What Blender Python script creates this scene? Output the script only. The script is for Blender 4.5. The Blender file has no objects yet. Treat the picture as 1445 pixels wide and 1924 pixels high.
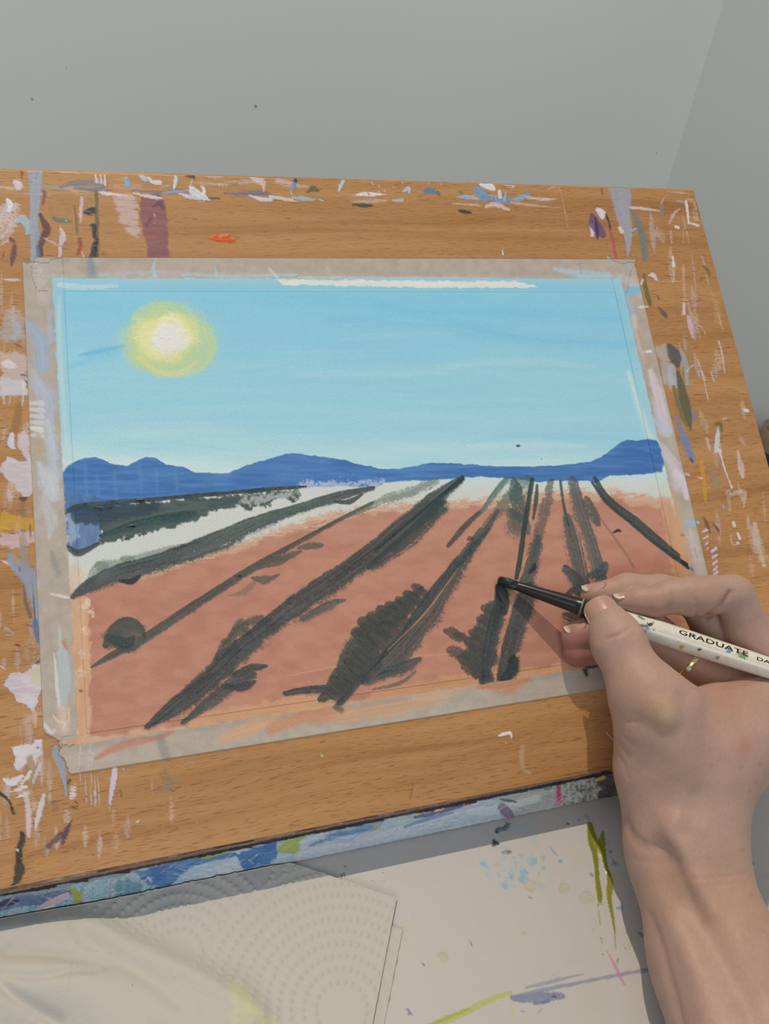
import bpy, bmesh, math, random
import numpy as np
from mathutils import Vector, Matrix

# ------------------------------------------------------------------ camera, sky, sun, exposure
FPX, CX, CY = 1494.96, 722.5, 962.0
RW = np.array([[0.95814696, -0.08504513, 0.27335276],      # rows: world X, Y, Z in camera axes (x right, y down, z forward)
               [-0.26670202, -0.61219629, 0.74436936],
               [0.10404055, -0.78611897, -0.60925572]])
CAM_H = 0.2366                                              # camera height above the table top, metres
scene = bpy.context.scene
COL = scene.collection
cam_data = bpy.data.cameras.new('camera')
cam = bpy.data.objects.new('camera', cam_data)
COL.objects.link(cam)
m = Matrix.Identity(4)
for i in range(3):
    m[i][0], m[i][1], m[i][2] = RW[i][0], -RW[i][1], -RW[i][2]
m[2][3] = CAM_H
cam.matrix_world = m
cam_data.sensor_fit = 'HORIZONTAL'
cam_data.sensor_width = 36.0
cam_data.lens = FPX / 1445.0 * 36.0
cam_data.clip_start = 0.01
scene.camera = cam

scene.view_settings.view_transform = 'Standard'
scene.view_settings.look = 'None'
scene.view_settings.gamma = 1.0
scene.view_settings.use_curve_mapping = False
scene.view_settings.exposure = 0.0

world = bpy.data.worlds.new('room_light')
scene.world = world
world.use_nodes = True
bg = world.node_tree.nodes['Background']
bg.inputs[0].default_value = (0.98, 1.0, 0.99, 1)
bg.inputs[1].default_value = 0.25

def light(name, kind, energy, color, **kw):
    d = bpy.data.lights.new(name, kind)
    d.energy = energy
    d.color = color
    for k, v in kw.items():
        setattr(d, k, v)
    o = bpy.data.objects.new(name, d)
    COL.objects.link(o)
    return o

SUN_L = Vector((0.06, -0.383, -0.924)).normalized()        # the way the sunlight travels
sun = light('sun', 'SUN', 1.72, (1.0, 0.85, 0.64), angle=0.012)
sun.rotation_euler = SUN_L.to_track_quat('-Z', 'Y').to_euler()
# daylight through the window above the back wall, and through the window on the right
win = light('window_daylight', 'AREA', 0.5, (0.93, 0.97, 1.0), shape='RECTANGLE', size=0.7, size_y=0.5)
win.location = (-0.25, 0.46, 0.62)
win.rotation_euler = (Vector((0.0, 0.2, 0.1)) - Vector(win.location)).to_track_quat('-Z', 'Y').to_euler()
side = light('side_window_daylight', 'AREA', 1.2, (0.90, 0.96, 1.0), shape='RECTANGLE', size=0.6, size_y=0.6)
side.location = (0.75, -0.25, 0.55)
side.rotation_euler = (Vector((0.1, 0.15, 0.05)) - Vector(side.location)).to_track_quat('-Z', 'Y').to_euler()

room = light('added_wall_fill', 'AREA', 6.0, (0.92, 1.0, 1.02), shape='RECTANGLE', size=0.9, size_y=0.7)  # added fill from behind the camera, to brighten the back wall
room.location = (-0.45, -1.15, 0.95)
room.rotation_euler = (Vector((0.05, 0.4, 0.1)) - Vector(room.location)).to_track_quat('-Z', 'Y').to_euler()

# ------------------------------------------------------------------ geometry helpers
T_CAM = np.array([-107.96097254, -75.91544619, 258.44036979])   # paper's top left corner, camera axes, mm
UU, VV, NN = (np.array([0.95814696, -0.08504513, 0.27335276]), None, np.array([-0.2441052, 0.25612418, 0.93531441]))
VV = np.cross(NN, UU)

def ray(x, y):
    return np.array([(x - CX) / FPX, (y - CY) / FPX, 1.0])

def c2w(c):
    """camera axes in mm -> world in metres"""
    w = np.asarray(c) @ RW.T / 1000.0
    w = np.array(w)
    w[..., 2] += CAM_H
    return w

def w2c(w):
    q = np.array(w, dtype=float)
    q[..., 2] -= CAM_H
    return q @ RW * 1000.0

def w2px(w):
    c = w2c(w)
    return c[..., 0] / c[..., 2] * FPX + CX, c[..., 1] / c[..., 2] * FPX + CY

def bpos(u, v, h=0.0):
    """point of the easel board: u across, v down the slope, h off the face (mm from the paper's corner) -> world"""
    u, v, h = np.broadcast_arrays(np.asarray(u, float), np.asarray(v, float), np.asarray(h, float))
    return c2w(T_CAM + u[..., None] * UU + v[..., None] * VV - h[..., None] * NN)

def uv_of(x, y):
    r = ray(x, y)
    q = r * ((T_CAM @ NN) / (r @ NN)) - T_CAM
    return q @ UU, q @ VV

def Ph(x, y, h):
    """camera-axes point seen at pixel x, y, h mm off the board"""
    r = ray(x, y)
    return r * ((T_CAM @ NN - h) / (r @ NN))

def Pd(x, y, d):
    return ray(x, y) * d

def tabw(x, y, z=0.0):
    r = RW @ ray(x, y)
    s = (z - CAM_H) / r[2]
    return np.array([r[0] * s, r[1] * s, z])

def srgb(c):
    c = np.asarray(c, float) / 255.0
    return np.where(c <= 0.04045, c / 12.92, ((c + 0.055) / 1.055) ** 2.4)

# ------------------------------------------------------------------ noise
def _hash(ix, iy, seed):
    h = (ix.astype(np.int64) * 374761393 + iy.astype(np.int64) * 668265263 + seed * 974634777) & 0x7fffffff
    h = ((h ^ (h >> 13)) * 1274126177) & 0x7fffffff
    return ((h ^ (h >> 16)) & 0xffff) / 65535.0

def vnoise(x, y, seed=0):
    ix, iy = np.floor(x), np.floor(y)
    fx, fy = x - ix, y - iy
    fx, fy = fx * fx * (3 - 2 * fx), fy * fy * (3 - 2 * fy)
    a, b = _hash(ix, iy, seed), _hash(ix + 1, iy, seed)
    c, d = _hash(ix, iy + 1, seed), _hash(ix + 1, iy + 1, seed)
    return (a * (1 - fx) + b * fx) * (1 - fy) + (c * (1 - fx) + d * fx) * fy

def fbm(x, y, seed=0, n=3):
    s, a, t = 0, 1.0, 0
    for i in range(n):
        s = s + a * vnoise(x * 2 ** i, y * 2 ** i, seed + i * 17)
        t += a
        a *= 0.5
    return s / t

def sstep(a, b, x):
    t = np.clip((x - a) / (b - a), 0, 1)
    return t * t * (3 - 2 * t)

def catmull(pts, n=6):
    p = [np.array(q, float) for q in pts]
    if len(p) < 3:
        return np.array(p)
    p = [2 * p[0] - p[1]] + p + [2 * p[-1] - p[-2]]
    out = []
    for i in range(1, len(p) - 2):
        for k in range(n):
            t = k / n
            out.append(0.5 * ((2 * p[i]) + (-p[i - 1] + p[i + 1]) * t + (2 * p[i - 1] - 5 * p[i] + 4 * p[i + 1] - p[i + 2]) * t * t
                              + (-p[i - 1] + 3 * p[i] - 3 * p[i + 1] + p[i + 2]) * t ** 3))
    out.append(p[-2])
    return np.array(out)

# ------------------------------------------------------------------ paint: strokes laid down on the points of a real surface
class Canvas:
    """points of a surface with a pigment layer (rgba), a paint thickness and a gloss"""
    def __init__(self, world_pts, gain):
        self.x, self.y = w2px(world_pts)
        n = len(self.x)
        self.rgb = np.zeros((n, 3))
        self.a = np.zeros(n)
        self.h = np.zeros(n)
        self.gloss = np.zeros(n)
        self.gain = np.array(gain)
        self.grain = vnoise(self.x * 0.55 + 3, self.y * 0.55, 5) * 0.65 + vnoise(self.x * 0.24, self.y * 0.3, 9) * 0.35
        self.seed = 0
        self.comp = 0.22

    def albedo(self, c):
        c = np.asarray(c, float)
        return np.clip(srgb(c - self.comp * np.maximum(c - 145, 0)) / self.gain, 0.004, 0.93)

    def sel(self, x0, y0, x1, y1):
        return np.nonzero((self.x > x0) & (self.x < x1) & (self.y > y0) & (self.y < y1))[0]

    def lay(self, i, col, al, thick=0.0, gloss=0.0):
        al = np.clip(al, 0, 1)
        na = al + self.a[i] * (1 - al)
        w = np.where(na > 1e-4, al / np.maximum(na, 1e-4), 0)[:, None]
        self.rgb[i] = self.rgb[i] * (1 - w) + col * w
        self.a[i] = na
        if np.any(thick):
            self.h[i] += al * thick
        if gloss:
            self.gloss[i] = np.maximum(self.gloss[i], al * gloss)

    def stroke(self, pts, w, c, a=1.0, dry=0.3, rough=0.25, c2=None, thick=0.0, gloss=0.0, soft=0.18, bristle=9, smooth=True, seed=None, fade=0):
        """pts: centre line, w: full widths, c/c2: pigment, dry: 0 wet .. 1 nearly empty brush"""
        self.seed += 1
        sd = self.seed if seed is None else seed
        w = np.atleast_1d(np.array(w, float))
        p = np.array(pts, float)
        if len(w) == 1:
            w = np.full(len(p), w[0])
        if smooth and len(p) > 2:
            q = catmull(np.c_[p, w])
            p, w = q[:, :2], np.maximum(q[:, 2], 0.5)
        pad = w.max() * 0.7 + 4
        i = self.sel(p[:, 0].min() - pad, p[:, 1].min() - pad, p[:, 0].max() + pad, p[:, 1].max() + pad)
        if len(i) == 0:
            return
        X, Y = self.x[i], self.y[i]
        seg = np.linalg.norm(np.diff(p, axis=0), axis=1) + 1e-9
        L = np.r_[0, np.cumsum(seg)]
        best = np.full(len(i), 1e9)
        dn = np.zeros(len(i))
        ss = np.zeros(len(i))
        for k in range(len(p) - 1):
            d = p[k + 1] - p[k]
            t = np.clip(((X - p[k, 0]) * d[0] + (Y - p[k, 1]) * d[1]) / (d @ d + 1e-9), 0, 1)
            ex, ey = X - p[k, 0] - t * d[0], Y - p[k, 1] - t * d[1]
            hw = (w[k] + t * (w[k + 1] - w[k])) / 2
            dist = np.hypot(ex, ey) / np.maximum(hw, 0.3)
            b = dist < best
            best = np.where(b, dist, best)
            sg = np.where((d[0] * ey - d[1] * ex) > 0, 1.0, -1.0)
            dn = np.where(b, sg * dist, dn)
            ss = np.where(b, L[k] + t * seg[k], ss)
        rag = (vnoise(X / 16 + sd * 3.1, Y / 16, sd) - 0.5) * 0.7 + (vnoise(X / 4 + sd, Y / 4, sd + 2) - 0.5) * 0.35 + (self.grain[i] - 0.5) * 0.9
        # fade: one side of the stroke keeps a clean edge, the other runs out of paint
        sd_ = np.clip(0.5 + 0.5 * fade * dn, 0, 1) if fade else 0.5
        edge = 1 - best + rag * rough * ((0.35 + 1.3 * sd_) if fade else 1.0)
        soft_px = max(soft, 1.2 / max(w.max(), 2))
        cov = sstep(0, (soft_px * 1.5 + dry * 0.25) * ((0.35 + 1.5 * sd_) if fade else 1.0), edge)
        dry_ = dry * (0.55 + 1.0 * sd_) if fade else dry
        st = vnoise(dn * bristle + sd * 7.7, ss / 60.0 + sd, sd + 3) * 0.6 + vnoise(dn * bristle * 2.3 + sd, ss / 34.0, sd + 5) * 0.4
        al = cov * a
        if dry > 0:
            tooth = st * 0.6 + self.grain[i] * 0.4
            al = al * sstep(dry_ * 0.78 - 0.17, dry_ * 0.78 + 0.19, tooth + (1 - best) * 0.14) * (1 - 0.35 * dry * st)
        col = np.broadcast_to(self.albedo(c), (len(i), 3))
        if c2 is not None:
            k = np.clip((st * 0.55 + self.grain[i] * 0.45 - 0.32) * 2.6, 0, 1)[:, None]
            col = self.albedo(c) * (1 - k) + self.albedo(c2) * k
        else:
            col = col * (0.88 + 0.24 * st[:, None])
        self.lay(i, col, al, thick * (0.5 + st) if thick else 0, gloss)

    def fill(self, poly, c, a=1.0, soft=2.0, rough=3.0, dry=0.0, c2=None, thick=0.0, gloss=0.0, stretch=(40, 6), noise=8.0, seed=None):
        self.seed += 1
        sd = self.seed if seed is None else seed
        p = np.array(poly, float)
        i = self.sel(p[:, 0].min() - 8, p[:, 1].min() - 8, p[:, 0].max() + 8, p[:, 1].max() + 8)
        if len(i) == 0:
            return
        X, Y = self.x[i], self.y[i]
        X = X + (vnoise(X / noise, Y / noise, sd) - 0.5) * rough * 2 + (self.grain[i] - 0.5) * rough
        Y = Y + (vnoise(X / noise + 50, Y / noise, sd + 1) - 0.5) * rough * 2 + (self.grain[i] - 0.5) * rough
        ins = np.zeros(len(i), bool)
        dist = np.full(len(i), 1e9)
        for k in range(len(p)):
            q, r = p[k], p[(k + 1) % len(p)]
            d = r - q
            t = np.clip(((X - q[0]) * d[0] + (Y - q[1]) * d[1]) / (d @ d + 1e-9), 0, 1)
            dist = np.minimum(dist, np.hypot(X - q[0] - t * d[0], Y - q[1] - t * d[1]))
            c_ = ((q[1] > Y) != (r[1] > Y)) & (X < d[0] * (Y - q[1]) / (d[1] if d[1] else 1e-9) + q[0])
            ins ^= c_
        sgn = np.where(ins, dist, -dist)
        al = sstep(-soft * 0.5, soft * 0.5, sgn) * a
        st = fbm(self.x[i] / stretch[0], self.y[i] / stretch[1], sd + 4, 3)
        if dry:
            tooth = st * 0.6 + self.grain[i] * 0.4
            al = al * sstep(dry * 0.75 - 0.14, dry * 0.75 + 0.14, tooth + np.clip(sgn / 40, 0, 0.3))
        if c2 is not None:
            k = np.clip((st - 0.3) * 2.4, 0, 1)[:, None]
            col = self.albedo(c) * (1 - k) + self.albedo(c2) * k
        else:
            col = self.albedo(c) * (0.93 + 0.14 * st[:, None])
        self.lay(i, col, al, thick * (0.4 + st) if thick else 0, gloss)

    def dab(self, x, y, rx, ry, c, ang=0.0, a=1.0, rough=0.35, soft=0.3, dry=0.0, thick=0.0, gloss=0.0, c2=None):
        self.seed += 1
        sd = self.seed
        R = max(rx, ry) * 1.5 + 3
        i = self.sel(x - R, y - R, x + R, y + R)
        if len(i) == 0:
            return
        X, Y = self.x[i] - x, self.y[i] - y
        ca, sa = math.cos(ang), math.sin(ang)
        q, r = (X * ca + Y * sa) / rx, (-X * sa + Y * ca) / ry
        d = np.hypot(q, r)
        th = np.arctan2(r, q)
        e = 1 - d + (vnoise(th * 1.6 + sd * 5, d * 0 + sd, sd) - 0.5) * rough + (self.grain[i] - 0.5) * rough
        al = sstep(0, max(soft, 1.5 / max(rx, ry)), e) * a
        st = fbm(self.x[i] / 9, self.y[i] / 5, sd)
        if dry:
            al = al * sstep(dry * 0.7 - 0.15, dry * 0.7 + 0.15, st * 0.5 + self.grain[i] * 0.5)
        k = st[:, None]
        col = self.albedo(c) * (1 - k) + self.albedo(c2) * k if c2 is not None else self.albedo(c) * (0.9 + 0.2 * k)
        self.lay(i, col, al, thick, gloss)

    def specks(self, box, n, c, rmin=0.8, rmax=2.2, a=0.9, seed=1):
        rng = random.Random(seed)
        for _ in range(n):
            self.dab(rng.uniform(box[0], box[2]), rng.uniform(box[1], box[3]), rng.uniform(rmin, rmax), rng.uniform(rmin, rmax), c, a=a, soft=0.6)

    def put(self, me):
        at = me.attributes.new('paint', 'FLOAT_COLOR', 'POINT')
        at.data.foreach_set('color', np.c_[self.rgb, self.a].astype(np.float32).ravel())
        at = me.attributes.new('gloss', 'FLOAT', 'POINT')
        at.data.foreach_set('value', self.gloss.astype(np.float32))

# ------------------------------------------------------------------ meshes
def mesh_np(name, verts, quads, tris=None, smooth=True):
    me = bpy.data.meshes.new(name)
    verts = np.asarray(verts, np.float32).reshape(-1, 3)
    quads = np.asarray(quads, np.int32).reshape(-1, 4)
    tris = np.zeros((0, 3), np.int32) if tris is None else np.asarray(tris, np.int32).reshape(-1, 3)
    me.vertices.add(len(verts))
    me.vertices.foreach_set('co', verts.ravel())
    nl = len(quads) * 4 + len(tris) * 3
    me.loops.add(nl)
    me.loops.foreach_set('vertex_index', np.r_[quads.ravel(), tris.ravel()].astype(np.int32))
    me.polygons.add(len(quads) + len(tris))
    st = np.r_[np.arange(len(quads)) * 4, len(quads) * 4 + np.arange(len(tris)) * 3].astype(np.int32)
    me.polygons.foreach_set('loop_start', st)
    me.update(calc_edges=True)
    me.validate()
    if smooth:
        me.polygons.foreach_set('use_smooth', np.ones(len(me.polygons), bool))
    return me

def grid_quads(ny, nx, off=0, keep=None):
    i = np.arange((ny - 1) * (nx - 1))
    r, c = i // (nx - 1), i % (nx - 1)
    a = r * nx + c + off
    q = np.stack([a, a + nx, a + nx + 1, a + 1], 1)
    return q if keep is None else q[keep]

def link(name, me, mat=None, parent=None):
    o = bpy.data.objects.new(name, me)
    COL.objects.link(o)
    if mat is not None and not me.materials:
        me.materials.append(mat)
    if parent is not None:
        o.parent = parent
        o.matrix_parent_inverse = parent.matrix_world.inverted() if False else Matrix.Translation(-Vector(parent.location))
    return o

def thing(name, label, cat, loc=(0, 0, 0), group=None):
    o = bpy.data.objects.new(name, None)
    COL.objects.link(o)
    o.location = loc
    o.empty_display_size = 0.01
    o['label'] = label
    o['category'] = cat
    if group:
        o['group'] = group
    return o

def tag(o, label, cat, group=None):
    o['label'] = label
    o['category'] = cat
    if group:
        o['group'] = group
    return o

def bm_mesh(name, bm, smooth=False):
    me = bpy.data.meshes.new(name)
    bm.normal_update()
    bm.to_mesh(me)
    bm.free()
    if smooth:
        me.polygons.foreach_set('use_smooth', np.ones(len(me.polygons), bool))
    return me

def box_mesh(name, lo, hi, bevel=0.0006):
    bm = bmesh.new()
    bmesh.ops.create_cube(bm, size=1.0)
    lo, hi = Vector(lo), Vector(hi)
    for v in bm.verts:
        v.co = Vector([lo[k] + (v.co[k] + 0.5) * (hi[k] - lo[k]) for k in range(3)])
    if bevel:
        bmesh.ops.bevel(bm, geom=bm.edges[:], offset=bevel, segments=2, affect='EDGES', profile=0.5)
    return bm_mesh(name, bm)

def prism_mesh(name, prof, axis_pts, bevel=0.0):
    """profile polygon (list of world points) swept from offset a to offset b"""
    a, b = axis_pts
    bm = bmesh.new()
    v0 = [bm.verts.new(Vector(p) + Vector(a)) for p in prof]
    v1 = [bm.verts.new(Vector(p) + Vector(b)) for p in prof]
    n = len(prof)
    bm.faces.new(v0)
    bm.faces.new(v1[::-1])
    for i in range(n):
        bm.faces.new((v0[i], v1[i], v1[(i + 1) % n], v0[(i + 1) % n]))
    bmesh.ops.recalc_face_normals(bm, faces=bm.faces[:])
    if bevel:
        bmesh.ops.bevel(bm, geom=bm.edges[:], offset=bevel, segments=2, affect='EDGES', profile=0.5)
    return bm_mesh(name, bm)

# ------------------------------------------------------------------ materials
def mat_new(name, rough=0.6, spec=0.4):
    mt = bpy.data.materials.new(name)
    mt.use_nodes = True
    nt = mt.node_tree
    b = nt.nodes['Principled BSDF']
    b.inputs['Roughness'].default_value = rough
    b.inputs['Specular IOR Level'].default_value = spec
    return mt, nt, b

def N(nt, kind, **kw):
    n = nt.nodes.new(kind)
    for k, v in kw.items():
        setattr(n, k, v)
    return n

def math_node(nt, op, a, b=None, clamp=False):
    n = N(nt, 'ShaderNodeMath', operation=op, use_clamp=clamp)
    for k, v in enumerate((a, b)):
        if v is None:
            continue
        if isinstance(v, (int, float)):
            n.inputs[k].default_value = v
        else:
            nt.links.new(v, n.inputs[k])
    return n.outputs[0]

def mixc(nt, fac, a, b, mode='MIX'):
    n = N(nt, 'ShaderNodeMix', data_type='RGBA', blend_type=mode)
    for sock, v in ((n.inputs[0], fac), (n.inputs[6], a), (n.inputs[7], b)):
        if isinstance(v, (int, float)):
            sock.default_value = v
        elif isinstance(v, (tuple, list)):
            sock.default_value = tuple(v) if len(v) == 4 else tuple(v) + (1,)
        else:
            nt.links.new(v, sock)
    return n.outputs[2]

def noise(nt, vec, scale, detail=3, rough=0.55):
    n = N(nt, 'ShaderNodeTexNoise')
    n.inputs['Scale'].default_value = scale
    n.inputs['Detail'].default_value = detail
    n.inputs['Roughness'].default_value = rough
    nt.links.new(vec, n.inputs['Vector'])
    return n.outputs['Fac']

def mapping(nt, vec, scale=(1, 1, 1), rot=(0, 0, 0), loc=(0, 0, 0)):
    n = N(nt, 'ShaderNodeMapping')
    n.inputs['Scale'].default_value = scale
    n.inputs['Rotation'].default_value = rot
    n.inputs['Location'].default_value = loc
    nt.links.new(vec, n.inputs['Vector'])
    return n.outputs[0]

def ramp(nt, fac, stops):
    n = N(nt, 'ShaderNodeValToRGB')
    e = n.color_ramp.elements
    while len(e) > 1:
        e.remove(e[-1])
    e[0].position, e[0].color = stops[0][0], tuple(stops[0][1]) + (1,)
    for p, c in stops[1:]:
        q = e.new(p)
        q.color = tuple(c) + (1,)
    nt.links.new(fac, n.inputs[0])
    return n.outputs[0]

def bump(nt, b, height, strength=0.3, dist=0.0004):
    n = N(nt, 'ShaderNodeBump')
    n.inputs['Strength'].default_value = strength
    n.inputs['Distance'].default_value = dist
    nt.links.new(height, n.inputs['Height'])
    nt.links.new(n.outputs[0], b.inputs['Normal'])

def coords(nt):
    return N(nt, 'ShaderNodeTexCoord').outputs['Object']

def plain(name, c, rough=0.5, metal=0.0, var=0.08, scale=60, spec=0.4):
    mt, nt, b = mat_new(name, rough, spec)
    b.inputs['Metallic'].default_value = metal
    f = noise(nt, coords(nt), scale, 4)
    b_col = mixc(nt, f, tuple(np.array(c) * (1 - var)), tuple(np.minimum(np.array(c) * (1 + var), 1)))
    nt.links.new(b_col, b.inputs['Base Color'])
    return mt

# ------------------------------------------------------------------ materials of the big surfaces
def wood_mat(name, painted=True, tint=(1, 1, 1)):
    mt, nt, b = mat_new(name, 0.42, 0.35)
    co = coords(nt)
    t = np.array(tint)
    warp = noise(nt, mapping(nt, co, (5, 30, 30)), 1.0, 2)
    v2 = N(nt, 'ShaderNodeVectorMath', operation='ADD')
    nt.links.new(co, v2.inputs[0])
    cx = N(nt, 'ShaderNodeCombineXYZ')
    nt.links.new(math_node(nt, 'MULTIPLY', warp, 0.016), cx.inputs[1])
    nt.links.new(math_node(nt, 'MULTIPLY', warp, 0.012), cx.inputs[2])
    nt.links.new(cx.outputs[0], v2.inputs[1])
    wv = v2.outputs[0]
    bands = noise(nt, mapping(nt, wv, (6, 150, 150)), 1.0, 4, 0.6)
    fine = noise(nt, mapping(nt, wv, (60, 1500, 1500)), 1.0, 3)
    base = ramp(nt, bands, [(0.30, tuple(np.array((0.400, 0.185, 0.065)) * t)), (0.47, tuple(np.array((0.515, 0.262, 0.102)) * t)), (0.62, tuple(np.array((0.585, 0.312, 0.130)) * t))])
    base = mixc(nt, math_node(nt, 'MULTIPLY', fine, 0.30), base, tuple(np.array((0.30, 0.135, 0.045)) * t))
    fleck = noise(nt, mapping(nt, wv, (250, 3500, 3500)), 1.0, 1.5, 0.45)
    fk = ramp(nt, fleck, [(0.60, (0, 0, 0)), (0.67, (1, 1, 1))])
    base = mixc(nt, math_node(nt, 'MULTIPLY', fk, 0.50), base, (0.14, 0.055, 0.020))
    hgt = math_node(nt, 'SUBTRACT', math_node(nt, 'MULTIPLY', fine, 0.25), fk)
    if painted:
        at = N(nt, 'ShaderNodeAttribute', attribute_type='GEOMETRY', attribute_name='paint')
        gl = N(nt, 'ShaderNodeAttribute', attribute_type='GEOMETRY', attribute_name='gloss')
        # thin paint sinks into the pores
        al = math_node(nt, 'SUBTRACT', at.outputs['Alpha'], math_node(nt, 'MULTIPLY', fk, math_node(nt, 'SUBTRACT', 0.55, math_node(nt, 'MULTIPLY', at.outputs['Alpha'], 0.5))), True)
        base = mixc(nt, al, base, at.outputs['Color'])
        r = math_node(nt, 'SUBTRACT', 0.44, math_node(nt, 'MULTIPLY', gl.outputs['Fac'], 0.22))
        nt.links.new(r, b.inputs['Roughness'])
    nt.links.new(base, b.inputs['Base Color'])
    bump(nt, b, hgt, 0.22, 0.00015)
    return mt

def paint_mat(name, rough=0.62, grain=2600, strength=0.25, spec=0.35, translucent=False, amp=1.0):
    mt, nt, b = mat_new(name, rough, spec)
    co = coords(nt)
    at = N(nt, 'ShaderNodeAttribute', attribute_type='GEOMETRY', attribute_name='paint')
    gl = N(nt, 'ShaderNodeAttribute', attribute_type='GEOMETRY', attribute_name='gloss')
    g = noise(nt, co, grain, 2)
    c = mixc(nt, 1.0, at.outputs['Color'], ramp(nt, g, [(0.3, (1 - 0.07 * amp,) * 3), (0.7, (1 + 0.05 * amp,) * 3)]), 'MULTIPLY')
    nt.links.new(c, b.inputs['Base Color'])
    nt.links.new(math_node(nt, 'SUBTRACT', rough, math_node(nt, 'MULTIPLY', gl.outputs['Fac'], rough - 0.12)), b.inputs['Roughness'])
    bump(nt, b, g, strength, 0.00012)
    if translucent:
        # the tape is thin: where no paint sits on it, some of the ground shows through
        tr = N(nt, 'ShaderNodeBsdfTransparent')
        mx = N(nt, 'ShaderNodeMixShader')
        out = nt.nodes['Material Output']
        nt.links.new(at.outputs['Alpha'], mx.inputs[0])
        nt.links.new(tr.outputs[0], mx.inputs[1])
        nt.links.new(b.outputs[0], mx.inputs[2])
        nt.links.new(mx.outputs[0], out.inputs['Surface'])
    return mt

def wall_mat(name, c, seed):
    mt, nt, b = mat_new(name, 0.75, 0.2)
    co = coords(nt)
    f = noise(nt, co, 6, 3)
    col = mixc(nt, f, tuple(np.array(c) * 0.985), tuple(np.array(c) * 1.015))
    # a few dried paint specks
    v = N(nt, 'ShaderNodeTexVoronoi', feature='F1')
    v.inputs['Scale'].default_value = 34
    nt.links.new(mapping(nt, co, (1, 1, 1), loc=(seed, seed * 0.7, 0)), v.inputs['Vector'])
    sp = math_node(nt, 'LESS_THAN', v.outputs['Distance'], 0.034)
    keep = noise(nt, mapping(nt, co, loc=(seed * 3.0, 1, 2)), 19, 1)
    sp = math_node(nt, 'MULTIPLY', sp, math_node(nt, 'GREATER_THAN', keep, 0.45))
    col = mixc(nt, math_node(nt, 'MULTIPLY', sp, 0.55), col, (0.16, 0.17, 0.17))
    nt.links.new(col, b.inputs['Base Color'])
    bump(nt, b, noise(nt, co, 900, 2), 0.05, 0.0003)
    return mt

WOOD = wood_mat('painted_beech')
WOOD_BARE = wood_mat('beech', False)
WALL = wall_mat('wall_paint', (0.88, 0.91, 0.89), 1.3)
WALL_R = wall_mat('side_wall_paint', (0.90, 0.91, 0.87), 4.1)
PAPER = paint_mat('painted_paper', 0.60, 2400, 0.30)
TAPE = paint_mat('masking_tape', 0.62, 3000, 0.35, translucent=True)
RAILM = paint_mat('crusted_paint', 0.45, 1500, 0.5)
TABLE = paint_mat('table_laminate', 0.42, 500, 0.02, amp=0.15)

# ------------------------------------------------------------------ the room
XR, YB = 0.364, 0.506
def structure(name, me, mat):
    o = link(name, me, mat)
    o['kind'] = 'structure'
    return o
structure('wall_back', box_mesh('wall_back', (-0.9, YB, -0.72), (XR + 0.08, YB + 0.06, 0.60), 0), WALL)
structure('wall_right', box_mesh('wall_right', (XR, -0.5, -0.72), (XR + 0.08, YB, 0.285), 0), WALL_R)
structure('floor', box_mesh('floor', (-0.9, -1.2, -0.76), (XR + 0.08, YB + 0.06, -0.72), 0), plain('floor_boards', (0.30, 0.24, 0.19), 0.6, scale=8))

# ------------------------------------------------------------------ table with a stained white top
G_T = (1.05, 0.98, 0.85)
def axis(lo, hi, a, b, step):
    """coordinates from lo to hi, fine between a and b"""
    fine = np.arange(a, b + step * 0.5, step)
    left = np.linspace(lo, a, 7)[:-1]
    right = np.linspace(b, hi, 7)[1:]
    return np.r_[left, fine, right]

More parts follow.
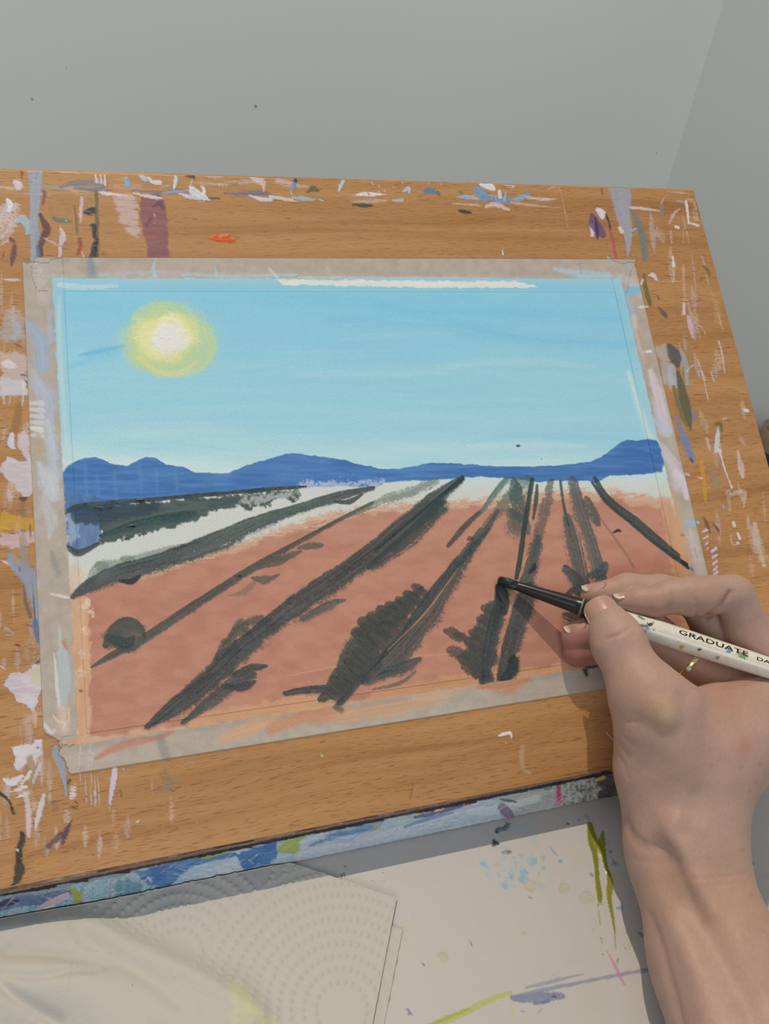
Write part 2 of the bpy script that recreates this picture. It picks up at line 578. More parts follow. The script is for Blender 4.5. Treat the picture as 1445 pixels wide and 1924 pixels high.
table = thing('table', 'white tabletop spotted with green, blue and yellow paint under the easel', 'table', (-0.1, 0.1, -0.72))
xs = axis(-0.55, XR - 0.002, 0.030, 0.190, 0.00034)
ys = axis(-0.16, YB - 0.002, 0.040, 0.1225, 0.00034)
gx, gy = np.meshgrid(xs, ys)
tv = np.stack([gx.ravel(), gy.ravel(), np.zeros(gx.size)], 1)
tc = Canvas(tv, G_T)
tc.lay(np.arange(len(tc.x)), np.array((0.485, 0.468, 0.462)), np.ones(len(tc.x)))
tc.lay(np.arange(len(tc.x)), np.array((0.45, 0.42, 0.36)), sstep(0.55, 0.8, fbm(tc.x / 60, tc.y / 60, 77)) * 0.12)
def table_paint(c):
    s = c.stroke
    OL, LV, BL = (134, 130, 30), (126, 130, 150), (108, 134, 166)
    s([(1108, 1550), (1112, 1580), (1118, 1610), (1122, 1650), (1126, 1682), (1127, 1692)], [13, 20, 12, 12, 12, 8], OL, a=0.97, dry=0.03, rough=0.3, thick=0.12, gloss=0.6, c2=(116, 116, 26))
    s([(1126, 1694), (1124, 1704)], [6, 3], OL, a=0.9, dry=0.3); s([(1128, 1690), (1131, 1702)], [3, 2], OL, a=0.9, dry=0.1)
    s([(1110, 1560), (1124, 1590), (1132, 1606)], [8, 10, 8], OL, a=0.97, dry=0.05, rough=0.4, thick=0.1)
    s([(1132, 1566), (1130, 1590), (1136, 1618), (1142, 1640)], [8, 16, 12, 8], OL, a=0.97, dry=0.12, rough=0.8, thick=0.12, gloss=0.5)
    s([(1142, 1636), (1146, 1660), (1144, 1684), (1150, 1720), (1155, 1752)], [7, 14, 12, 7, 4], OL, a=0.97, dry=0.03, rough=0.4, thick=0.12, gloss=0.6)
    s([(1155, 1752), (1157, 1782)], [3, 3], OL, a=0.95, dry=0.05)
    s([(1125, 1712), (1128, 1738)], [3, 3], OL, a=0.8, dry=0.25); s([(1129, 1760), (1131, 1772)], [2.5, 2], OL, a=0.9, dry=0.1); s([(1132, 1792), (1134, 1800)], [2.5, 2], OL, a=0.9, dry=0.1); s([(1161, 1802), (1160, 1810)], [5, 3], OL, a=0.9, dry=0.1)
    rng = random.Random(5)
    for k in range(34):
        c.dab(rng.uniform(1172, 1186), rng.uniform(1744, 1784), rng.uniform(.8, 2.4), rng.uniform(.8, 2.2), (168, 158, 80), a=0.8)
    for k in range(26):
        c.dab(rng.uniform(1120, 1150), rng.uniform(1560, 1610), rng.uniform(.8, 2), rng.uniform(.8, 2), OL, a=0.85)
    for k in range(22):
        c.dab(rng.uniform(1112, 1130), rng.uniform(1720, 1760), rng.uniform(.8, 2), 1, (150, 140, 120), a=0.5)
    # blue-grey smear and lime streak along the bottom
    s([(988, 1856), (1030, 1846), (1070, 1836), (1096, 1830)], [5, 10, 6, 3], (140, 146, 162), a=0.85, dry=0.3)
    s([(960, 1872), (1010, 1862), (1080, 1848), (1160, 1832), (1242, 1818), (1300, 1806)], [5, 10, 8, 8, 10, 8], LV, a=0.85, dry=0.28, c2=(140, 142, 158))
    s([(962, 1876), (990, 1876), (1020, 1874), (1058, 1872)], [10, 20, 24, 12], LV, a=0.92, dry=0.3, rough=0.6, c2=(106, 112, 140), bristle=6)
    s([(1005, 1886), (1030, 1880)], [8, 10], (106, 112, 140), a=0.8, dry=0.35); c.dab(1040, 1872, 6, 2.5, (60, 64, 90), a=0.9)
    s([(1230, 1820), (1242, 1830)], [8, 8], (104, 130, 160), a=0.7, dry=0.3)
    s([(828, 1924), (870, 1904), (910, 1884), (960, 1864)], [16, 15, 15, 8], (172, 178, 84), a=0.92, dry=0.25, c2=(190, 190, 110), bristle=6)
    s([(780, 1940), (840, 1912), (880, 1896)], [10, 10, 6], (160, 166, 60), a=0.85, dry=0.2)
    s([(1140, 1786), (1154, 1812), (1170, 1845), (1175, 1852)], [2, 6, 5, 2], (206, 130, 156), a=0.85, dry=0.15)
    s([(960, 1890), (964, 1904)], [10, 6], (196, 186, 110), a=0.6, dry=0.45); c.dab(982, 1900, 6, 2, (110, 160, 140), a=0.7); s([(1012, 1902), (1018, 1894)], [2, 2], (70, 86, 110), a=0.8, dry=0.1)
    # blue-green splashes under the rail
    for x, y, rx, ry, col in ((930, 1586, 7, 9, (34, 54, 64)), (946, 1556, 12, 5, (38, 56, 66)), (954, 1550, 6, 5, (30, 50, 60)), (934, 1562, 6, 5, (40, 60, 66)), (952, 1600, 10, 5, (120, 116, 100))):
        c.dab(x, y, rx, ry, col, a=0.95, rough=0.7)
    for k in range(60):
        x, y = rng.gauss(970, 30), rng.gauss(1630, 26)
        c.dab(x, y, rng.uniform(2, 7), rng.uniform(2, 8), rng.choice([(150, 182, 190), (136, 174, 190), (164, 190, 196)]), a=rng.uniform(.25, .6), rough=0.8, dry=0.3)
    for x, y, r in ((910, 1625, 8), (1003, 1618, 6), (1020, 1612, 5), (998, 1624, 6), (950, 1664, 7), (962, 1646, 7), (985, 1640, 8), (980, 1654, 6), (966, 1612, 4)):
        c.dab(x, y, r, r, (120, 172, 190), a=0.7, rough=0.7)
    s([(940, 1556), (990, 1560), (1010, 1590)], [20, 30, 10], (166, 186, 188), a=0.4, dry=0.5)
    s([(1034, 1592), (1040, 1600), (1046, 1606)], [3, 6, 4], (140, 156, 170), a=0.8, dry=0.2); c.dab(1053, 1618, 4.5, 4.5, (112, 144, 168), a=0.85)
    c.dab(934, 1626, 7, 6, (196, 176, 140), a=0.7)
    for x, y, r in ((996, 1664, 13), (1060, 1668, 12), (1102, 1686, 15), (833, 1798, 12), (984, 1753, 5)):
        c.dab(x, y, r, r * 0.9, (186, 170, 130), a=0.75, rough=0.25, soft=0.12); c.dab(x, y, r - 1.8, r * 0.9 - 1.8, (196, 184, 158), a=0.8, rough=0.25, soft=0.25)
    for x, y, r, col in ((1146, 1600, 6, BL), (1155, 1622, 8, (120, 140, 168)), (1112, 1644, 5, BL), (1163, 1706, 9, (116, 146, 186)), (1206, 1757, 7, BL), (1224, 1796, 5, (86, 98, 116)), (1248, 1885, 6, (46, 50, 60)), (996, 1686, 4, (110, 130, 156)), (1066, 1547, 4, (60, 64, 70)), (1062, 1550, 2.5, (60, 62, 66)), (1088, 1541, 4, (124, 134, 164)), (1104, 1536, 6, (150, 154, 166)), (796, 1812, 4, (70, 72, 40)), (911, 1789, 3, (160, 80, 120)), (768, 1902, 7, (112, 112, 150)), (1404, 1608, 5, (84, 70, 120)), (1410, 1620, 6, (92, 80, 126))):
        c.dab(x, y, r, r * 0.6, col, ang=0.7, a=0.8, rough=0.9, dry=0.15)
    s([(881, 1765), (888, 1778)], [2, 3], (110, 112, 50), a=0.9, dry=0.1)
    for k, (x, y) in enumerate(((754, 1734), (760, 1742), (764, 1750), (762, 1768), (766, 1776))):
        c.dab(x, y, 4, 2, (206, 176, 90), ang=0.6, a=0.6, dry=0.3)
    for k in range(40):
        c.dab(rng.uniform(720, 1240), rng.uniform(1600, 1900), rng.uniform(.6, 1.4), rng.uniform(.6, 1.4), rng.choice([(120, 110, 100), (170, 150, 110), (110, 120, 130)]), a=0.6)
    s([(648, 1650), (645, 1640), (640, 1655)], [2, 3, 3], (60, 62, 60), a=0.8, dry=0.3); c.dab(641, 1644, 3, 2, (50, 54, 54), a=0.9); c.dab(648, 1628, 3, 2, (60, 60, 56), a=0.9)
    for x, y in ((720, 1640), (725, 1650), (722, 1656), (700, 1655), (560, 1630)):
        c.dab(x, y, 2, 1.2, (90, 84, 76), a=0.7)
    s([(1080, 1800), (1020, 1850)], [3, 4], (180, 170, 166), a=0.4, dry=0.6)
    s([(1425, 1640), (1445, 1650)], [1, 1.5], (120, 116, 110), a=0.6, dry=0.3)
    # old stains at the back of the table by the wall
    s([(1430, 815), (1445, 812), (1470, 808)], [14, 22, 20], (170, 140, 100), a=0.7, dry=0.3); s([(1436, 862), (1450, 856), (1470, 850)], [8, 16, 14], (52, 58, 76), a=0.9, dry=0.15)
table_paint(tc)

tv[:, 2] += tc.h * 0.001
nx, ny = len(xs), len(ys)
rim = np.r_[np.arange(nx), np.arange(1, ny) * nx + nx - 1, (ny - 1) * nx + np.arange(nx - 2, -1, -1), np.arange(ny - 2, 0, -1) * nx]
nv = len(tv)
tv2 = np.r_[tv, tv[rim] - np.array([0, 0, 0.022])]
k = np.arange(len(rim))
k2 = (k + 1) % len(rim)
skirt = np.stack([rim[k], rim[k2], nv + k2, nv + k], 1)
tm = mesh_np('tabletop', tv2, np.r_[grid_quads(ny, nx)[:, ::-1], skirt], smooth=False)
for arr in ('rgb',):
    tc.rgb = np.r_[tc.rgb, tc.rgb[rim]]
tc.a = np.r_[tc.a, tc.a[rim]]
tc.gloss = np.r_[tc.gloss, tc.gloss[rim]]
tc.put(tm)
link('tabletop', tm, TABLE, table)
legm = plain('table_leg_white', (0.6, 0.6, 0.6), 0.4)
for lx in (-0.52, XR - 0.06):
    for ly in (-0.13, YB - 0.06):
        link('leg', box_mesh('leg', (lx, ly, -0.72), (lx + 0.04, ly + 0.04, -0.0225), 0.002), legm, table)

# ------------------------------------------------------------------ the easel
V0, V1, U0, U1 = -41.0, 181.4, -46.0, 256.0
G_B = (0.73, 0.76, 0.67)
yA, zA = bpos(0, V1)[1], bpos(0, V1)[2]
yB_, zB_ = bpos(0, V0)[1], bpos(0, V0)[2]
nrm = -(RW @ NN)                                           # board normal in world, towards the painter
easel = thing('table_easel', 'tilted beech table easel crusted with old paint, holding the taped painting', 'easel', (0.06, 0.2, 0))
TH = 10.0
# carcass of the board: profile in Y-Z with a level bottom face resting on the rail; its painted face is the fine sheet below
def bp(v, h):
    return bpos(0, v, h)
drop = TH * 0.6045 / 0.7966
back_bottom = bpos(0, V1, 0) + np.array([0, TH / 1000 / 0.6045 * 1.0, 0])
prof = [bpos(0, V1, -0.02), bpos(0, V0, -0.02), bpos(0, V0, -TH), back_bottom]
x_off = -bpos(0, 0)[0]
bx0, bx1 = bpos(U0, 0)[0], bpos(U1, 0)[0]
board = prism_mesh('board', [(0, p[1], p[2]) for p in prof], ((bx0, 0, 0), (bx1, 0, 0)), 0.0005)
brd = link('board', board, WOOD_BARE, easel)

us = np.r_[np.linspace(U0, -31, 4)[:-1], np.arange(-31, U1 + 0.2, 0.42)]
vs = np.arange(V0, V1 + 0.2, 0.42)
gu, gv = np.meshgrid(us, vs)
inner = (gu > 3) & (gu < 207) & (gv > 3) & (gv < 144)
bc = Canvas(bpos(gu.ravel(), gv.ravel()), G_B)
def board_paint(c):
    W_, LB, PU, NV, GY = (222, 222, 222), (150, 190, 206), (92, 56, 80), (40, 52, 66), (134, 148, 160)
    MV, PK, TL, RD, YL = (196, 182, 196), (206, 186, 190), (150, 186, 190), (150, 72, 66), (196, 150, 40)
    s = c.stroke
    def th(p, w, col, a=0.95, dry=0.15, rough=0.45, **kw):
        dry = dry + 0.12       # thick dab
        kw.setdefault('thick', 0.10)
        s(p, w, col, a=a, dry=dry, rough=rough, gloss=0.5, **kw)
    def st(p, w, col, a=0.6, dry=0.4, rough=0.55, **kw):         # thin stain
        dry = dry + 0.08
        kw.setdefault('soft', 0.35)
        s(p, w, col, a=a, dry=dry, rough=rough, **kw)
    # ---- old scuffs of thinned paint all round the margins
    rg = random.Random(77)
    for k in range(150):
        zone = rg.random()
        if zone < 0.45:
            x, y, dx, dy = rg.uniform(-5, 95), rg.uniform(480, 1560), rg.uniform(-3, 3), rg.uniform(20, 90)
        elif zone < 0.75:
            y = rg.uniform(380, 1250)
            x, dx, dy = 1215 + (y - 400) * 0.235 + rg.uniform(0, 100), rg.uniform(4, 16), rg.uniform(20, 80)
        elif zone < 0.9:
            x, y, dx, dy = rg.uniform(0, 1290), rg.uniform(330, 380), rg.uniform(20, 80), rg.uniform(-2, 4)
        else:
            x, y, dx, dy = rg.uniform(0, 330), rg.uniform(1440, 1600), rg.uniform(-4, 4), rg.uniform(20, 60)
        st([(x, y), (x + dx * .5, y + dy * .5), (x + dx, y + dy)], [3, rg.uniform(6, 22), 3], rg.choice([(212, 196, 178), (206, 200, 196), (190, 180, 172), (204, 186, 160), (176, 176, 172), (150, 120, 84)]), rg.uniform(.25, .55), rg.uniform(.40, .56), bristle=10)
    # ---- top left corner
    st([(0, 430), (14, 400), (26, 390)], [60, 50, 30], (206, 196, 194), 0.8, 0.42, bristle=12)
    st([(0, 352), (20, 354), (46, 352)], [6, 8, 4], (206, 190, 180), 0.7)
    th([(14, 376), (19, 384), (17, 396)], [8, 13, 9], (222, 224, 226))
    th([(28, 343), (36, 350), (33, 356)], [12, 20, 8], (212, 204, 210), dry=0.3)
    th([(43, 318), (41, 328), (40, 336)], [6, 6, 3], (170, 50, 76), dry=0.1)
    th([(27, 418), (42, 412), (52, 424), (52, 438)], [4, 16, 16, 10], TL, dry=0.05)
    th([(20, 448), (24, 452)], [8, 10], (92, 52, 76))
    st([(28, 462), (25, 476), (22, 492), (21, 500)], [14, 16, 10, 4], PU, 0.95, 0.28)
    st([(8, 474), (5, 486)], [3, 3], (60, 40, 44), 0.8)
    st([(0, 460), (16, 452)], [6, 4], (216, 200, 200), 0.8)
    st([(10, 510), (16, 507)], [2, 2], (70, 52, 60), 0.7)
    s([(66, 318), (66, 370), (64, 420), (66, 470), (62, 486)], [34, 24, 20, 20, 14], GY, a=0.96, dry=0.10, rough=0.15, c2=(148, 160, 170), thick=0.05, bristle=14)
    s([(70, 440), (70, 488)], [14, 10], (126, 138, 150), a=0.6, dry=0.4)
    s([(74, 318), (66, 336), (56, 344)], [1.5, 1.5, 1.5], (60, 66, 70), a=0.8, dry=0.1)
    s([(80, 322), (82, 316)], [6, 10], GY, a=0.8, dry=0.3)
    st([(80, 358), (84, 364), (80, 384)], [6, 10, 8], PU, 0.8, 0.35)
    s([(75, 402), (82, 416), (88, 430), (82, 446), (76, 462), (78, 480)], [8, 14, 18, 16, 12, 8], (96, 62, 62), a=0.95, dry=0.18, c2=(74, 52, 66), thick=0.06)
    s([(70, 464), (73, 482)], [8, 8], (86, 104, 130), a=0.8, dry=0.3)
    st([(90, 320), (120, 322), (150, 326)], [4, 8, 4], (206, 186, 170), 0.5, 0.55)
    s([(80, 350), (100, 351), (126, 356)], [6, 8, 4], (126, 150, 150), a=0.8, dry=0.35)
    s([(112, 352), (140, 345), (176, 344), (196, 348), (180, 356), (140, 354)], [4, 12, 12, 10, 8, 6], (96, 106, 122), a=0.92, dry=0.15, rough=0.3, c2=(116, 124, 134))
    s([(180, 358), (210, 358)], [6, 3], (96, 106, 122), a=0.7, dry=0.3)
    th([(180, 330), (182, 342)], [6, 8], (206, 202, 196)); th([(189, 329), (191, 344)], [5, 7], (204, 198, 190)); th([(197, 330), (198, 348)], [5, 6], (208, 204, 198))
    st([(98, 372), (130, 376), (172, 376)], [10, 24, 16], (140, 112, 70), 0.5, 0.45)
    st([(92, 380), (100, 405), (124, 412), (126, 385)], [6, 10, 14, 8], (130, 120, 80), 0.45, 0.4)
    s([(100, 410), (112, 414), (124, 415), (136, 418)], [8, 9, 9, 3], (78, 106, 98), a=0.9, dry=0.15)
    s([(141, 386), (143, 415), (146, 444)], [3, 5, 3], (76, 102, 86), a=0.9, dry=0.15)
    st([(154, 372), (152, 396), (152, 418)], [8, 10, 5], (214, 192, 200), 0.85, 0.3)
    th([(160, 398), (170, 396), (175, 392)], [10, 18, 10], NV, dry=0.1, rough=0.5)
    s([(181, 362), (182, 420), (182, 484)], [9, 10, 10], (84, 78, 60), a=0.8, dry=0.30)
    th([(170, 424), (178, 424), (177, 440), (182, 452), (178, 460), (177, 476), (174, 484)], [4, 10, 8, 8, 10, 14, 16], NV, dry=0.08, rough=0.6)
    st([(160, 368), (174, 378)], [2, 2], (80, 76, 60), 0.7)
    th([(112, 426), (118, 444), (114, 460), (112, 486)], [3, 14, 10, 8], (212, 198, 206), dry=0.25, c2=(196, 180, 186))
    st([(84, 448), (100, 456), (112, 462)], [4, 8, 4], (206, 186, 180), 0.7, 0.4)
    st([(100, 455), (114, 462), (122, 460)], [3, 6, 3], (176, 110, 96), 0.6, 0.4)
    th([(150, 448), (150, 462), (146, 478)], [8, 11, 4], (142, 68, 68), dry=0.25)
    th([(155, 474), (157, 484)], [3, 5], (216, 208, 214))
    th([(187, 362), (205, 365), (240, 369)], [4, 10, 3], (218, 216, 216), dry=0.3)
    # faded mauve and purple patch
    c.fill([(210, 366), (258, 366), (262, 446), (240, 436), (226, 410)], (210, 190, 186), 0.55, soft=10, rough=6, dry=0.40, stretch=(30, 5))
    st([(216, 350), (260, 352)], [12, 20], (190, 160, 150), 0.4, 0.45)
    c.fill([(262, 368), (300, 366), (312, 390), (319, 486), (282, 486), (268, 440)], (132, 82, 92), 0.80, soft=5, rough=4, dry=0.24, c2=(110, 70, 86), stretch=(40, 5))
    st([(284, 390), (300, 382), (308, 390)], [3, 14, 10], (92, 58, 82), 0.9, 0.2)
    st([(274, 426), (282, 412), (288, 408)], [4, 10, 3], (92, 58, 82), 0.8, 0.3)
    st([(296, 366), (306, 378)], [6, 8], (92, 58, 82), 0.8, 0.2)
    th([(290, 402), (291, 420)], [2, 3], (210, 200, 200))
    th([(219, 452), (220, 453)], [2, 2], (230, 228, 220)); th([(123, 415), (126, 415)], [2, 2], (230, 230, 230))
    # ---- top edge
    th([(238, 337), (240, 346)], [12, 14], (118, 166, 200), dry=0.15)
    th([(264, 332), (272, 336), (278, 340)], [6, 12, 5], LB, dry=0.1)
    th([(280, 334), (286, 342), (300, 344), (302, 346)], [6, 9, 10, 3], (216, 206, 196), dry=0.2)
    st([(300, 352), (320, 348)], [4, 4], (176, 188, 160), 0.8)
    s([(248, 357), (300, 362), (330, 360), (362, 362)], [4, 8, 10, 8], (98, 108, 124), a=0.85, dry=0.25)
    st([(306, 363), (320, 361), (356, 358)], [5, 8, 4], LB, 0.5, 0.4)
    th([(250, 363), (270, 368), (296, 372), (306, 374)], [3, 6, 7, 2], (214, 202, 208), dry=0.2)
    th([(331, 334), (329, 346), (327, 356)], [8, 9, 3], (176, 208, 220), dry=0.1, c2=(220, 226, 228))
    th([(337, 324), (352, 327), (364, 333)], [3, 10, 8], (48, 52, 56), dry=0.05)
    st([(362, 336), (358, 346)], [5, 6], (204, 196, 186), 0.6)
    th([(358, 352), (366, 362), (380, 370), (394, 376)], [6, 18, 14, 4], (184, 206, 216), dry=0.15, c2=(222, 226, 228), thick=0.15)
    th([(378, 350), (383, 356), (384, 368)], [4, 9, 6], (214, 220, 222))
    th([(336, 364), (356, 370), (372, 374)], [3, 10, 4], (214, 198, 206), dry=0.2)
    s([(392, 372), (400, 373), (414, 373)], [4, 6, 2], (64, 70, 76), a=0.9, dry=0.1)
    st([(372, 344), (400, 346), (432, 347)], [3, 6, 4], (200, 176, 150), 0.6, 0.5)
    for x in (412, 419, 426, 431):
        st([(x, 343), (x, 352)], [2, 2], (206, 190, 176), 0.7, 0.3)
    st([(436, 346), (446, 345)], [6, 6], (128, 112, 56), 0.8)
    s([(422, 363), (450, 364), (490, 362), (512, 366)], [5, 8, 10, 4], (96, 104, 120), a=0.9, dry=0.2)
    st([(470, 330), (486, 338), (494, 344), (496, 360)], [8, 22, 14, 4], (214, 204, 200), 0.75, 0.45, bristle=5)
    th([(468, 368), (490, 374), (510, 376)], [3, 11, 8], (204, 210, 206), dry=0.2)
    th([(508, 370), (536, 374), (562, 380)], [8, 9, 2], (208, 196, 186), dry=0.3)
    th([(548, 371), (570, 374), (592, 376)], [4, 10, 4], (150, 178, 176), dry=0.2)
    th([(600, 375), (608, 378)], [4, 4], (166, 192, 196))
    st([(524, 342), (540, 346), (580, 352)], [20, 20, 4], (206, 194, 190), 0.6, 0.5, bristle=5)
    th([(555, 338), (551, 352), (547, 360)], [9, 11, 4], (120, 134, 158), dry=0.1)
    th([(554, 338), (556, 341)], [8, 7], (50, 54, 66))
    th([(547, 360), (548, 366)], [3, 3], (216, 208, 206))
    th([(578, 361), (588, 354), (597, 358)], [6, 14, 8], (98, 94, 60), dry=0.05)
    th([(648, 336), (640, 350), (636, 362)], [5, 9, 3], (176, 204, 214), dry=0.1)
    th([(670, 366), (690, 365), (726, 366)], [4, 10, 2], (224, 222, 218), dry=0.1)
    s([(690, 362), (694, 366)], [2, 3], (60, 80, 80), a=0.8, dry=0.1)
    st([(662, 378), (690, 378), (730, 377)], [6, 10, 4], (200, 190, 170), 0.6, 0.5)
    s([(664, 384), (684, 386), (702, 386)], [5, 9, 3], (60, 72, 60), a=0.95, dry=0.15, thick=0.1)
    for x, y in ((698, 342), (702, 346), (712, 348), (738, 350), (742, 352), (756, 342), (806, 342), (828, 344), (832, 340), (712, 358), (722, 356)):
        th([(x, y), (x + 1, y + 4)], [2.5, 3], (218, 212, 206), thick=0.15)
    th([(758, 360), (768, 354), (769, 362)], [5, 9, 5], (172, 200, 208))
    st([(738, 376), (756, 376)], [6, 8], (164, 188, 194), 0.9, 0.2)
    th([(800, 360), (810, 358), (814, 360)], [12, 15, 12], (80, 120, 152), dry=0.1)
    th([(822, 362), (824, 364)], [8, 8], (76, 108, 134))
    th([(860, 370), (880, 371), (896, 374)], [5, 9, 3], (134, 172, 196), dry=0.15)
    th([(864, 360), (868, 362)], [6, 5], (92, 104, 120))
    th([(894, 356), (904, 364), (912, 374)], [14, 20, 14], (86, 130, 164), dry=0.18, c2=(116, 158, 186))
    th([(908, 366), (930, 374), (958, 378)], [10, 12, 10], (84, 134, 172), dry=0.18, c2=(122, 166, 194))
    th([(902, 346), (918, 349), (928, 356)], [6, 16, 8], (222, 224, 222), dry=0.05, thick=0.18)
    th([(938, 360), (940, 370)], [8, 9], (206, 218, 226)); th([(950, 362), (948, 378)], [6, 8], (128, 176, 206))
    th([(966, 374), (980, 372), (990, 366)], [8, 12, 5], (128, 162, 186), dry=0.2)
    th([(990, 362), (992, 366)], [9, 10], (108, 140, 164))
    st([(846, 382), (880, 384), (904, 386)], [3, 7, 4], (206, 196, 186), 0.7, 0.45)
    st([(914, 388), (932, 384), (956, 394)], [10, 12, 8], (214, 204, 196), 0.75, 0.35)
    st([(960, 380), (1000, 386), (1052, 390)], [5, 7, 3], (204, 190, 176), 0.6, 0.5)
    st([(990, 371), (1020, 374), (1046, 374)], [6, 8, 3], (214, 206, 200), 0.75, 0.4)
    st([(940, 344), (960, 350), (968, 352)], [4, 12, 6], (206, 200, 204), 0.7, 0.4)
    s([(862, 396), (872, 398), (884, 400)], [4, 9, 5], (52, 58, 38), a=0.95, dry=0.1, thick=0.12)
    th([(944, 470), (945, 478)], [3, 5], (216, 212, 206))
    st([(1030, 354), (1050, 352), (1062, 400), (1068, 430)], [3, 2.5, 2.5, 1.5], (206, 170, 150), 0.7, 0.25)
    st([(1028, 356), (1050, 350)], [4, 8], (196, 150, 124), 0.4, 0.5)
    c.fill([(388, 445), (398, 446), (401, 440), (407, 440), (412, 448), (418, 442), (430, 441), (434, 448), (443, 452), (443, 455), (420, 455), (408, 453), (396, 450)], (212, 82, 26), 1.0, soft=1.5, rough=1.0, thick=0.15, gloss=0.6)
    for x, y, r in ((551, 431, 2), (559, 428, 2.2), (519, 461, 1.6), (550, 486, 2.6), (585, 418, 1.4)):
        c.dab(x, y, r, r, (100, 110, 112), a=0.8)
    th([(454, 397), (455, 398)], [2, 2], (226, 220, 210))
    st([(640, 452), (655, 462), (668, 464), (684, 458)], [1.5, 2, 2, 1.5], (206, 176, 150), 0.6, 0.3)
    # ---- top right corner
    s([(1165, 352), (1170, 400), (1180, 440), (1180, 480)], [46, 34, 20, 5], (140, 150, 158), a=0.9, dry=0.22, rough=0.25, bristle=12, c2=(156, 164, 170))
    s([(1178, 350), (1183, 378)], [12, 8], (140, 150, 158), a=0.9, dry=0.2)
    st([(1130, 356), (1132, 366)], [8, 5], (150, 60, 80), 0.8, 0.4)
    th([(1122, 394), (1130, 400), (1132, 408)], [9, 16, 9], (220, 216, 226))
    th([(1112, 424), (1113, 442)], [10, 8], (212, 208, 220), dry=0.2)
    s([(1112, 404), (1118, 422), (1132, 440)], [10, 24, 16], (104, 70, 104), a=0.9, dry=0.28, c2=(84, 60, 110))
    s([(1119, 410), (1122, 436), (1123, 450)], [5, 8, 3], (62, 48, 76), a=0.9, dry=0.2)
    s([(1138, 402), (1144, 416), (1147, 432)], [4, 6, 4], (56, 50, 62), a=0.9, dry=0.1)
    s([(1146, 430), (1152, 456), (1158, 486)], [5, 6, 5], (176, 72, 90), a=0.9, dry=0.1)
    th([(1164, 428), (1168, 436)], [8, 8], (214, 206, 190), dry=0.2)
    th([(1188, 434), (1194, 430)], [6, 7], (120, 172, 206))
    s([(1186, 394), (1200, 420), (1208, 450), (1212, 476), (1212, 490)], [8, 14, 18, 16, 8], (100, 110, 104), a=0.92, dry=0.28, c2=(116, 124, 116), bristle=6)
    st([(1184, 390), (1206, 392), (1238, 396)], [6, 9, 5], (214, 202, 186), 0.85, 0.3)
    th([(1243, 386), (1244, 400), (1244, 412)], [8, 10, 6], (128, 124, 100), dry=0.35)
    st([(1242, 384), (1248, 370), (1256, 364)], [3, 3, 2], (216, 200, 184), 0.8, 0.3)
    st([(1258, 420), (1266, 402), (1278, 392)], [5, 8, 4], (204, 182, 160), 0.75, 0.35)
    st([(1260, 436), (1262, 456)], [8, 5], (206, 180, 156), 0.6, 0.45)
    th([(1269, 426), (1274, 428)], [6, 8], (224, 218, 206), thick=0.2)
    st([(1284, 430), (1284, 456)], [3, 4], (204, 176, 150), 0.6, 0.4)
    th([(1289, 378), (1292, 400), (1294, 420)], [6, 7, 5], (220, 216, 210), dry=0.2)
    th([(1298, 420), (1312, 424)], [5, 7], (214, 208, 204), dry=0.2)
    st([(1290, 374), (1304, 380), (1308, 410)], [4, 14, 14], (206, 184, 164), 0.5, 0.55)
    th([(1272, 378), (1284, 380)], [5, 5], (150, 152, 148), dry=0.2)
    st([(1254, 360), (1280, 362), (1298, 366)], [3, 5, 3], (206, 176, 150), 0.6, 0.45)
    s([(1316, 400), (1322, 424), (1328, 446)], [3, 6, 3], (88, 88, 76), a=0.9, dry=0.1)
    th([(1264, 482), (1266, 500)], [4, 6], (222, 218, 218), dry=0.05)
    st([(1266, 512), (1267, 528)], [4, 4], (210, 190, 170), 0.6, 0.4)
    s([(1322, 500), (1330, 508), (1334, 518)], [4, 7, 4], (98, 100, 56), a=0.9, dry=0.15)
    st([(1318, 480), (1324, 496)], [6, 8], (200, 178, 156), 0.6, 0.5)
    st([(1326, 518), (1332, 532)], [6, 7], (204, 184, 164), 0.5, 0.5)
    st([(1336, 548), (1345, 568), (1350, 610)], [10, 16, 20], (190, 150, 104), 0.5, 0.5)
    st([(1350, 590), (1358, 618)], [3, 4], (206, 186, 150), 0.6, 0.4)
    th([(1218, 518), (1226, 516), (1234, 526)], [4, 12, 5], (214, 198, 206), dry=0.25)
    for x in (1238, 1244, 1250, 1256, 1262, 1270, 1276):
        th([(x, 529), (x + 3, 529)], [2, 2], (216, 200, 184))
    s([(1210, 516), (1213, 540), (1222, 572)], [6, 10, 10], (92, 96, 60), a=0.9, dry=0.28)
    th([(1204, 534), (1208, 526)], [6, 5], (214, 206, 212)); th([(1208, 578), (1218, 576)], [6, 4], (216, 206, 206))
    th([(1238, 578), (1248, 590), (1252, 596)], [4, 12, 5], (84, 74, 84), dry=0.35); th([(1236, 556), (1238, 562)], [4, 5], (110, 96, 90))
    st([(1284, 500), (1286, 560), (1284, 590)], [8, 10, 8], (206, 180, 156), 0.5, 0.45)
    th([(1284, 570), (1286, 590)], [5, 7], (210, 196, 190), dry=0.25)
    th([(1292, 592), (1297, 612), (1302, 634)], [4, 12, 5], (206, 176, 184), dry=0.2, c2=(196, 150, 160))
    st([(1302, 604), (1316, 612), (1326, 628)], [3, 4, 3], (206, 186, 176), 0.6, 0.5)
    # ---- right edge
    c.fill([(1228, 650), (1250, 645), (1262, 690), (1268, 730), (1250, 726), (1240, 690)], (170, 170, 166), 0.7, soft=6, rough=4, dry=0.4)
    s([(1258, 650), (1268, 668), (1274, 688)], [12, 26, 10], (60, 72, 78), a=0.95, dry=0.15, c2=(90, 88, 88))
    s([(1278, 656), (1288, 680), (1292, 722)], [6, 12, 8], (138, 160, 158), a=0.85, dry=0.3)
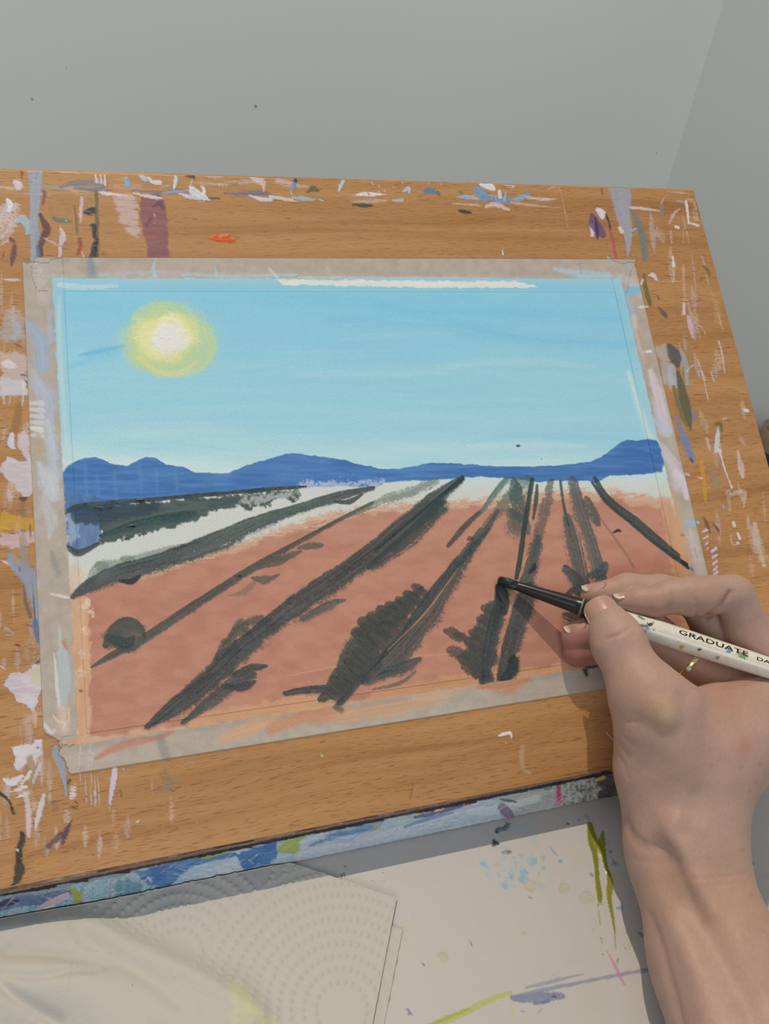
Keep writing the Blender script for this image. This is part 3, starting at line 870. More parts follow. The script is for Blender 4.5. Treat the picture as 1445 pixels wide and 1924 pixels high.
    s([(1262, 690), (1264, 712), (1270, 724)], [16, 22, 14], (162, 180, 190), a=0.8, dry=0.42, bristle=5)
    s([(1274, 700), (1284, 745), (1292, 780), (1298, 806)], [10, 22, 18, 4], (78, 84, 58), a=0.95, dry=0.12, c2=(92, 96, 68))
    s([(1266, 726), (1276, 770), (1290, 800)], [8, 12, 6], (98, 100, 70), a=0.85, dry=0.3)
    s([(1261, 728), (1270, 760), (1280, 790)], [1.5, 2, 1.5], (190, 140, 80), a=0.9, dry=0.1)
    th([(1300, 772), (1304, 780), (1304, 792)], [5, 9, 5], (106, 122, 156), dry=0.25)
    s([(1270, 782), (1278, 804), (1288, 830), (1300, 862)], [6, 9, 20, 14], (98, 118, 152), a=0.95, dry=0.2, c2=(120, 132, 150))
    s([(1298, 862), (1302, 868)], [6, 4], (86, 56, 86), a=0.9, dry=0.1)
    th([(1290, 698), (1302, 686)], [3, 3], (214, 210, 206))
    st([(1312, 676), (1322, 710), (1332, 756)], [3, 5, 3], (206, 192, 190), 0.8, 0.3)
    st([(1350, 640), (1356, 660), (1362, 700)], [5, 6, 4], (210, 194, 186), 0.8, 0.3)
    st([(1336, 700), (1342, 718)], [6, 5], (208, 190, 176), 0.6, 0.4)
    s([(1304, 742), (1328, 740)], [2, 2], (90, 76, 60), a=0.7, dry=0.2); s([(1342, 739), (1360, 738)], [2, 2.5], (76, 62, 48), a=0.8, dry=0.1)
    th([(1399, 771), (1405, 773)], [7, 7], (224, 220, 212), thick=0.2)
    s([(1398, 702), (1402, 720)], [3, 3], (90, 86, 76), a=0.8, dry=0.1)
    s([(1345, 796), (1354, 796), (1356, 809)], [6, 5, 5], (92, 92, 56), a=0.9, dry=0.15)
    th([(1358, 788), (1364, 786)], [3, 4], (220, 214, 206))
    th([(1349, 804), (1348, 826), (1346, 848)], [4, 12, 9], (196, 202, 206), dry=0.1)
    th([(1352, 845), (1360, 876), (1370, 904), (1375, 916)], [7, 5, 4, 6], (210, 200, 198), dry=0.1)
    st([(1328, 824), (1334, 846)], [8, 6], (206, 192, 200), 0.6, 0.4)
    st([(1386, 846), (1392, 876), (1396, 896)], [4, 16, 8], (206, 196, 184), 0.75, 0.4)
    s([(1318, 868), (1322, 900), (1326, 940)], [10, 11, 8], (194, 142, 44), a=0.75, dry=0.3)
    s([(1334, 880), (1344, 900), (1346, 922)], [10, 20, 10], (134, 128, 100), a=0.7, dry=0.35)
    th([(1312, 897), (1320, 899)], [3, 3], (224, 216, 204)); th([(1329, 917), (1334, 916)], [2.5, 2.5], (216, 206, 190))
    st([(1358, 916), (1368, 918)], [4, 5], (164, 84, 86), 0.7, 0.3)
    st([(1368, 924), (1372, 960)], [12, 6], (200, 178, 150), 0.5, 0.5)
    st([(1376, 928), (1398, 924), (1400, 940), (1396, 955)], [14, 12, 6, 4], (206, 190, 168), 0.6, 0.5)
    th([(1359, 948), (1360, 956)], [5, 6], (146, 150, 164), dry=0.2)
    th([(1378, 982), (1380, 988)], [8, 8], (216, 208, 198)); th([(1386, 1002), (1390, 1012)], [6, 7], (222, 216, 208), thick=0.18)
    th([(1386, 1020), (1388, 1022)], [6, 6], (216, 208, 196)); st([(1374, 1006), (1376, 1022), (1384, 1024)], [5, 5, 4], (206, 188, 166), 0.7, 0.4)
    st([(1418, 984), (1426, 1030), (1436, 1062)], [10, 22, 12], (206, 196, 176), 0.65, 0.45)
    st([(1404, 974), (1406, 994)], [5, 6], (206, 190, 170), 0.5, 0.4)
    s([(1322, 972), (1328, 984), (1334, 1000)], [4, 9, 5], (110, 62, 66), a=0.85, dry=0.42)
    s([(1340, 984), (1348, 994), (1352, 1004)], [3, 8, 3], (106, 58, 62), a=0.9, dry=0.25)
    for k, y in enumerate((1000, 1012, 1024, 1034)):
        th([(1320 + k * 2, y), (1328 + k, y - 4)], [5 - k * .6, 7 - k], (208, 194, 206), dry=0.15)
    for k, y in enumerate((1036, 1048, 1060, 1071, 1080)):
        th([(1338 + k, y), (1345 + k * .5, y - 5)], [7, 8], (208, 194, 206), dry=0.15)
    st([(1286, 890), (1296, 893)], [5, 6], (206, 196, 202), 0.8, 0.3)
    th([(1300, 980), (1312, 982)], [8, 7], (150, 186, 204))
    st([(1428, 1120), (1430, 1150)], [3, 3], (204, 182, 150), 0.6, 0.3)
    c.specks((1240, 420, 1420, 1060), 26, (214, 200, 180), 0.8, 1.6, seed=8)
    # ---- left edge, from the tape corner down
    st([(4, 524), (24, 526), (40, 526)], [3, 7, 4], (212, 196, 204), 0.85, 0.3)
    c.fill([(0, 590), (20, 582), (44, 590), (50, 640), (30, 650), (0, 640)], (168, 176, 176), 0.55, soft=10, rough=8, dry=0.5, stretch=(20, 4))
    st([(28, 606), (36, 620), (26, 636)], [16, 22, 14], (150, 178, 190), 0.7, 0.5)
    st([(26, 645), (40, 652)], [3, 5], (80, 66, 76), 0.8, 0.2)
    c.fill([(0, 664), (50, 660), (54, 740), (0, 744)], (196, 182, 172), 0.75, soft=8, rough=6, dry=0.35, stretch=(30, 4))
    th([(6, 684), (18, 686), (28, 690)], [10, 20, 6], (216, 212, 208), dry=0.3)
    c.fill([(0, 710), (40, 716), (54, 730), (54, 742), (0, 742)], (196, 200, 200), 0.8, soft=4, rough=4, dry=0.3, stretch=(20, 4))
    th([(40, 704), (52, 706)], [6, 6], (96, 104, 140), dry=0.3); s([(44, 712), (54, 722)], [4, 6], (70, 66, 80), a=0.8, dry=0.3)
    st([(44, 716), (44, 740), (42, 762)], [10, 8, 3], (206, 206, 206), 0.8, 0.3)
    st([(6, 744), (8, 758)], [8, 5], (196, 192, 180), 0.7, 0.4); st([(20, 744), (18, 760)], [10, 5], (190, 186, 172), 0.6, 0.45)
    s([(36, 760), (32, 790), (24, 820), (14, 836)], [14, 20, 20, 12], (112, 90, 50), a=0.55, dry=0.42)
    st([(52, 800), (48, 830), (54, 860)], [16, 24, 10], (196, 172, 160), 0.7, 0.35)
    s([(54, 806), (60, 812), (60, 840)], [4, 5, 4], (96, 70, 70), a=0.8, dry=0.2)
    th([(22, 818), (20, 832), (26, 842)], [14, 16, 8], (206, 212, 216), dry=0.12)
    c.fill([(32, 816), (48, 808), (54, 820), (54, 868), (40, 850), (34, 838)], (202, 192, 194), 0.85, soft=3, rough=3, dry=0.2)
    c.fill([(2, 884), (12, 858), (40, 868), (62, 860), (66, 930), (44, 935), (30, 915), (18, 905)], (206, 204, 206), 0.92, soft=3, rough=4, dry=0.18, c2=(196, 186, 186), stretch=(24, 4))
    st([(50, 884), (60, 910)], [10, 14], (212, 190, 176), 0.7, 0.3)
    th([(36, 936), (44, 938), (50, 934)], [4, 10, 4], (72, 64, 54), dry=0.15)
    st([(42, 944), (42, 970), (44, 1000), (42, 1030)], [12, 14, 16, 14], (112, 106, 92), 0.7, 0.4)
    c.fill([(0, 962), (30, 966), (68, 976), (66, 996), (30, 994), (0, 1000)], (200, 152, 50), 0.7, soft=6, rough=5, dry=0.36, stretch=(24, 3))
    th([(0, 990), (8, 992), (20, 996)], [3, 6, 3], (206, 164, 60), dry=0.3)
    c.fill([(0, 1000), (40, 1004), (70, 1000), (70, 1016), (30, 1030), (0, 1030)], (200, 176, 172), 0.8, soft=6, rough=5, dry=0.3, stretch=(30, 4))
    th([(52, 1000), (62, 1002), (70, 1005)], [2, 4, 3], (216, 200, 180), dry=0.3)
    s([(0, 1052), (10, 1056), (20, 1062)], [3, 6, 6], (214, 204, 206), a=0.8, dry=0.3)
    s([(20, 1045), (30, 1060), (50, 1080), (66, 1120), (72, 1170)], [14, 30, 34, 26, 18], (134, 150, 168), a=0.92, dry=0.2, rough=0.3, c2=(124, 140, 160))
    s([(42, 1010), (46, 1050), (50, 1072)], [16, 20, 10], (136, 138, 138), a=0.7, dry=0.35)
    th([(28, 1048), (31, 1058)], [8, 8], (176, 140, 56), dry=0.25); th([(38, 1014), (44, 1024)], [5, 6], (182, 146, 60), dry=0.3)
    s([(57, 970), (57, 1020), (60, 1080), (63, 1130), (66, 1176)], [2, 2, 2.5, 2.5, 3], (54, 58, 62), a=0.85, dry=0.1)
    s([(36, 1030), (38, 1060), (36, 1080)], [1.5, 2, 1.5], (60, 70, 80), a=0.8, dry=0.1)
    s([(44, 1100), (48, 1130), (58, 1160)], [5, 9, 7], (84, 92, 96), a=0.85, dry=0.25)
    th([(66, 1105), (70, 1112), (70, 1122)], [5, 6, 4], (176, 150, 70), dry=0.3)
    s([(66, 1168), (70, 1190), (76, 1210)], [14, 16, 10], (84, 102, 136), a=0.9, dry=0.28)
    st([(50, 1174), (60, 1176)], [6, 6], (100, 84, 86), 0.7, 0.3)
    st([(10, 1180), (20, 1186), (26, 1192), (10, 1194)], [10, 6, 6, 6], (176, 170, 150), 0.6, 0.4)
    th([(30, 1212), (38, 1213)], [6, 6], (92, 58, 76), dry=0.3); st([(46, 1214), (52, 1214)], [4, 4], (110, 70, 80), 0.7)
    st([(56, 1200), (50, 1230), (60, 1250)], [12, 16, 20], (150, 150, 132), 0.5, 0.5)
    s([(66, 1246), (74, 1242), (80, 1240)], [4, 7, 8], (56, 56, 56), a=0.95, dry=0.1); st([(66, 1232), (76, 1218)], [4, 8], (80, 78, 80), 0.7, 0.45)
    c.fill([(16, 1262), (40, 1264), (58, 1258), (60, 1252), (80, 1250), (80, 1292), (70, 1322), (62, 1342), (54, 1326), (36, 1318), (20, 1300), (8, 1286)], (208, 204, 202), 0.95, soft=2, rough=3.5, dry=0.12, c2=(190, 180, 184), stretch=(26, 4), thick=0.06)
    c.fill([(58, 1256), (80, 1250), (80, 1284), (60, 1290)], (194, 190, 140), 0.7, soft=6, rough=4, dry=0.2)
    th([(58, 1318), (61, 1340)], [6, 2], (206, 206, 212)); st([(0, 1252), (10, 1258)], [4, 4], (214, 206, 204), 0.8, 0.2)
    st([(44, 1360), (64, 1346), (80, 1338)], [6, 10, 8], (182, 166, 162), 0.6, 0.35); st([(52, 1350), (54, 1390)], [24, 18], (186, 170, 164), 0.5, 0.45)
    c.fill([(22, 1404), (60, 1398), (66, 1390), (80, 1388), (78, 1410), (70, 1430), (62, 1450), (52, 1436), (36, 1448), (24, 1438), (28, 1420)], (212, 210, 208), 0.95, soft=2, rough=3, dry=0.15, c2=(200, 196, 198), thick=0.08)
    c.dab(71, 1405, 3.4, 3.2, (50, 40, 56), a=1, soft=0.2)
    c.fill([(48, 1424), (62, 1416), (66, 1440), (72, 1450), (64, 1484), (50, 1480), (56, 1456), (48, 1440)], (142, 122, 80), 0.8, soft=3, rough=3, dry=0.15)
    th([(6, 1464), (24, 1470), (42, 1458)], [6, 18, 8], (214, 208, 212), dry=0.15); th([(40, 1474), (54, 1456), (58, 1448)], [5, 9, 3], (216, 214, 212), dry=0.15)
    th([(20, 1488), (38, 1482), (50, 1478)], [2, 8, 5], (216, 210, 208), dry=0.15); th([(28, 1500), (42, 1494), (54, 1490)], [2, 7, 5], (218, 212, 210), dry=0.15)
    th([(78, 1432), (70, 1450), (62, 1470)], [4, 10, 5], (186, 190, 184), dry=0.25)
    st([(48, 1490), (54, 1530), (53, 1560), (54, 1574)], [10, 16, 13, 5], (206, 190, 190), 0.85, 0.25, bristle=6)
    th([(82, 1494), (76, 1520), (68, 1550), (66, 1558)], [10, 15, 8, 3], (210, 206, 206), dry=0.25, c2=(190, 192, 188))
    s([(0, 1490), (12, 1500), (20, 1512), (25, 1528)], [8, 8, 5, 7], (50, 46, 40), a=0.97, dry=0.05, thick=0.12, gloss=0.5)
    s([(40, 1562), (42, 1576), (36, 1598), (34, 1618)], [3, 14, 15, 12], (46, 46, 38), a=0.97, dry=0.06, rough=0.6, thick=0.1)
    s([(36, 1620), (38, 1634), (34, 1650), (24, 1664)], [16, 24, 16, 10], (48, 42, 34), a=0.97, dry=0.15, rough=0.5, thick=0.1)
    th([(32, 1596), (33, 1598)], [5, 5], (190, 196, 190))
    s([(104, 1404), (106, 1418), (116, 1440), (122, 1470), (124, 1496)], [12, 16, 18, 10, 4], (130, 146, 158), a=0.97, dry=0.06, rough=0.3, c2=(138, 152, 162), thick=0.06)
    th([(128, 1472), (132, 1466)], [7, 5], (60, 62, 36))
    for y, w in ((1476, 4), (1482, 5), (1488, 5), (1494, 6), (1500, 5)):
        th([(132, y + 1), (143, y - 2)], [w, w * 0.7], (214, 202, 204), dry=0.15)
    for x0, x1 in ((150, 154), (166, 170), (170, 176), (178, 180), (184, 186), (160, 162)):
        st([(x0, 1448), (x1, 1490), (x1 + 2, 1515)], [2.2, 2.6, 1.5], (210, 194, 190), 0.75, 0.2)
    s([(216, 1444), (213, 1470), (208, 1500), (207, 1516)], [13, 14, 9, 2], (206, 192, 204), a=0.95, dry=0.1, c2=(198, 184, 196), thick=0.06)
    c.dab(232, 1445, 3, 3, (170, 172, 168), a=0.8); th([(206, 1516), (207, 1524)], [2, 2], (206, 190, 190))
    s([(160, 1502), (164, 1492)], [3, 3], (80, 72, 62), a=0.8, dry=0.1); s([(178, 1500), (186, 1490)], [4, 3], (96, 86, 84), a=0.8, dry=0.2); s([(222, 1488), (228, 1486), (228, 1498)], [4, 4, 3], (90, 80, 66), a=0.7, dry=0.3)
    s([(140, 1504), (146, 1512), (140, 1518)], [3, 3, 3], (70, 58, 50), a=0.85, dry=0.1); s([(134, 1514), (144, 1520)], [3, 4], (66, 56, 52), a=0.85, dry=0.1)
    st([(90, 1504), (106, 1516), (100, 1526)], [14, 18, 10], (120, 98, 78), 0.55, 0.5); st([(84, 1440), (100, 1445)], [14, 16], (150, 130, 120), 0.5, 0.5)
    s([(92, 1590), (106, 1576), (112, 1566), (122, 1570), (134, 1540)], [14, 16, 10, 10, 4], (80, 58, 68), a=0.9, dry=0.22, rough=0.7)
    s([(118, 1586), (122, 1566), (130, 1548)], [8, 14, 6], (80, 58, 68), a=0.92, dry=0.2, rough=0.6)
    s([(104, 1602), (124, 1600), (142, 1594)], [2, 3, 2], (92, 82, 76), a=0.7, dry=0.2); st([(78, 1588), (88, 1590)], [8, 10], (110, 104, 60), 0.5, 0.4)
    st([(60, 1624), (84, 1618), (108, 1612)], [8, 18, 10], (176, 130, 44), 0.6, 0.4); st([(56, 1640), (64, 1636)], [4, 5], (150, 130, 50), 0.6, 0.3)
    st([(310, 1446), (318, 1470), (314, 1480)], [12, 16, 20], (120, 110, 88), 0.6, 0.4); st([(294, 1486), (310, 1480), (330, 1470)], [14, 20, 26], (130, 116, 92), 0.55, 0.48)
    s([(320, 1484), (327, 1487)], [4, 4], (70, 66, 56), a=0.8, dry=0.1)
    th([(257, 1545), (261, 1542)], [6, 8], (196, 186, 170), dry=0.2)
    for x, y in ((176, 1606), (108, 1630), (252, 1556), (332, 1555), (337, 1478), (296, 1552), (604, 1420), (680, 1388), (544, 1485), (456, 1436), (416, 1567), (170, 1500), (861, 1440), (300, 1551)):
        c.dab(x, y, 1.8, 1.8, (210, 190, 160) if (x + y) % 3 else (88, 70, 56), a=0.85)
    th([(472, 1573), (480, 1572)], [6, 5], (150, 170, 158), dry=0.2); c.dab(605, 1420, 3.5, 4, (176, 184, 180), a=0.9); c.dab(370, 1545, 4, 5, (150, 130, 100), a=0.5); c.dab(350, 1440, 4, 3, (150, 120, 110), a=0.6)
    st([(340, 1438), (362, 1430)], [6, 12], (160, 130, 120), 0.5, 0.4)
    # ---- lower right
    s([(938, 1382), (950, 1378), (960, 1378), (961, 1388)], [6, 8, 6, 3], (226, 222, 214), a=0.97, dry=0.05, thick=0.15)
    th([(950, 1394), (951, 1399)], [2.5, 2], (214, 208, 196))
    s([(982, 1402), (980, 1420), (984, 1446), (996, 1452)], [12, 14, 10, 8], (176, 150, 116), a=0.6, dry=0.45)
    th([(1147, 1306), (1148, 1310)], [4, 4], (206, 200, 196)); s([(1140, 1377), (1146, 1384), (1153, 1392)], [5, 4, 2], (196, 188, 180), a=0.9, dry=0.1)
    th([(896, 1348), (897, 1348)], [3, 3], (214, 206, 196)); th([(861, 1438), (862, 1438)], [3, 3], (206, 196, 176))
    st([(776, 1470), (774, 1486), (770, 1500)], [2, 3, 3], (130, 70, 76), 0.8, 0.2)
    # ---- bottom lip of the board: rubbed with grey, peach and dark paint
    yb = lambda x: 1681 - 0.2019 * x
    rng = random.Random(3)
    for k in range(70):
        x = rng.uniform(-10, 1250)
        L = rng.uniform(20, 80)
        s([(x, yb(x) - rng.uniform(1, 9)), (x + L, yb(x + L) - rng.uniform(1, 7))], [1.5, rng.uniform(2.5, 5)], rng.choice([(170, 150, 130), (150, 130, 112), (110, 92, 80), (96, 74, 60), (190, 160, 146), (64, 56, 52)]), a=0.65, dry=0.35)
    s([(0, yb(0) - 4), (80, yb(80) - 6), (160, yb(160) - 4)], [3, 5, 3], (150, 66, 52), a=0.8, dry=0.35)
    s([(300, yb(300) - 2), (700, yb(700) - 2), (1200, yb(1200) - 2)], [2, 3, 4], (84, 66, 54), a=0.7, dry=0.3)
    s([(700, yb(700) - 4), (900, yb(900) - 5), (1170, yb(1170) - 8)], [3, 6, 8], (88, 70, 50), a=0.7, dry=0.4)
    c.specks((0, 1420, 800, 1660), 30, (216, 190, 150), 0.6, 1.2, seed=21)
    c.specks((120, 340, 1280, 480), 26, (110, 90, 76), 0.6, 1.2, a=0.6, seed=22)
board_paint(bc)

edge = np.minimum.reduce([gu - U0, U1 - gu, gv - V0, V1 - gv]).ravel()
corner = np.hypot(np.maximum(gu - (U1 - 2.2), 0), np.maximum((V0 + 2.2) - gv, 0)).ravel()
hh = bc.h - 0.9 * np.clip(1 - edge / 0.9, 0, 1) ** 2
bv = bpos(gu.ravel(), gv.ravel(), hh)
nu, nvv = len(us), len(vs)
ci = inner[:-1, :-1] & inner[1:, :-1] & inner[:-1, 1:] & inner[1:, 1:]
cut = ((gu > U1 - 2.2) & (gv < V0 + 2.2) & (np.hypot(gu - (U1 - 2.2), gv - (V0 + 2.2)) > 2.4))
co_ = cut[:-1, :-1] & cut[1:, :-1] & cut[:-1, 1:] & cut[1:, 1:]
q = grid_quads(nvv, nu, keep=~(ci | co_).ravel())
used = np.zeros(len(bv), bool)
used[q.ravel()] = True
remap = np.cumsum(used) - 1
face = mesh_np('painted_face', bv[used], remap[q])
for nm in ('rgb', 'a', 'gloss'):
    setattr(bc, nm, getattr(bc, nm)[used])
bc.put(face)
link('painted_face', face, WOOD, brd)['label'] = 'beech face of the board smeared with old paint'

# front rail under the board, crusted with paint
RT = zA - 0.0003
xs = np.arange(bx0, bx1 + 1e-6, 0.0004)
zs = np.linspace(RT, 0.0004, 46)
gx, gz = np.meshgrid(xs, zs)
yF = yA + 0.0004
rp = np.stack([gx.ravel(), np.full(gx.size, yF), gz.ravel()], 1)
rc = Canvas(rp, (0.62, 0.62, 0.60))
rc.lay(np.arange(len(rc.x)), np.array((0.30, 0.36, 0.42)), np.ones(len(rc.x)))
def rail_paint(c):
    s = c.stroke
    top = lambda x: 1681 - 0.2019 * x
    mid = lambda x, t: top(x) + t * (60 - 0.005 * x)            # t: 0 top edge .. 1 bottom edge
    LBL, BL, DB, WH = (150, 184, 198), (52, 92, 150), (40, 52, 84), (186, 200, 210)
    def pt(x, t):
        return (x, mid(x, t))
    s([pt(-20, -.14), pt(400, -.14), pt(800, -.14), pt(1300, -.14)], 22, (104, 80, 62), a=0.97, dry=0.05, c2=(128, 106, 88), bristle=6)
    for k in range(50):
        rg = random.Random(k)
        x = rg.uniform(-10, 1250)
        s([pt(x, -.12), pt(x + rg.uniform(20, 70), -.14)], [2, rg.uniform(4, 8)], rg.choice([(70, 56, 50), (150, 124, 108), (40, 38, 42), (128, 70, 58), (160, 140, 128)]), a=0.8, dry=0.3)
    s([pt(-10, .6), pt(150, .6), pt(300, .6), pt(420, .6)], [60, 60, 60, 60], LBL, a=0.95, dry=0.1, c2=(120, 156, 172), bristle=18)
    s([pt(420, .55), pt(700, .55), pt(900, .55), pt(1000, .55)], [60, 60, 60, 56], (150, 174, 196), a=0.95, dry=0.1, c2=(186, 198, 208), bristle=14)
    s([pt(960, .55), pt(1060, .55), pt(1140, .55)], [56, 56, 56], (140, 150, 152), a=0.95, dry=0.1, c2=(170, 176, 168), bristle=12)
    c.fill([pt(1040, 0), pt(1190, 0), pt(1190, 1), pt(1060, 1)], (170, 168, 156), 0.8, dry=0.35, rough=4, c2=(70, 72, 66), stretch=(4, 4))
    c.fill([pt(1118, 0), pt(1300, 0), pt(1300, 1), pt(1128, 1)], (44, 42, 42), 0.9, dry=0.25, rough=8, c2=(76, 72, 68), stretch=(10, 3))
    # vertical bristle marks on the left
    rng = random.Random(9)
    for k in range(120):
        x = rng.uniform(-5, 300)
        s([pt(x, rng.uniform(.2, .45)), pt(x - 3, rng.uniform(.75, 1.0))], [rng.uniform(1.5, 4), 2], rng.choice([(110, 148, 164), (176, 204, 212), (92, 120, 142), (190, 176, 186), (70, 96, 112)]), a=0.7, dry=0.25)
    s([pt(0, .35), pt(40, .3), pt(90, .4), pt(140, .3)], [22, 26, 26, 12], (80, 92, 136), a=0.85, dry=0.3, c2=(60, 66, 104))
    s([pt(0, .3), pt(16, .28), pt(34, .3)], [10, 16, 8], (48, 46, 70), a=0.9, dry=0.15)
    s([pt(66, .85), pt(90, .62), pt(126, .42)], [14, 18, 12], (196, 172, 186), a=0.85, dry=0.3)
    s([pt(16, .7), pt(40, .66)], [12, 14], (190, 160, 182), a=0.7, dry=0.4)
    s([pt(92, .7), pt(98, .55)], [4, 6], (196, 180, 90), a=0.8, dry=0.3)
    s([pt(140, .35), pt(146, .55), pt(146, .75)], [16, 20, 8], (140, 152, 60), a=0.97, dry=0.08, thick=0.15)
    s([pt(228, .55), pt(240, .6), pt(252, .65)], [34, 40, 34], (84, 128, 146), a=0.8, dry=0.35)
    s([pt(240, .2), pt(300, .15), pt(360, .2)], [10, 14, 10], (196, 192, 200), a=0.6, dry=0.5)
    c.fill([pt(250, .12), pt(380, .05), pt(440, .1), pt(450, .3), pt(400, .5), pt(350, .72), pt(310, .95), pt(280, .7)], BL, 0.95, soft=3, rough=4, dry=0.15, c2=(84, 124, 172), stretch=(20, 4), thick=0.08)
    s([pt(278, .38), pt(284, .52)], [5, 7], (176, 186, 206), a=0.8, dry=0.3)
    s([pt(320, .9), pt(370, .5), pt(440, .4)], [10, 24, 18], (168, 190, 208), a=0.85, dry=0.35, bristle=10)
    s([pt(340, .95), pt(420, .78), pt(500, .7)], [16, 26, 20], (176, 200, 212), a=0.85, dry=0.3, c2=(196, 190, 200), bristle=10)
    c.fill([pt(446, .2), pt(520, .05), pt(520, .5), pt(508, .8), pt(488, 1.0), pt(466, .95), pt(452, .6)], (44, 92, 152), 0.97, soft=3, rough=3, c2=(66, 112, 166), thick=0.08)
    s([pt(366, .96), pt(372, .9), pt(380, .86)], [5, 9, 5], (196, 74, 48), a=1, dry=0.0, thick=0.15)
    s([pt(530, .35), pt(548, .3), pt(552, .5)], [22, 34, 20], (142, 160, 82), a=0.95, dry=0.12, thick=0.1)
    s([pt(560, .12), pt(574, .05)], [14, 10], (130, 150, 70), a=0.9, dry=0.15); s([pt(380, .12), pt(430, .05)], [6, 8], (132, 156, 66), a=0.9, dry=0.2)
    c.fill([pt(560, .5), pt(640, .12), pt(720, .08), pt(715, .3), pt(690, .6), pt(660, .62), pt(620, .5)], (58, 104, 158), 0.85, soft=4, rough=5, dry=0.3, c2=(92, 136, 176))
    s([pt(700, .1), pt(712, .35), pt(690, .5)], [10, 14, 8], (146, 160, 100), a=0.75, dry=0.3)
    s([pt(560, .7), pt(640, .55), pt(760, .6)], [18, 28, 24], (178, 192, 212), a=0.75, dry=0.4, c2=(198, 190, 200))
    s([pt(720, .35), pt(760, .25), pt(800, .3)], [14, 18, 12], (140, 176, 176), a=0.7, dry=0.35)
    s([pt(780, .2), pt(830, .15), pt(868, .12)], [8, 14, 8], (58, 74, 116), a=0.85, dry=0.3)
    for x, col in ((782, (206, 170, 80)), (798, (186, 120, 160)), (824, (206, 160, 132)), (816, (196, 176, 176)), (880, (176, 60, 48)), (874, (180, 70, 50))):
        s([pt(x, .12), pt(x + 8, .08)], [5, 7], col, a=0.9, dry=0.15, thick=0.1)
    s([pt(760, .45), pt(800, .35), pt(850, .3)], [6, 9, 4], (84, 108, 164), a=0.7, dry=0.35)
    s([pt(880, .4), pt(930, .5), pt(1010, .4)], [12, 20, 16], (196, 204, 206), a=0.7, dry=0.4)
    s([pt(942, .45), pt(950, .62), pt(962, .85)], [18, 24, 12], (104, 92, 114), a=0.92, dry=0.15, thick=0.08, c2=(120, 104, 124))
    s([pt(940, .18), pt(956, .28), pt(970, .38)], [3, 7, 3], (62, 76, 96), a=0.85, dry=0.15)
    s([pt(1026, .12), pt(1034, .1)], [10, 8], (60, 120, 118), a=0.85, dry=0.2)
    s([pt(1049, .16), pt(1050, .4), pt(1050, .62)], [8, 11, 13], (170, 50, 110), a=0.95, dry=0.15); s([pt(1044, .75), pt(1050, .7)], [8, 10], (190, 110, 160), a=0.8, dry=0.3)
    s([pt(1120, .18), pt(1134, .15)], [8, 8], (186, 156, 100), a=0.9, dry=0.25)
    for k in range(190):
        x = rng.uniform(-5, 1120)
        t0 = rng.uniform(.25, .95)
        L = rng.uniform(8, 34)
        sl = rng.uniform(-.3, .3)
        s([pt(x, t0), pt(x + L, min(1, max(.15, t0 + sl)))], [1.2, rng.uniform(1.6, 3.6)], rng.choice([(206, 216, 222), (170, 194, 210), (120, 150, 184), (84, 112, 156), (196, 190, 204), (214, 220, 220)]), a=0.6, dry=0.3)
    # the dark crack under the board
    for k in range(60):
        x = rng.uniform(-5, 1200)
        s([pt(x, rng.uniform(.0, .06)), pt(x + rng.uniform(20, 60), rng.uniform(.0, .07))], [3, rng.uniform(4, 9)], rng.choice([(26, 26, 36), (36, 34, 44), (30, 34, 36)]), a=0.95, dry=0.12, rough=0.6)
    s([pt(-5, .02), pt(600, .02), pt(1200, .02)], [5, 6, 7], (28, 28, 36), a=0.9, dry=0.2, rough=0.5)
    # chipped lower edge
    for k in range(40):
        x = rng.uniform(0, 1200)
        s([pt(x, .98), pt(x + rng.uniform(10, 40), .98)], [2, 3], rng.choice([(110, 76, 56), (130, 96, 76), (60, 52, 50), (206, 206, 204)]), a=0.7, dry=0.3)
rail_paint(rc)

rp[:, 1] -= (rc.h + 0.35 * fbm(gx.ravel() * 900, gz.ravel() * 900, 3)) * 0.001
rag = (fbm(gx[0] * 260, gx[0] * 0, 12) - 0.5) * 0.0005
rp[:, 2] += np.interp(gz.ravel(), [0.0004, RT], [1, 0]) * np.tile(np.abs(rag), len(zs))
rnv = len(rp)
ny, nx = gz.shape
top2 = np.stack([xs, np.full(nx, yF + 0.014), np.full(nx, RT)], 1)
bot2 = np.stack([xs, np.full(nx, yF + 0.014), np.full(nx, 0.0004)], 1)
vv = np.r_[rp, top2, bot2]
i = np.arange(nx - 1)
tq = np.stack([i, i + 1, rnv + i + 1, rnv + i], 1)
last = (ny - 1) * nx
bq = np.stack([last + i, rnv + nx + i, rnv + nx + i + 1, last + i + 1], 1)
kq = np.stack([rnv + i, rnv + i + 1, rnv + nx + i + 1, rnv + nx + i], 1)
ends = []
for e in (0, nx - 1):
    col = [r * nx + e for r in range(ny)]
    ends.append((col[0], col[-1], rnv + nx + e, rnv + e))
rail = mesh_np('front_rail', vv, np.r_[grid_quads(ny, nx), tq, bq, kq, np.array(ends)])
for nm in ('rgb', 'a', 'gloss'):
    z = getattr(rc, nm)
    setattr(rc, nm, np.r_[z, z[:nx], z[last:last + nx]])
rc.put(rail)
link('front_rail', rail, RAILM, easel)['label'] = 'front rail caked in blue, white and black paint'
yR = yB_ + 0.005
for sx in (bx0 + 0.004, bx1 - 0.018):
    link('side_rail', box_mesh('side_rail', (sx, yF + 0.0145, 0.0), (sx + 0.014, yR, RT - 0.0006)), WOOD_BARE, easel)
link('rear_rail', box_mesh('rear_rail', (bx0 + 0.004, yR + 0.0002, 0.0), (bx1 - 0.004, yR + 0.014, RT)), WOOD_BARE, easel)
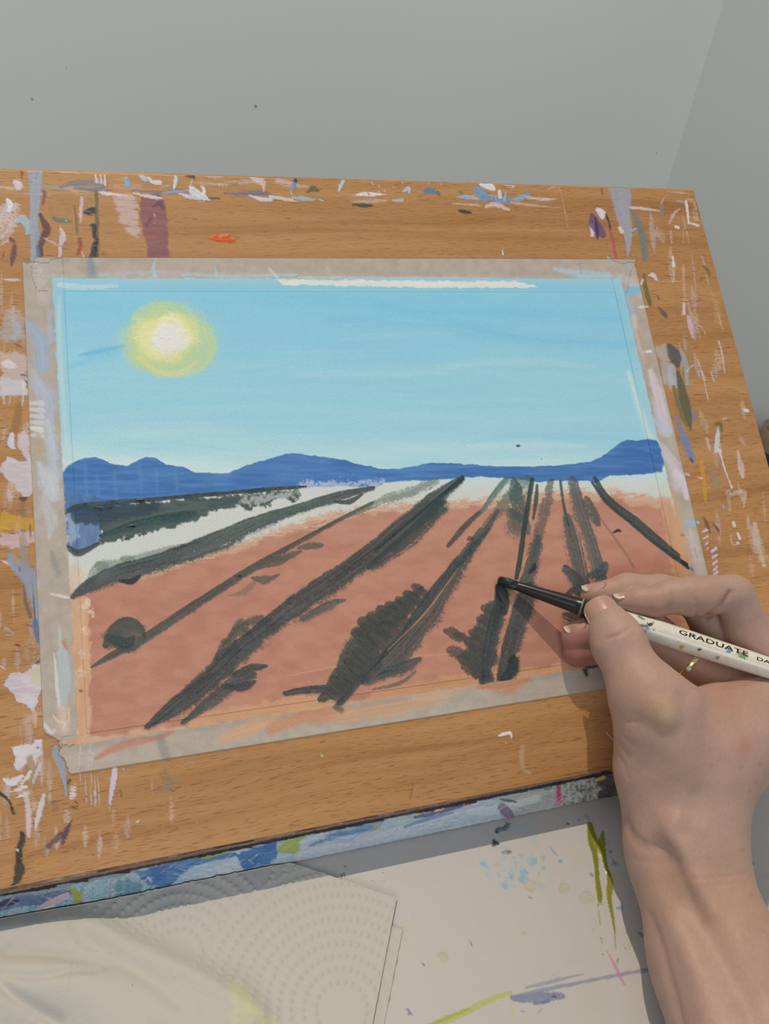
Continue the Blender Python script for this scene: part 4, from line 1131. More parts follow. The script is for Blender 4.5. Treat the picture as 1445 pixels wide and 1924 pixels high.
for sx in (bx0 + 0.022, bx1 - 0.036):
    pt = bpos(0, 30, -TH - 0.4)
    pr = [(0, yR - 0.012, 0.0), (0, yR - 0.002, 0.0), (0, pt[1] + 0.004, pt[2] + 0.0022), (0, pt[1] - 0.006, pt[2] - 0.0054)]
    link('prop', prism_mesh('prop', pr, ((sx, 0, 0), (sx + 0.014, 0, 0)), 0.0004), WOOD_BARE, easel)

# ------------------------------------------------------------------ the painting and its tape
def slab(name, us, vs, h0, h1, canvas, mat, mask=None, hfun=None):
    """thin sheet on the board: painted top at h1, underside at h0, skirt all round"""
    gu, gv = us, vs
    ny, nx = gu.shape
    top = bpos(gu.ravel(), gv.ravel(), h1 + canvas.h + (hfun if hfun is not None else 0))
    rim = np.r_[np.arange(nx), np.arange(1, ny) * nx + nx - 1, (ny - 1) * nx + np.arange(nx - 2, -1, -1), np.arange(ny - 2, 0, -1) * nx]
    low = bpos(gu.ravel()[rim], gv.ravel()[rim], h0)
    n = len(top)
    k = np.arange(len(rim))
    k2 = (k + 1) % len(rim)
    sk = np.stack([rim[k], n + k, n + k2, rim[k2]], 1)
    me = mesh_np(name, np.r_[top, low], np.r_[grid_quads(ny, nx), sk])
    for nm in ('rgb', 'a', 'gloss'):
        z = getattr(canvas, nm)
        setattr(canvas, nm, np.r_[z, z[rim]])
    canvas.put(me)
    return link(name, me, mat)

ANG = 0.00557                                              # the sheet sits a hair askew on the board
def rot_uv(u, v):
    return u * math.cos(ANG) - v * math.sin(ANG), u * math.sin(ANG) + v * math.cos(ANG)
PW, PH = 210.0, 147.2
a_, b_ = np.meshgrid(np.arange(0, PW + 0.1, 0.24), np.arange(0, PH + 0.1, 0.24))
pu, pv = rot_uv(a_, b_)
pc = Canvas(bpos(pu.ravel(), pv.ravel()), G_B)
pc.lay(np.arange(len(pc.x)), np.array((0.72, 0.76, 0.74)), np.ones(len(pc.x)))
def paint_landscape(pc):
    pass
def paint_landscape(c):
    al = np.arange(len(c.x))
    X, Y = c.x, c.y
    c.comp = 0.04
    # --- sky, brushed across in thin bands
    skyc = [(520, (134, 194, 221)), (575, (126, 191, 222)), (640, (134, 194, 221)), (700, (142, 197, 220)), (800, (147, 198, 220)), (850, (164, 206, 219)), (890, (186, 213, 215))]
    ys_ = [q[0] for q in skyc]
    yw = Y + (fbm(X / 260, Y / 40, 3) - 0.5) * 90 - 0.02 * (X - 600)
    sky = np.stack([np.interp(yw, ys_, srgb(np.array([q[1] for q in skyc]))[:, k]) for k in range(3)], 1) / c.gain
    streak = fbm(X / 140, Y / 5, 8)
    edge = np.minimum.reduce([X - (100 + (Y - 523) * 0.045), (Y - 523) * 1.2, (1167 + (Y - 523) * 0.22) - X])
    aa = sstep(0, 26, edge + (streak - 0.45) * 30) * 0.22 + 0.78
    aa = aa * sstep(925, 880, Y)
    sky = sky * (0.97 + 0.06 * streak[:, None])
    c.lay(al, np.clip(sky, 0, 0.93), aa)
    def sk(pts, w, col, a=0.5, dry=0.45, soft=0.7):
        c.stroke(pts, w, col, a=a, dry=dry, soft=soft, rough=0.3, bristle=7)
    sk([(620, 600), (850, 610), (1000, 640), (1185, 648)], [30, 44, 50, 30], (112, 183, 219), 0.55)
    sk([(700, 575), (950, 590), (1160, 600)], [30, 40, 30], (112, 183, 219), 0.45)
    sk([(480, 560), (700, 565), (900, 560)], 36, (112, 188, 220), 0.4)
    sk([(150, 668), (190, 660), (235, 650)], [8, 22, 10], (80, 168, 214), 0.8, 0.3)
    sk([(130, 690), (180, 672), (240, 660)], [20, 30, 20], (108, 184, 216), 0.5)
    sk([(820, 690), (980, 680), (1120, 690)], [14, 30, 16], (162, 206, 224), 0.6)
    sk([(640, 640), (760, 630), (850, 628)], [10, 26, 14], (150, 202, 222), 0.5)
    sk([(560, 705), (800, 700), (1190, 715)], [20, 34, 30], (156, 203, 222), 0.45)
    sk([(140, 735), (420, 690), (600, 680)], [40, 30, 20], (150, 201, 219), 0.5, 0.5)
    sk([(500, 770), (700, 740), (1000, 760), (1200, 745)], 26, (142, 198, 221), 0.35, 0.5)
    sk([(150, 790), (400, 770), (640, 770), (900, 790), (1210, 790)], 34, (160, 205, 221), 0.4, 0.5)
    sk([(880, 838), (1000, 835), (1100, 840)], [14, 26, 12], (190, 214, 217), 0.5, 0.4)
    for k in range(26):
        rng = random.Random(k)
        y0 = rng.uniform(560, 850); x0 = rng.uniform(110, 900); L = rng.uniform(120, 420)
        sk([(x0, y0), (x0 + L / 2, y0 + rng.uniform(-12, 6)), (x0 + L, y0 + rng.uniform(-16, 10))], [3, rng.uniform(6, 16), 4], rng.choice([(140, 202, 226), (158, 205, 222), (126, 194, 222)]), 0.30, 0.5)
    # bare paper showing at the top and left edge
    c.fill([(518, 526), (700, 527), (975, 530), (1010, 541), (800, 541), (640, 538), (530, 536)], (222, 226, 206), 0.9, rough=2)
    c.stroke([(112, 560), (112, 640), (120, 760), (128, 850)], [14, 20, 16, 14], (184, 216, 212), a=0.55, dry=0.4, soft=0.7)
    c.stroke([(1180, 700), (1205, 780), (1228, 840)], [14, 22, 26], (206, 224, 218), a=0.6, dry=0.4, soft=0.7)
    c.stroke([(112, 536), (160, 540), (220, 538)], [14, 12, 8], (206, 222, 208), a=0.5, dry=0.5)
    # --- sun
    c.comp = 0.06
    c.dab(322, 638, 112, 90, (160, 202, 176), a=0.55, rough=0.25, soft=0.45)
    c.dab(321, 638, 100, 80, (176, 204, 146), a=0.85, rough=0.3, soft=0.24, c2=(168, 204, 160))
    c.dab(312, 638, 76, 66, (190, 208, 134), a=0.75, rough=0.4, soft=0.4, c2=(182, 206, 142))
    c.stroke([(250, 600), (275, 578), (318, 572), (352, 582)], [20, 22, 18, 20], (180, 206, 140), a=0.55, dry=0.2, soft=0.6)
    c.stroke([(385, 616), (398, 652), (380, 690), (340, 706)], [18, 24, 22, 14], (190, 208, 134), a=0.6, dry=0.2, soft=0.6)
    c.stroke([(262, 672), (296, 700), (340, 700), (368, 680)], [14, 18, 18, 10], (208, 210, 134), a=0.7, dry=0.15, soft=0.5)
    c.dab(311, 637, 66, 54, (212, 218, 146), a=0.85, rough=0.4, soft=0.35, c2=(206, 214, 140))
    c.dab(310, 634, 56, 46, (224, 224, 164), a=0.9, rough=0.35, soft=0.3, c2=(216, 216, 152), thick=0.05, gloss=0.3)
    c.stroke([(274, 616), (300, 600), (335, 603), (356, 622)], [10, 12, 12, 8], (222, 220, 144), a=0.6, dry=0.2, soft=0.5, thick=0.05)
    c.dab(318, 633, 42, 38, (234, 230, 190), a=0.9, rough=0.3, soft=0.3, thick=0.06, gloss=0.5)
    c.dab(314, 637, 30, 28, (240, 238, 222), a=1, rough=0.3, soft=0.25, thick=0.08, gloss=0.8, c2=(228, 228, 210))
    for k in range(14):
        rng = random.Random(k + 50)
        a0 = rng.uniform(0, 6.28)
        x, y = 314 + 20 * math.cos(a0) * rng.random(), 636 + 18 * math.sin(a0) * rng.random()
        c.stroke([(x, y), (x + rng.uniform(-8, 8), y + rng.uniform(-8, 8))], 2.4, (250, 248, 236), a=0.6, dry=0.1, thick=0.10, gloss=0.9)
    c.comp = 0.22
    # --- hills
    top = [(117, 890), (130, 873), (153, 862), (182, 859), (205, 870), (236, 877), (256, 867), (276, 859), (292, 861), (312, 873), (340, 877), (365, 887), (400, 889), (430, 889), (462, 875), (500, 864), (530, 855), (550, 852), (600, 858), (640, 863), (680, 874), (722, 882), (750, 882), (780, 876), (812, 869), (860, 872), (930, 876), (1000, 877), (1060, 873), (1110, 868), (1135, 855), (1160, 835), (1176, 826), (1195, 829), (1215, 825), (1232, 828), (1243, 846), (1247, 868)]
    bot = [(1243, 888), (1215, 891), (1180, 893), (1145, 894), (1118, 908), (1105, 903), (1060, 904), (1010, 906), (960, 900), (900, 896), (855, 899), (800, 904), (760, 904), (722, 907), (704, 917), (640, 914), (600, 915), (560, 918), (450, 926), (350, 936), (250, 944), (165, 965), (119, 975)]
    c.fill(top + bot, (58, 106, 164), 1.0, soft=2.2, rough=1.3, c2=(76, 126, 180), stretch=(60, 6), thick=0.05)
    c.fill([(560, 905), (720, 900), (722, 918), (560, 925)], (196, 208, 222), 0.6, dry=0.75, rough=6, stretch=(10, 6))
    for x0, y0, y1 in ((160, 872, 940), (182, 890, 950), (215, 885, 940), (262, 872, 925), (292, 880, 930), (330, 885, 925)):
        c.stroke([(x0, y0), (x0 + 2, (y0 + y1) / 2), (x0 + 4, y1)], [10, 16, 8], (96, 136, 186), a=0.38, dry=0.62, soft=0.5, bristle=4)
    c.stroke([(480, 878), (545, 866), (600, 876), (700, 884)], [4, 16, 14, 4], (74, 114, 178), a=0.5, dry=0.5)
    c.stroke([(540, 856), (566, 858), (580, 866)], [4, 12, 4], (84, 122, 184), a=0.6, dry=0.4)
    c.stroke([(1180, 838), (1215, 846), (1232, 858)], [3, 10, 3], (80, 120, 184), a=0.6, dry=0.5)
    c.stroke([(430, 900), (700, 893), (900, 886), (1100, 884), (1240, 876)], [6, 10, 9, 10, 8], (70, 110, 174), a=0.5, dry=0.55)
    # blue reaching down into the first hedge
    c.fill([(119, 930), (190, 935), (192, 1020), (150, 1034), (128, 1030)], (60, 96, 142), 0.9, rough=4, c2=(84, 118, 158), dry=0.25, stretch=(8, 30))
    c.fill([(122, 955), (140, 960), (150, 1010), (134, 1030), (126, 1010)], (150, 180, 200), 0.7, dry=0.65, rough=4, stretch=(6, 30))
    # --- orange field, brushed on thin at its far edge
    field = [(128, 1105), (160, 1100), (230, 1085), (300, 1068), (400, 1034), (500, 1000), (600, 970), (680, 954), (760, 950), (840, 943), (930, 940), (1000, 932), (1060, 924), (1150, 922), (1262, 938), (1285, 1010), (1340, 1235), (1300, 1240), (146, 1410), (136, 1240)]
    c.fill(field, (208, 160, 122), 0.85, soft=14, rough=7, dry=0.35, c2=(198, 142, 108), stretch=(50, 5))
    fin = [(164, 1110), (235, 1095), (310, 1074), (410, 1044), (510, 1010), (610, 982), (690, 966), (770, 962), (850, 955), (940, 952), (1010, 946), (1060, 938), (1150, 938), (1244, 956), (1270, 1030), (1318, 1222), (1300, 1226), (1100, 1240), (850, 1285), (500, 1345), (168, 1385), (166, 1240)]
    c.fill(fin, (186, 130, 106), 1.0, soft=10, rough=6, c2=(174, 120, 97), stretch=(34, 16), noise=14)
    c.fill([(620, 975), (850, 955), (1240, 965), (1240, 1000), (900, 1005), (600, 1030)], (188, 134, 112), 0.5, soft=16, rough=10, dry=0.4)
    for k in range(150):
        rng = random.Random(k + 200)
        t = rng.random()
        x0 = 170 + t * 1040
        y0 = np.interp(x0, [160, 400, 680, 900, 1060, 1250], [1098, 1036, 954, 940, 924, 936]) + rng.uniform(-4, 12)
        c.stroke([(x0, y0), (x0 + rng.uniform(14, 40), y0 - rng.uniform(2, 10))], [1.2, 2.4], rng.choice([(222, 206, 182), (190, 132, 106), (186, 128, 104)]), a=0.75, dry=0.4)
    # worn lighter edges
    c.fill([(136, 1130), (164, 1120), (170, 1240), (166, 1390), (146, 1405)], (206, 152, 112), 0.9, soft=5, rough=5, c2=(212, 170, 128), stretch=(12, 40), dry=0.2)
    c.fill([(128, 1070), (150, 1060), (158, 1090), (140, 1110), (130, 1120)], (216, 190, 158), 0.8, soft=14, rough=6)
    for x, y, r in ((160, 1140, 9), (172, 1150, 7), (158, 1185, 8), (150, 1262, 9), (165, 1130, 6), (154, 1228, 7)):
        c.dab(x, y, r, r * 1.2, (226, 200, 164), a=0.7, dry=0.6, rough=0.8)
    c.fill([(1245, 950), (1268, 960), (1325, 1215), (1290, 1215), (1262, 1080)], (204, 150, 108), 0.8, soft=12, rough=6, dry=0.25, stretch=(12, 40))
    c.fill([(350, 1345), (560, 1308), (640, 1310), (620, 1335), (360, 1378)], (208, 156, 112), 0.75, soft=8, rough=6, dry=0.35)
    c.fill([(700, 1295), (900, 1262), (1060, 1250), (1160, 1240), (1160, 1252), (700, 1318)], (198, 142, 100), 0.8, soft=8, rough=5, dry=0.3)
    c.stroke([(840, 1010), (870, 1030), (960, 1060), (1060, 1010), (1060, 960)], [6, 10, 20, 20, 8], (198, 146, 110), a=0.35, dry=0.6, soft=0.9)
    c.stroke([(180, 1350), (400, 1310), (700, 1250)], [10, 16, 8], (172, 114, 96), a=0.4, dry=0.5)
    c.stroke([(540, 1270), (700, 1240), (900, 1225)], [3, 7, 3], (206, 150, 112), a=0.5, dry=0.5)
    # line where the tape edge stands proud under the paint
    # --- hedge rows
    DK, DK2, GR, GR2 = (46, 56, 54), (74, 78, 72), (66, 88, 78), (98, 118, 102)
    def row(p, w, c1=DK, c2=DK2, a=0.97, dry=0.20, rough=0.30, **kw):
        c1, c2 = np.array(c1) * (0.66, 0.82, 0.88), np.array(c2) * (0.95, 1.08, 1.14)
        c.stroke(p, np.array(w) * 1.14 + 1, c1, a=a, dry=dry + 0.08, rough=rough, c2=c2, thick=0.07, gloss=0.2, bristle=13, fade=1, **kw)
    # R1 the far left hedge
    row([(116, 968), (150, 952), (210, 946), (300, 938), (420, 928), (520, 919), (575, 915)], [8, 10, 9, 8, 8, 8, 3], dry=0.08)
    c.fill([(150, 956), (270, 944), (400, 934), (520, 924), (556, 922), (560, 938), (550, 945), (540, 934), (512, 944), (500, 958), (486, 948), (470, 956), (440, 952), (400, 962), (366, 978), (330, 990), (280, 1000), (225, 1014), (190, 1022), (188, 966)], (62, 84, 78), 0.95, soft=4, rough=5, dry=0.28, c2=(48, 66, 66), stretch=(20, 4), thick=0.05)
    c.fill([(132, 956), (300, 942), (300, 962), (190, 985), (140, 985)], (48, 70, 92), 0.85, soft=6, rough=4, c2=(44, 60, 66), stretch=(40, 4))
    row([(130, 1032), (150, 1040), (186, 1022)], [12, 14, 6], dry=0.1)
    row([(192, 1008), (260, 985), (340, 972), (366, 964)], [10, 16, 20, 8], (44, 62, 60), (60, 84, 76), dry=0.35)
    for x, y in ((505, 950), (490, 946), (525, 932), (548, 936), (560, 930), (470, 950)):
        c.stroke([(x - 4, y - 14), (x + 2, y)], [6, 9], GR, a=0.8, dry=0.35)
    c.fill([(450, 930), (560, 922), (560, 940), (450, 955)], (208, 218, 206), 0.5, dry=0.8, rough=4, stretch=(6, 6))
    for x, y, r in ((185, 956, 5), (262, 942, 6), (248, 990, 5), (240, 1013, 4), (205, 955, 4)):
        c.dab(x, y, r * 1.6, r * 0.7, (26, 34, 34), a=0.9, thick=0.22, gloss=0.9)
    # R2
    c.stroke([(166, 1092), (190, 1066), (240, 1058), (300, 1040), (380, 1020)], [16, 30, 26, 22, 8], GR2, a=0.75, dry=0.42, rough=0.5, c2=(120, 136, 120), bristle=4)
    c.dab(190, 1064, 16, 11, GR2, a=0.6, dry=0.3)
    c.dab(240, 1050, 18, 8, GR2, a=0.6, dry=0.4)
    row([(138, 1122), (170, 1102), (225, 1080), (300, 1058), (400, 1024), (480, 986), (560, 958), (630, 936), (700, 918)], [10, 28, 36, 34, 40, 30, 20, 20, 8], dry=0.22)
    row([(225, 1092), (245, 1094), (262, 1084)], [4, 12, 6], (30, 40, 40), (44, 54, 52), dry=0.0)
    c.stroke([(420, 1000), (520, 966), (620, 938)], [10, 18, 14], GR, a=0.7, dry=0.5, c2=GR2)
    row([(628, 944), (655, 944), (680, 930)], [3, 10, 4])
    # R3
    row([(172, 1254), (215, 1230), (280, 1196), (345, 1152), (410, 1110), (480, 1066), (560, 1020), (640, 976), (700, 945)], [4, 14, 18, 18, 16, 15, 10, 7, 6], (66, 68, 60), (88, 84, 72), dry=0.25)
    c.stroke([(640, 976), (720, 940), (770, 925), (818, 905)], [6, 18, 24, 18], GR2, a=0.75, dry=0.48, c2=GR, rough=0.5, bristle=4)
    row([(205, 1210), (222, 1186), (240, 1172), (262, 1180), (270, 1196)], [22, 34, 24, 14, 8], (76, 80, 70), (60, 66, 60), dry=0.32)
    c.dab(236, 1194, 40, 30, (66, 74, 68), a=0.9, dry=0.25, rough=0.5, c2=(88, 90, 80))
    row([(206, 1200), (236, 1212), (250, 1200)], [18, 26, 10], (58, 64, 58), (72, 76, 66), dry=0.25)
    for p in ([(478, 1070), (520, 1056), (548, 1046)], [(500, 1056), (545, 1044), (566, 1036)], [(560, 1030), (590, 1026), (606, 1024)], [(474, 1086), (500, 1090), (524, 1080)]):
        c.stroke(p, [6, 18, 5], (74, 76, 66), a=0.9, dry=0.3, c2=(96, 90, 78), rough=0.5)
    c.stroke([(430, 1120), (460, 1112), (482, 1090)], [3, 16, 6], (96, 90, 76), a=0.6, dry=0.55, bristle=4)
    c.dab(450, 1083, 6, 3, (40, 48, 46), a=0.9)
    # R4 the long row
    for p in ([(405, 1236), (422, 1212), (440, 1208)], [(420, 1212), (446, 1186), (462, 1190)], [(432, 1196), (452, 1172), (470, 1192)], [(456, 1172), (488, 1166), (514, 1176)], [(406, 1240), (420, 1228), (446, 1222)]):
        c.stroke(p, [8, 24, 14], (84, 86, 74), a=0.9, dry=0.38, c2=(62, 68, 62), rough=0.4, bristle=5)
    row([(278, 1366), (330, 1330), (395, 1280), (450, 1228), (505, 1180), (560, 1138), (630, 1092), (690, 1050), (745, 1004), (800, 960), (836, 925), (868, 900)], [12, 34, 46, 46, 38, 42, 44, 40, 40, 40, 26, 12], dry=0.22, rough=0.4)
    row([(345, 1358), (400, 1318), (440, 1286), (476, 1270)], [10, 26, 26, 14], (50, 60, 58), (74, 80, 74), dry=0.35)
    row([(440, 1270), (470, 1258), (500, 1252)], [10, 18, 6], dry=0.25)
    row([(420, 1290), (456, 1292), (478, 1282)], [8, 20, 8], dry=0.2)
    row([(570, 1165), (620, 1138), (648, 1128)], [14, 18, 4], (70, 74, 68), (92, 90, 80), dry=0.4)
    row([(700, 1066), (770, 1014), (828, 955)], [20, 34, 30], (66, 74, 66), (52, 62, 58), dry=0.36)
    c.dab(832, 960, 10, 8, GR, a=0.7, dry=0.3)
    row([(705, 1034), (780, 972), (868, 900)], [4, 6, 8], (40, 54, 50), (50, 66, 60), dry=0.1)
    # R5
    row([(536, 1304), (570, 1298), (610, 1296), (636, 1300)], [10, 14, 16, 10], dry=0.2)
    row([(606, 1314), (650, 1272), (690, 1206), (738, 1160), (792, 1108)], [16, 50, 62, 44, 12], (54, 60, 56), (80, 80, 72), dry=0.22, rough=0.5)
    for k, (x, y, r) in enumerate(((622, 1300, 13), (634, 1284, 14), (646, 1266, 15), (660, 1248, 16), (676, 1232, 17), (686, 1214, 17), (676, 1194, 15), (690, 1174, 16), (706, 1164, 16), (722, 1152, 15), (740, 1144, 14), (756, 1134, 13), (772, 1122, 12), (786, 1108, 10), (706, 1200, 18), (728, 1182, 18), (748, 1164, 16), (666, 1262, 16), (692, 1238, 16))):
        c.stroke([(x - 8, y - 6), (x + 2, y), (x + 14, y + 10)], [r * 1.5, r * 2.3, r * 1.9], (52, 58, 54), a=0.93, dry=0.26, c2=(76, 76, 68), rough=0.35, thick=0.08, bristle=4)
    row([(634, 1330), (660, 1296), (700, 1250), (750, 1198), (800, 1130), (850, 1070), (905, 1010), (935, 960)], [14, 16, 12, 10, 16, 16, 14, 6], (48, 56, 54), (70, 74, 68), dry=0.26)
    row([(690, 1278), (740, 1240), (790, 1180), (820, 1140), (850, 1085), (880, 1040), (905, 1000)], [26, 48, 42, 40, 34, 26, 16], (58, 62, 58), (82, 80, 72), dry=0.30, rough=0.45)
    row([(716, 1268), (760, 1256), (788, 1240)], [20, 30, 10], (60, 66, 62), (80, 82, 74), dry=0.32)
    c.stroke([(700, 1296), (750, 1284), (780, 1262)], [5, 10, 6], (80, 84, 76), a=0.8, dry=0.45)
    c.stroke([(728, 1222), (800, 1150), (860, 1068)], [2, 4, 2], (196, 138, 112), a=0.7, dry=0.4)
    row([(842, 1026), (872, 992), (900, 964)], [7, 12, 8], (56, 62, 56), (84, 80, 70), dry=0.3)
    row([(900, 968), (930, 930), (952, 902)], [6, 14, 14], (72, 92, 82), (98, 116, 102), dry=0.42)
    c.stroke([(888, 1016), (930, 968), (975, 920), (990, 905)], [8, 22, 40, 30], (92, 104, 92), a=0.8, dry=0.52, c2=(66, 80, 72), rough=0.6, bristle=4)
    c.dab(884, 1012, 8, 6, (54, 60, 56), a=0.8, dry=0.2)
    # R6
    row([(958, 968), (970, 990), (985, 1000)], [24, 44, 20], (84, 82, 72), (104, 96, 84), dry=0.38, rough=0.5)
    row([(962, 905), (968, 935), (972, 965)], [16, 34, 34], (86, 96, 84), (64, 78, 70), dry=0.45, rough=0.5)
    row([(970, 1086), (977, 1050), (984, 1000), (992, 950), (1000, 902)], [7, 10, 9, 9, 9], (44, 56, 50), (54, 68, 60), dry=0.08)
    row([(1008, 912), (1006, 940), (1001, 975)], [5, 8, 4], (56, 66, 60), (72, 82, 74), dry=0.25)
    c.stroke([(1034, 905), (1026, 950), (1012, 1000), (1000, 1040)], [14, 26, 22, 24], (98, 96, 84), a=0.85, dry=0.48, c2=(66, 72, 66), rough=0.6, bristle=5)
    row([(988, 1100), (1000, 1066), (1008, 1036), (1012, 1010)], [30, 26, 24, 10], (60, 66, 60), (84, 84, 74), dry=0.34, rough=0.5)
    row([(995, 1076), (1003, 1066), (1004, 1060)], [6, 10, 4], (36, 44, 44), (50, 56, 54), dry=0.05)
    row([(946, 1278), (958, 1225), (974, 1175), (990, 1130), (996, 1108)], [26, 34, 38, 40, 30], (56, 60, 56), (78, 78, 70), dry=0.24, rough=0.4)
    row([(944, 1276), (962, 1262), (966, 1242)], [14, 26, 22], (40, 46, 46), (60, 64, 60), dry=0.15)
    row([(868, 1236), (900, 1240), (914, 1190), (928, 1140)], [14, 60, 48, 24], (66, 68, 62), (86, 84, 74), dry=0.28, rough=0.5)
    for k, (x, y, r) in enumerate(((848, 1190, 10), (866, 1196, 8), (856, 1226, 13), (876, 1240, 15), (884, 1256, 14), (900, 1262, 14), (890, 1210, 14), (898, 1192, 13), (912, 1168, 12), (920, 1146, 11), (908, 1230, 16), (904, 1272, 12))):
        c.stroke([(x - 12, y - 4), (x, y - 2), (x + 16, y + 9)], [r * 1.2, r * 2.2, r * 1.9], (78, 76, 68), a=0.9, dry=0.36, c2=(56, 60, 56), rough=0.4, bristle=4)
    row([(906, 1286), (918, 1236), (930, 1180), (938, 1140), (944, 1108)], [12, 26, 30, 24, 28], (54, 58, 54), (74, 74, 66), dry=0.22, rough=0.4)
    row([(936, 1104), (942, 1124), (944, 1148)], [16, 26, 18], (40, 46, 46), (58, 62, 58), dry=0.12)
    row([(932, 1100), (934, 1118), (940, 1130)], [5, 7, 4], (22, 28, 30), (34, 40, 40), dry=0.0)
    # R7
    row([(1052, 904), (1058, 950), (1066, 985)], [4, 5, 6], (62, 70, 64), (80, 84, 76), dry=0.25)
    row([(1064, 975), (1074, 1020), (1084, 1060), (1092, 1100)], [20, 30, 30, 34], (68, 72, 66), (90, 88, 78), dry=0.34, rough=0.55)
    row([(1074, 905), (1082, 945), (1096, 990), (1112, 1040), (1124, 1090)], [20, 26, 28, 28, 30], (76, 80, 72), (96, 94, 84), dry=0.38, rough=0.55)
    row([(1100, 940), (1112, 970), (1122, 985)], [16, 24, 10], (92, 92, 82), (74, 78, 70), dry=0.42, rough=0.6)
    row([(1062, 1070), (1080, 1090), (1096, 1104)], [16, 24, 14], (56, 62, 58), (78, 80, 72), dry=0.25)
    row([(1112, 1082), (1130, 1076), (1138, 1062)], [14, 22, 12], (62, 70, 70), (84, 88, 84), dry=0.25)
    row([(1066, 1118), (1078, 1110), (1090, 1120)], [10, 12, 8], (66, 70, 64), (84, 84, 76), dry=0.3)
    row([(1062, 1158), (1078, 1164), (1098, 1172)], [14, 24, 14], (84, 84, 76), (62, 66, 60), dry=0.36)
    row([(1096, 1100), (1100, 1160), (1110, 1256)], [10, 30, 30], (58, 62, 58), (80, 80, 72), dry=0.28)
    c.stroke([(1068, 960), (1086, 1010), (1100, 1080)], [2, 3, 2], (190, 132, 108), a=0.7, dry=0.4)
    # R8
    row([(1116, 898), (1134, 930), (1160, 956), (1196, 984), (1236, 1018), (1270, 1046)], [8, 12, 15, 18, 16, 14], (50, 62, 56), (66, 78, 70), dry=0.14)
    row([(1112, 908), (1140, 946), (1180, 980), (1230, 1022), (1296, 1068)], [4, 6, 5, 5, 9], (46, 58, 54), (60, 70, 66), dry=0.22)
    row([(1280, 1056), (1296, 1067)], [6, 9], (30, 44, 40), (36, 50, 46), dry=0.0)
    c.stroke([(1126, 972), (1150, 1005), (1176, 1042), (1190, 1066)], [4, 6, 5, 7], (120, 100, 88), a=0.65, dry=0.45)
    c.stroke([(1152, 1001), (1160, 997), (1166, 998)], [4, 7, 3], (46, 50, 50), a=0.95, dry=0.05, thick=0.1)
    c.dab(973, 838, 4.5, 2.8, (52, 64, 68), a=0.95)
    c.dab(1017, 863, 2, 1.5, (80, 96, 110), a=0.8)
    c.dab(152, 1298, 5, 2.5, (96, 70, 56), a=0.8)
    for k in range(16):
        rng = random.Random(k + 900)
        c.dab(rng.uniform(600, 1200), rng.uniform(960, 1200), rng.uniform(1, 2), 1.2, (196, 146, 118), a=0.6)

paint_landscape(pc)
painting = slab('landscape_painting', pu, pv, 0.02, 0.26, pc, PAPER)
tag(painting, 'half-finished landscape of ploughed orange field, blue hills and yellow sun taped to the easel', 'painting')

def tape(name, label, corners, h, ops, jag_a, jag_b, seed, res=0.36):
    """corners in mm on the board: start left/right, end left/right of the strip's run; its two ends are torn"""
    (a0, a1), (b0, b1) = corners
    a0, a1, b0, b1 = [np.array(p, float) for p in (a0, a1, b0, b1)]
    L = np.linalg.norm(b0 - a0)
    Wd = np.linalg.norm(a1 - a0)
    s, t = np.meshgrid(np.linspace(0, 1, int(L / res)), np.linspace(0, 1, int(Wd / res)))
    ja = np.interp(t, np.linspace(0, 1, len(jag_a)), jag_a) + (fbm(t * 22, t * 0 + seed, seed) - 0.5) * 1.0
    jb = np.interp(t, np.linspace(0, 1, len(jag_b)), jag_b) + (fbm(t * 22, t * 0 + seed + 9, seed + 1) - 0.5) * 1.0
    s2 = (s * (L + jb - ja) + ja) / L
    P = (a0 * (1 - s2[..., None]) + b0 * s2[..., None]) * (1 - t[..., None]) + (a1 * (1 - s2[..., None]) + b1 * s2[..., None]) * t[..., None]
    u, v = P[..., 0], P[..., 1]
    c = Canvas(bpos(u.ravel(), v.ravel()), G_B)
    base = np.array((0.64, 0.58, 0.52))
    f = fbm(c.x / 14, c.y / 14, seed)[:, None]
    c.rgb[:] = base * (0.92 + 0.16 * f)
    c.a[:] = 0.71 + 0.10 * f[:, 0]
    ops(c)
    crinkle = (c.sheet - 1) * (h - 0.05) * 0.9 + 0.05 * fbm(u.ravel() * 1.7, v.ravel() * 1.7, seed + 3)
    # where it passes from the paper to the board it steps down
    o = slab(name, u, v, h - 0.04, h + 0.02, c, TAPE, hfun=crinkle)
    return tag(o, label, 'tape', 'masking tape round the painting')
def wash(c, pts, w, col, a=0.6, dry=0.5, **kw):
    c.stroke(pts, w, col, a=min(1, a * 1.35), dry=max(0.1, dry - 0.1), rough=0.5, soft=0.5, **kw)
    
def pale_line(c, p, w=2.0):
    c.stroke(p, w, (212, 206, 196), a=0.8, dry=0.2)

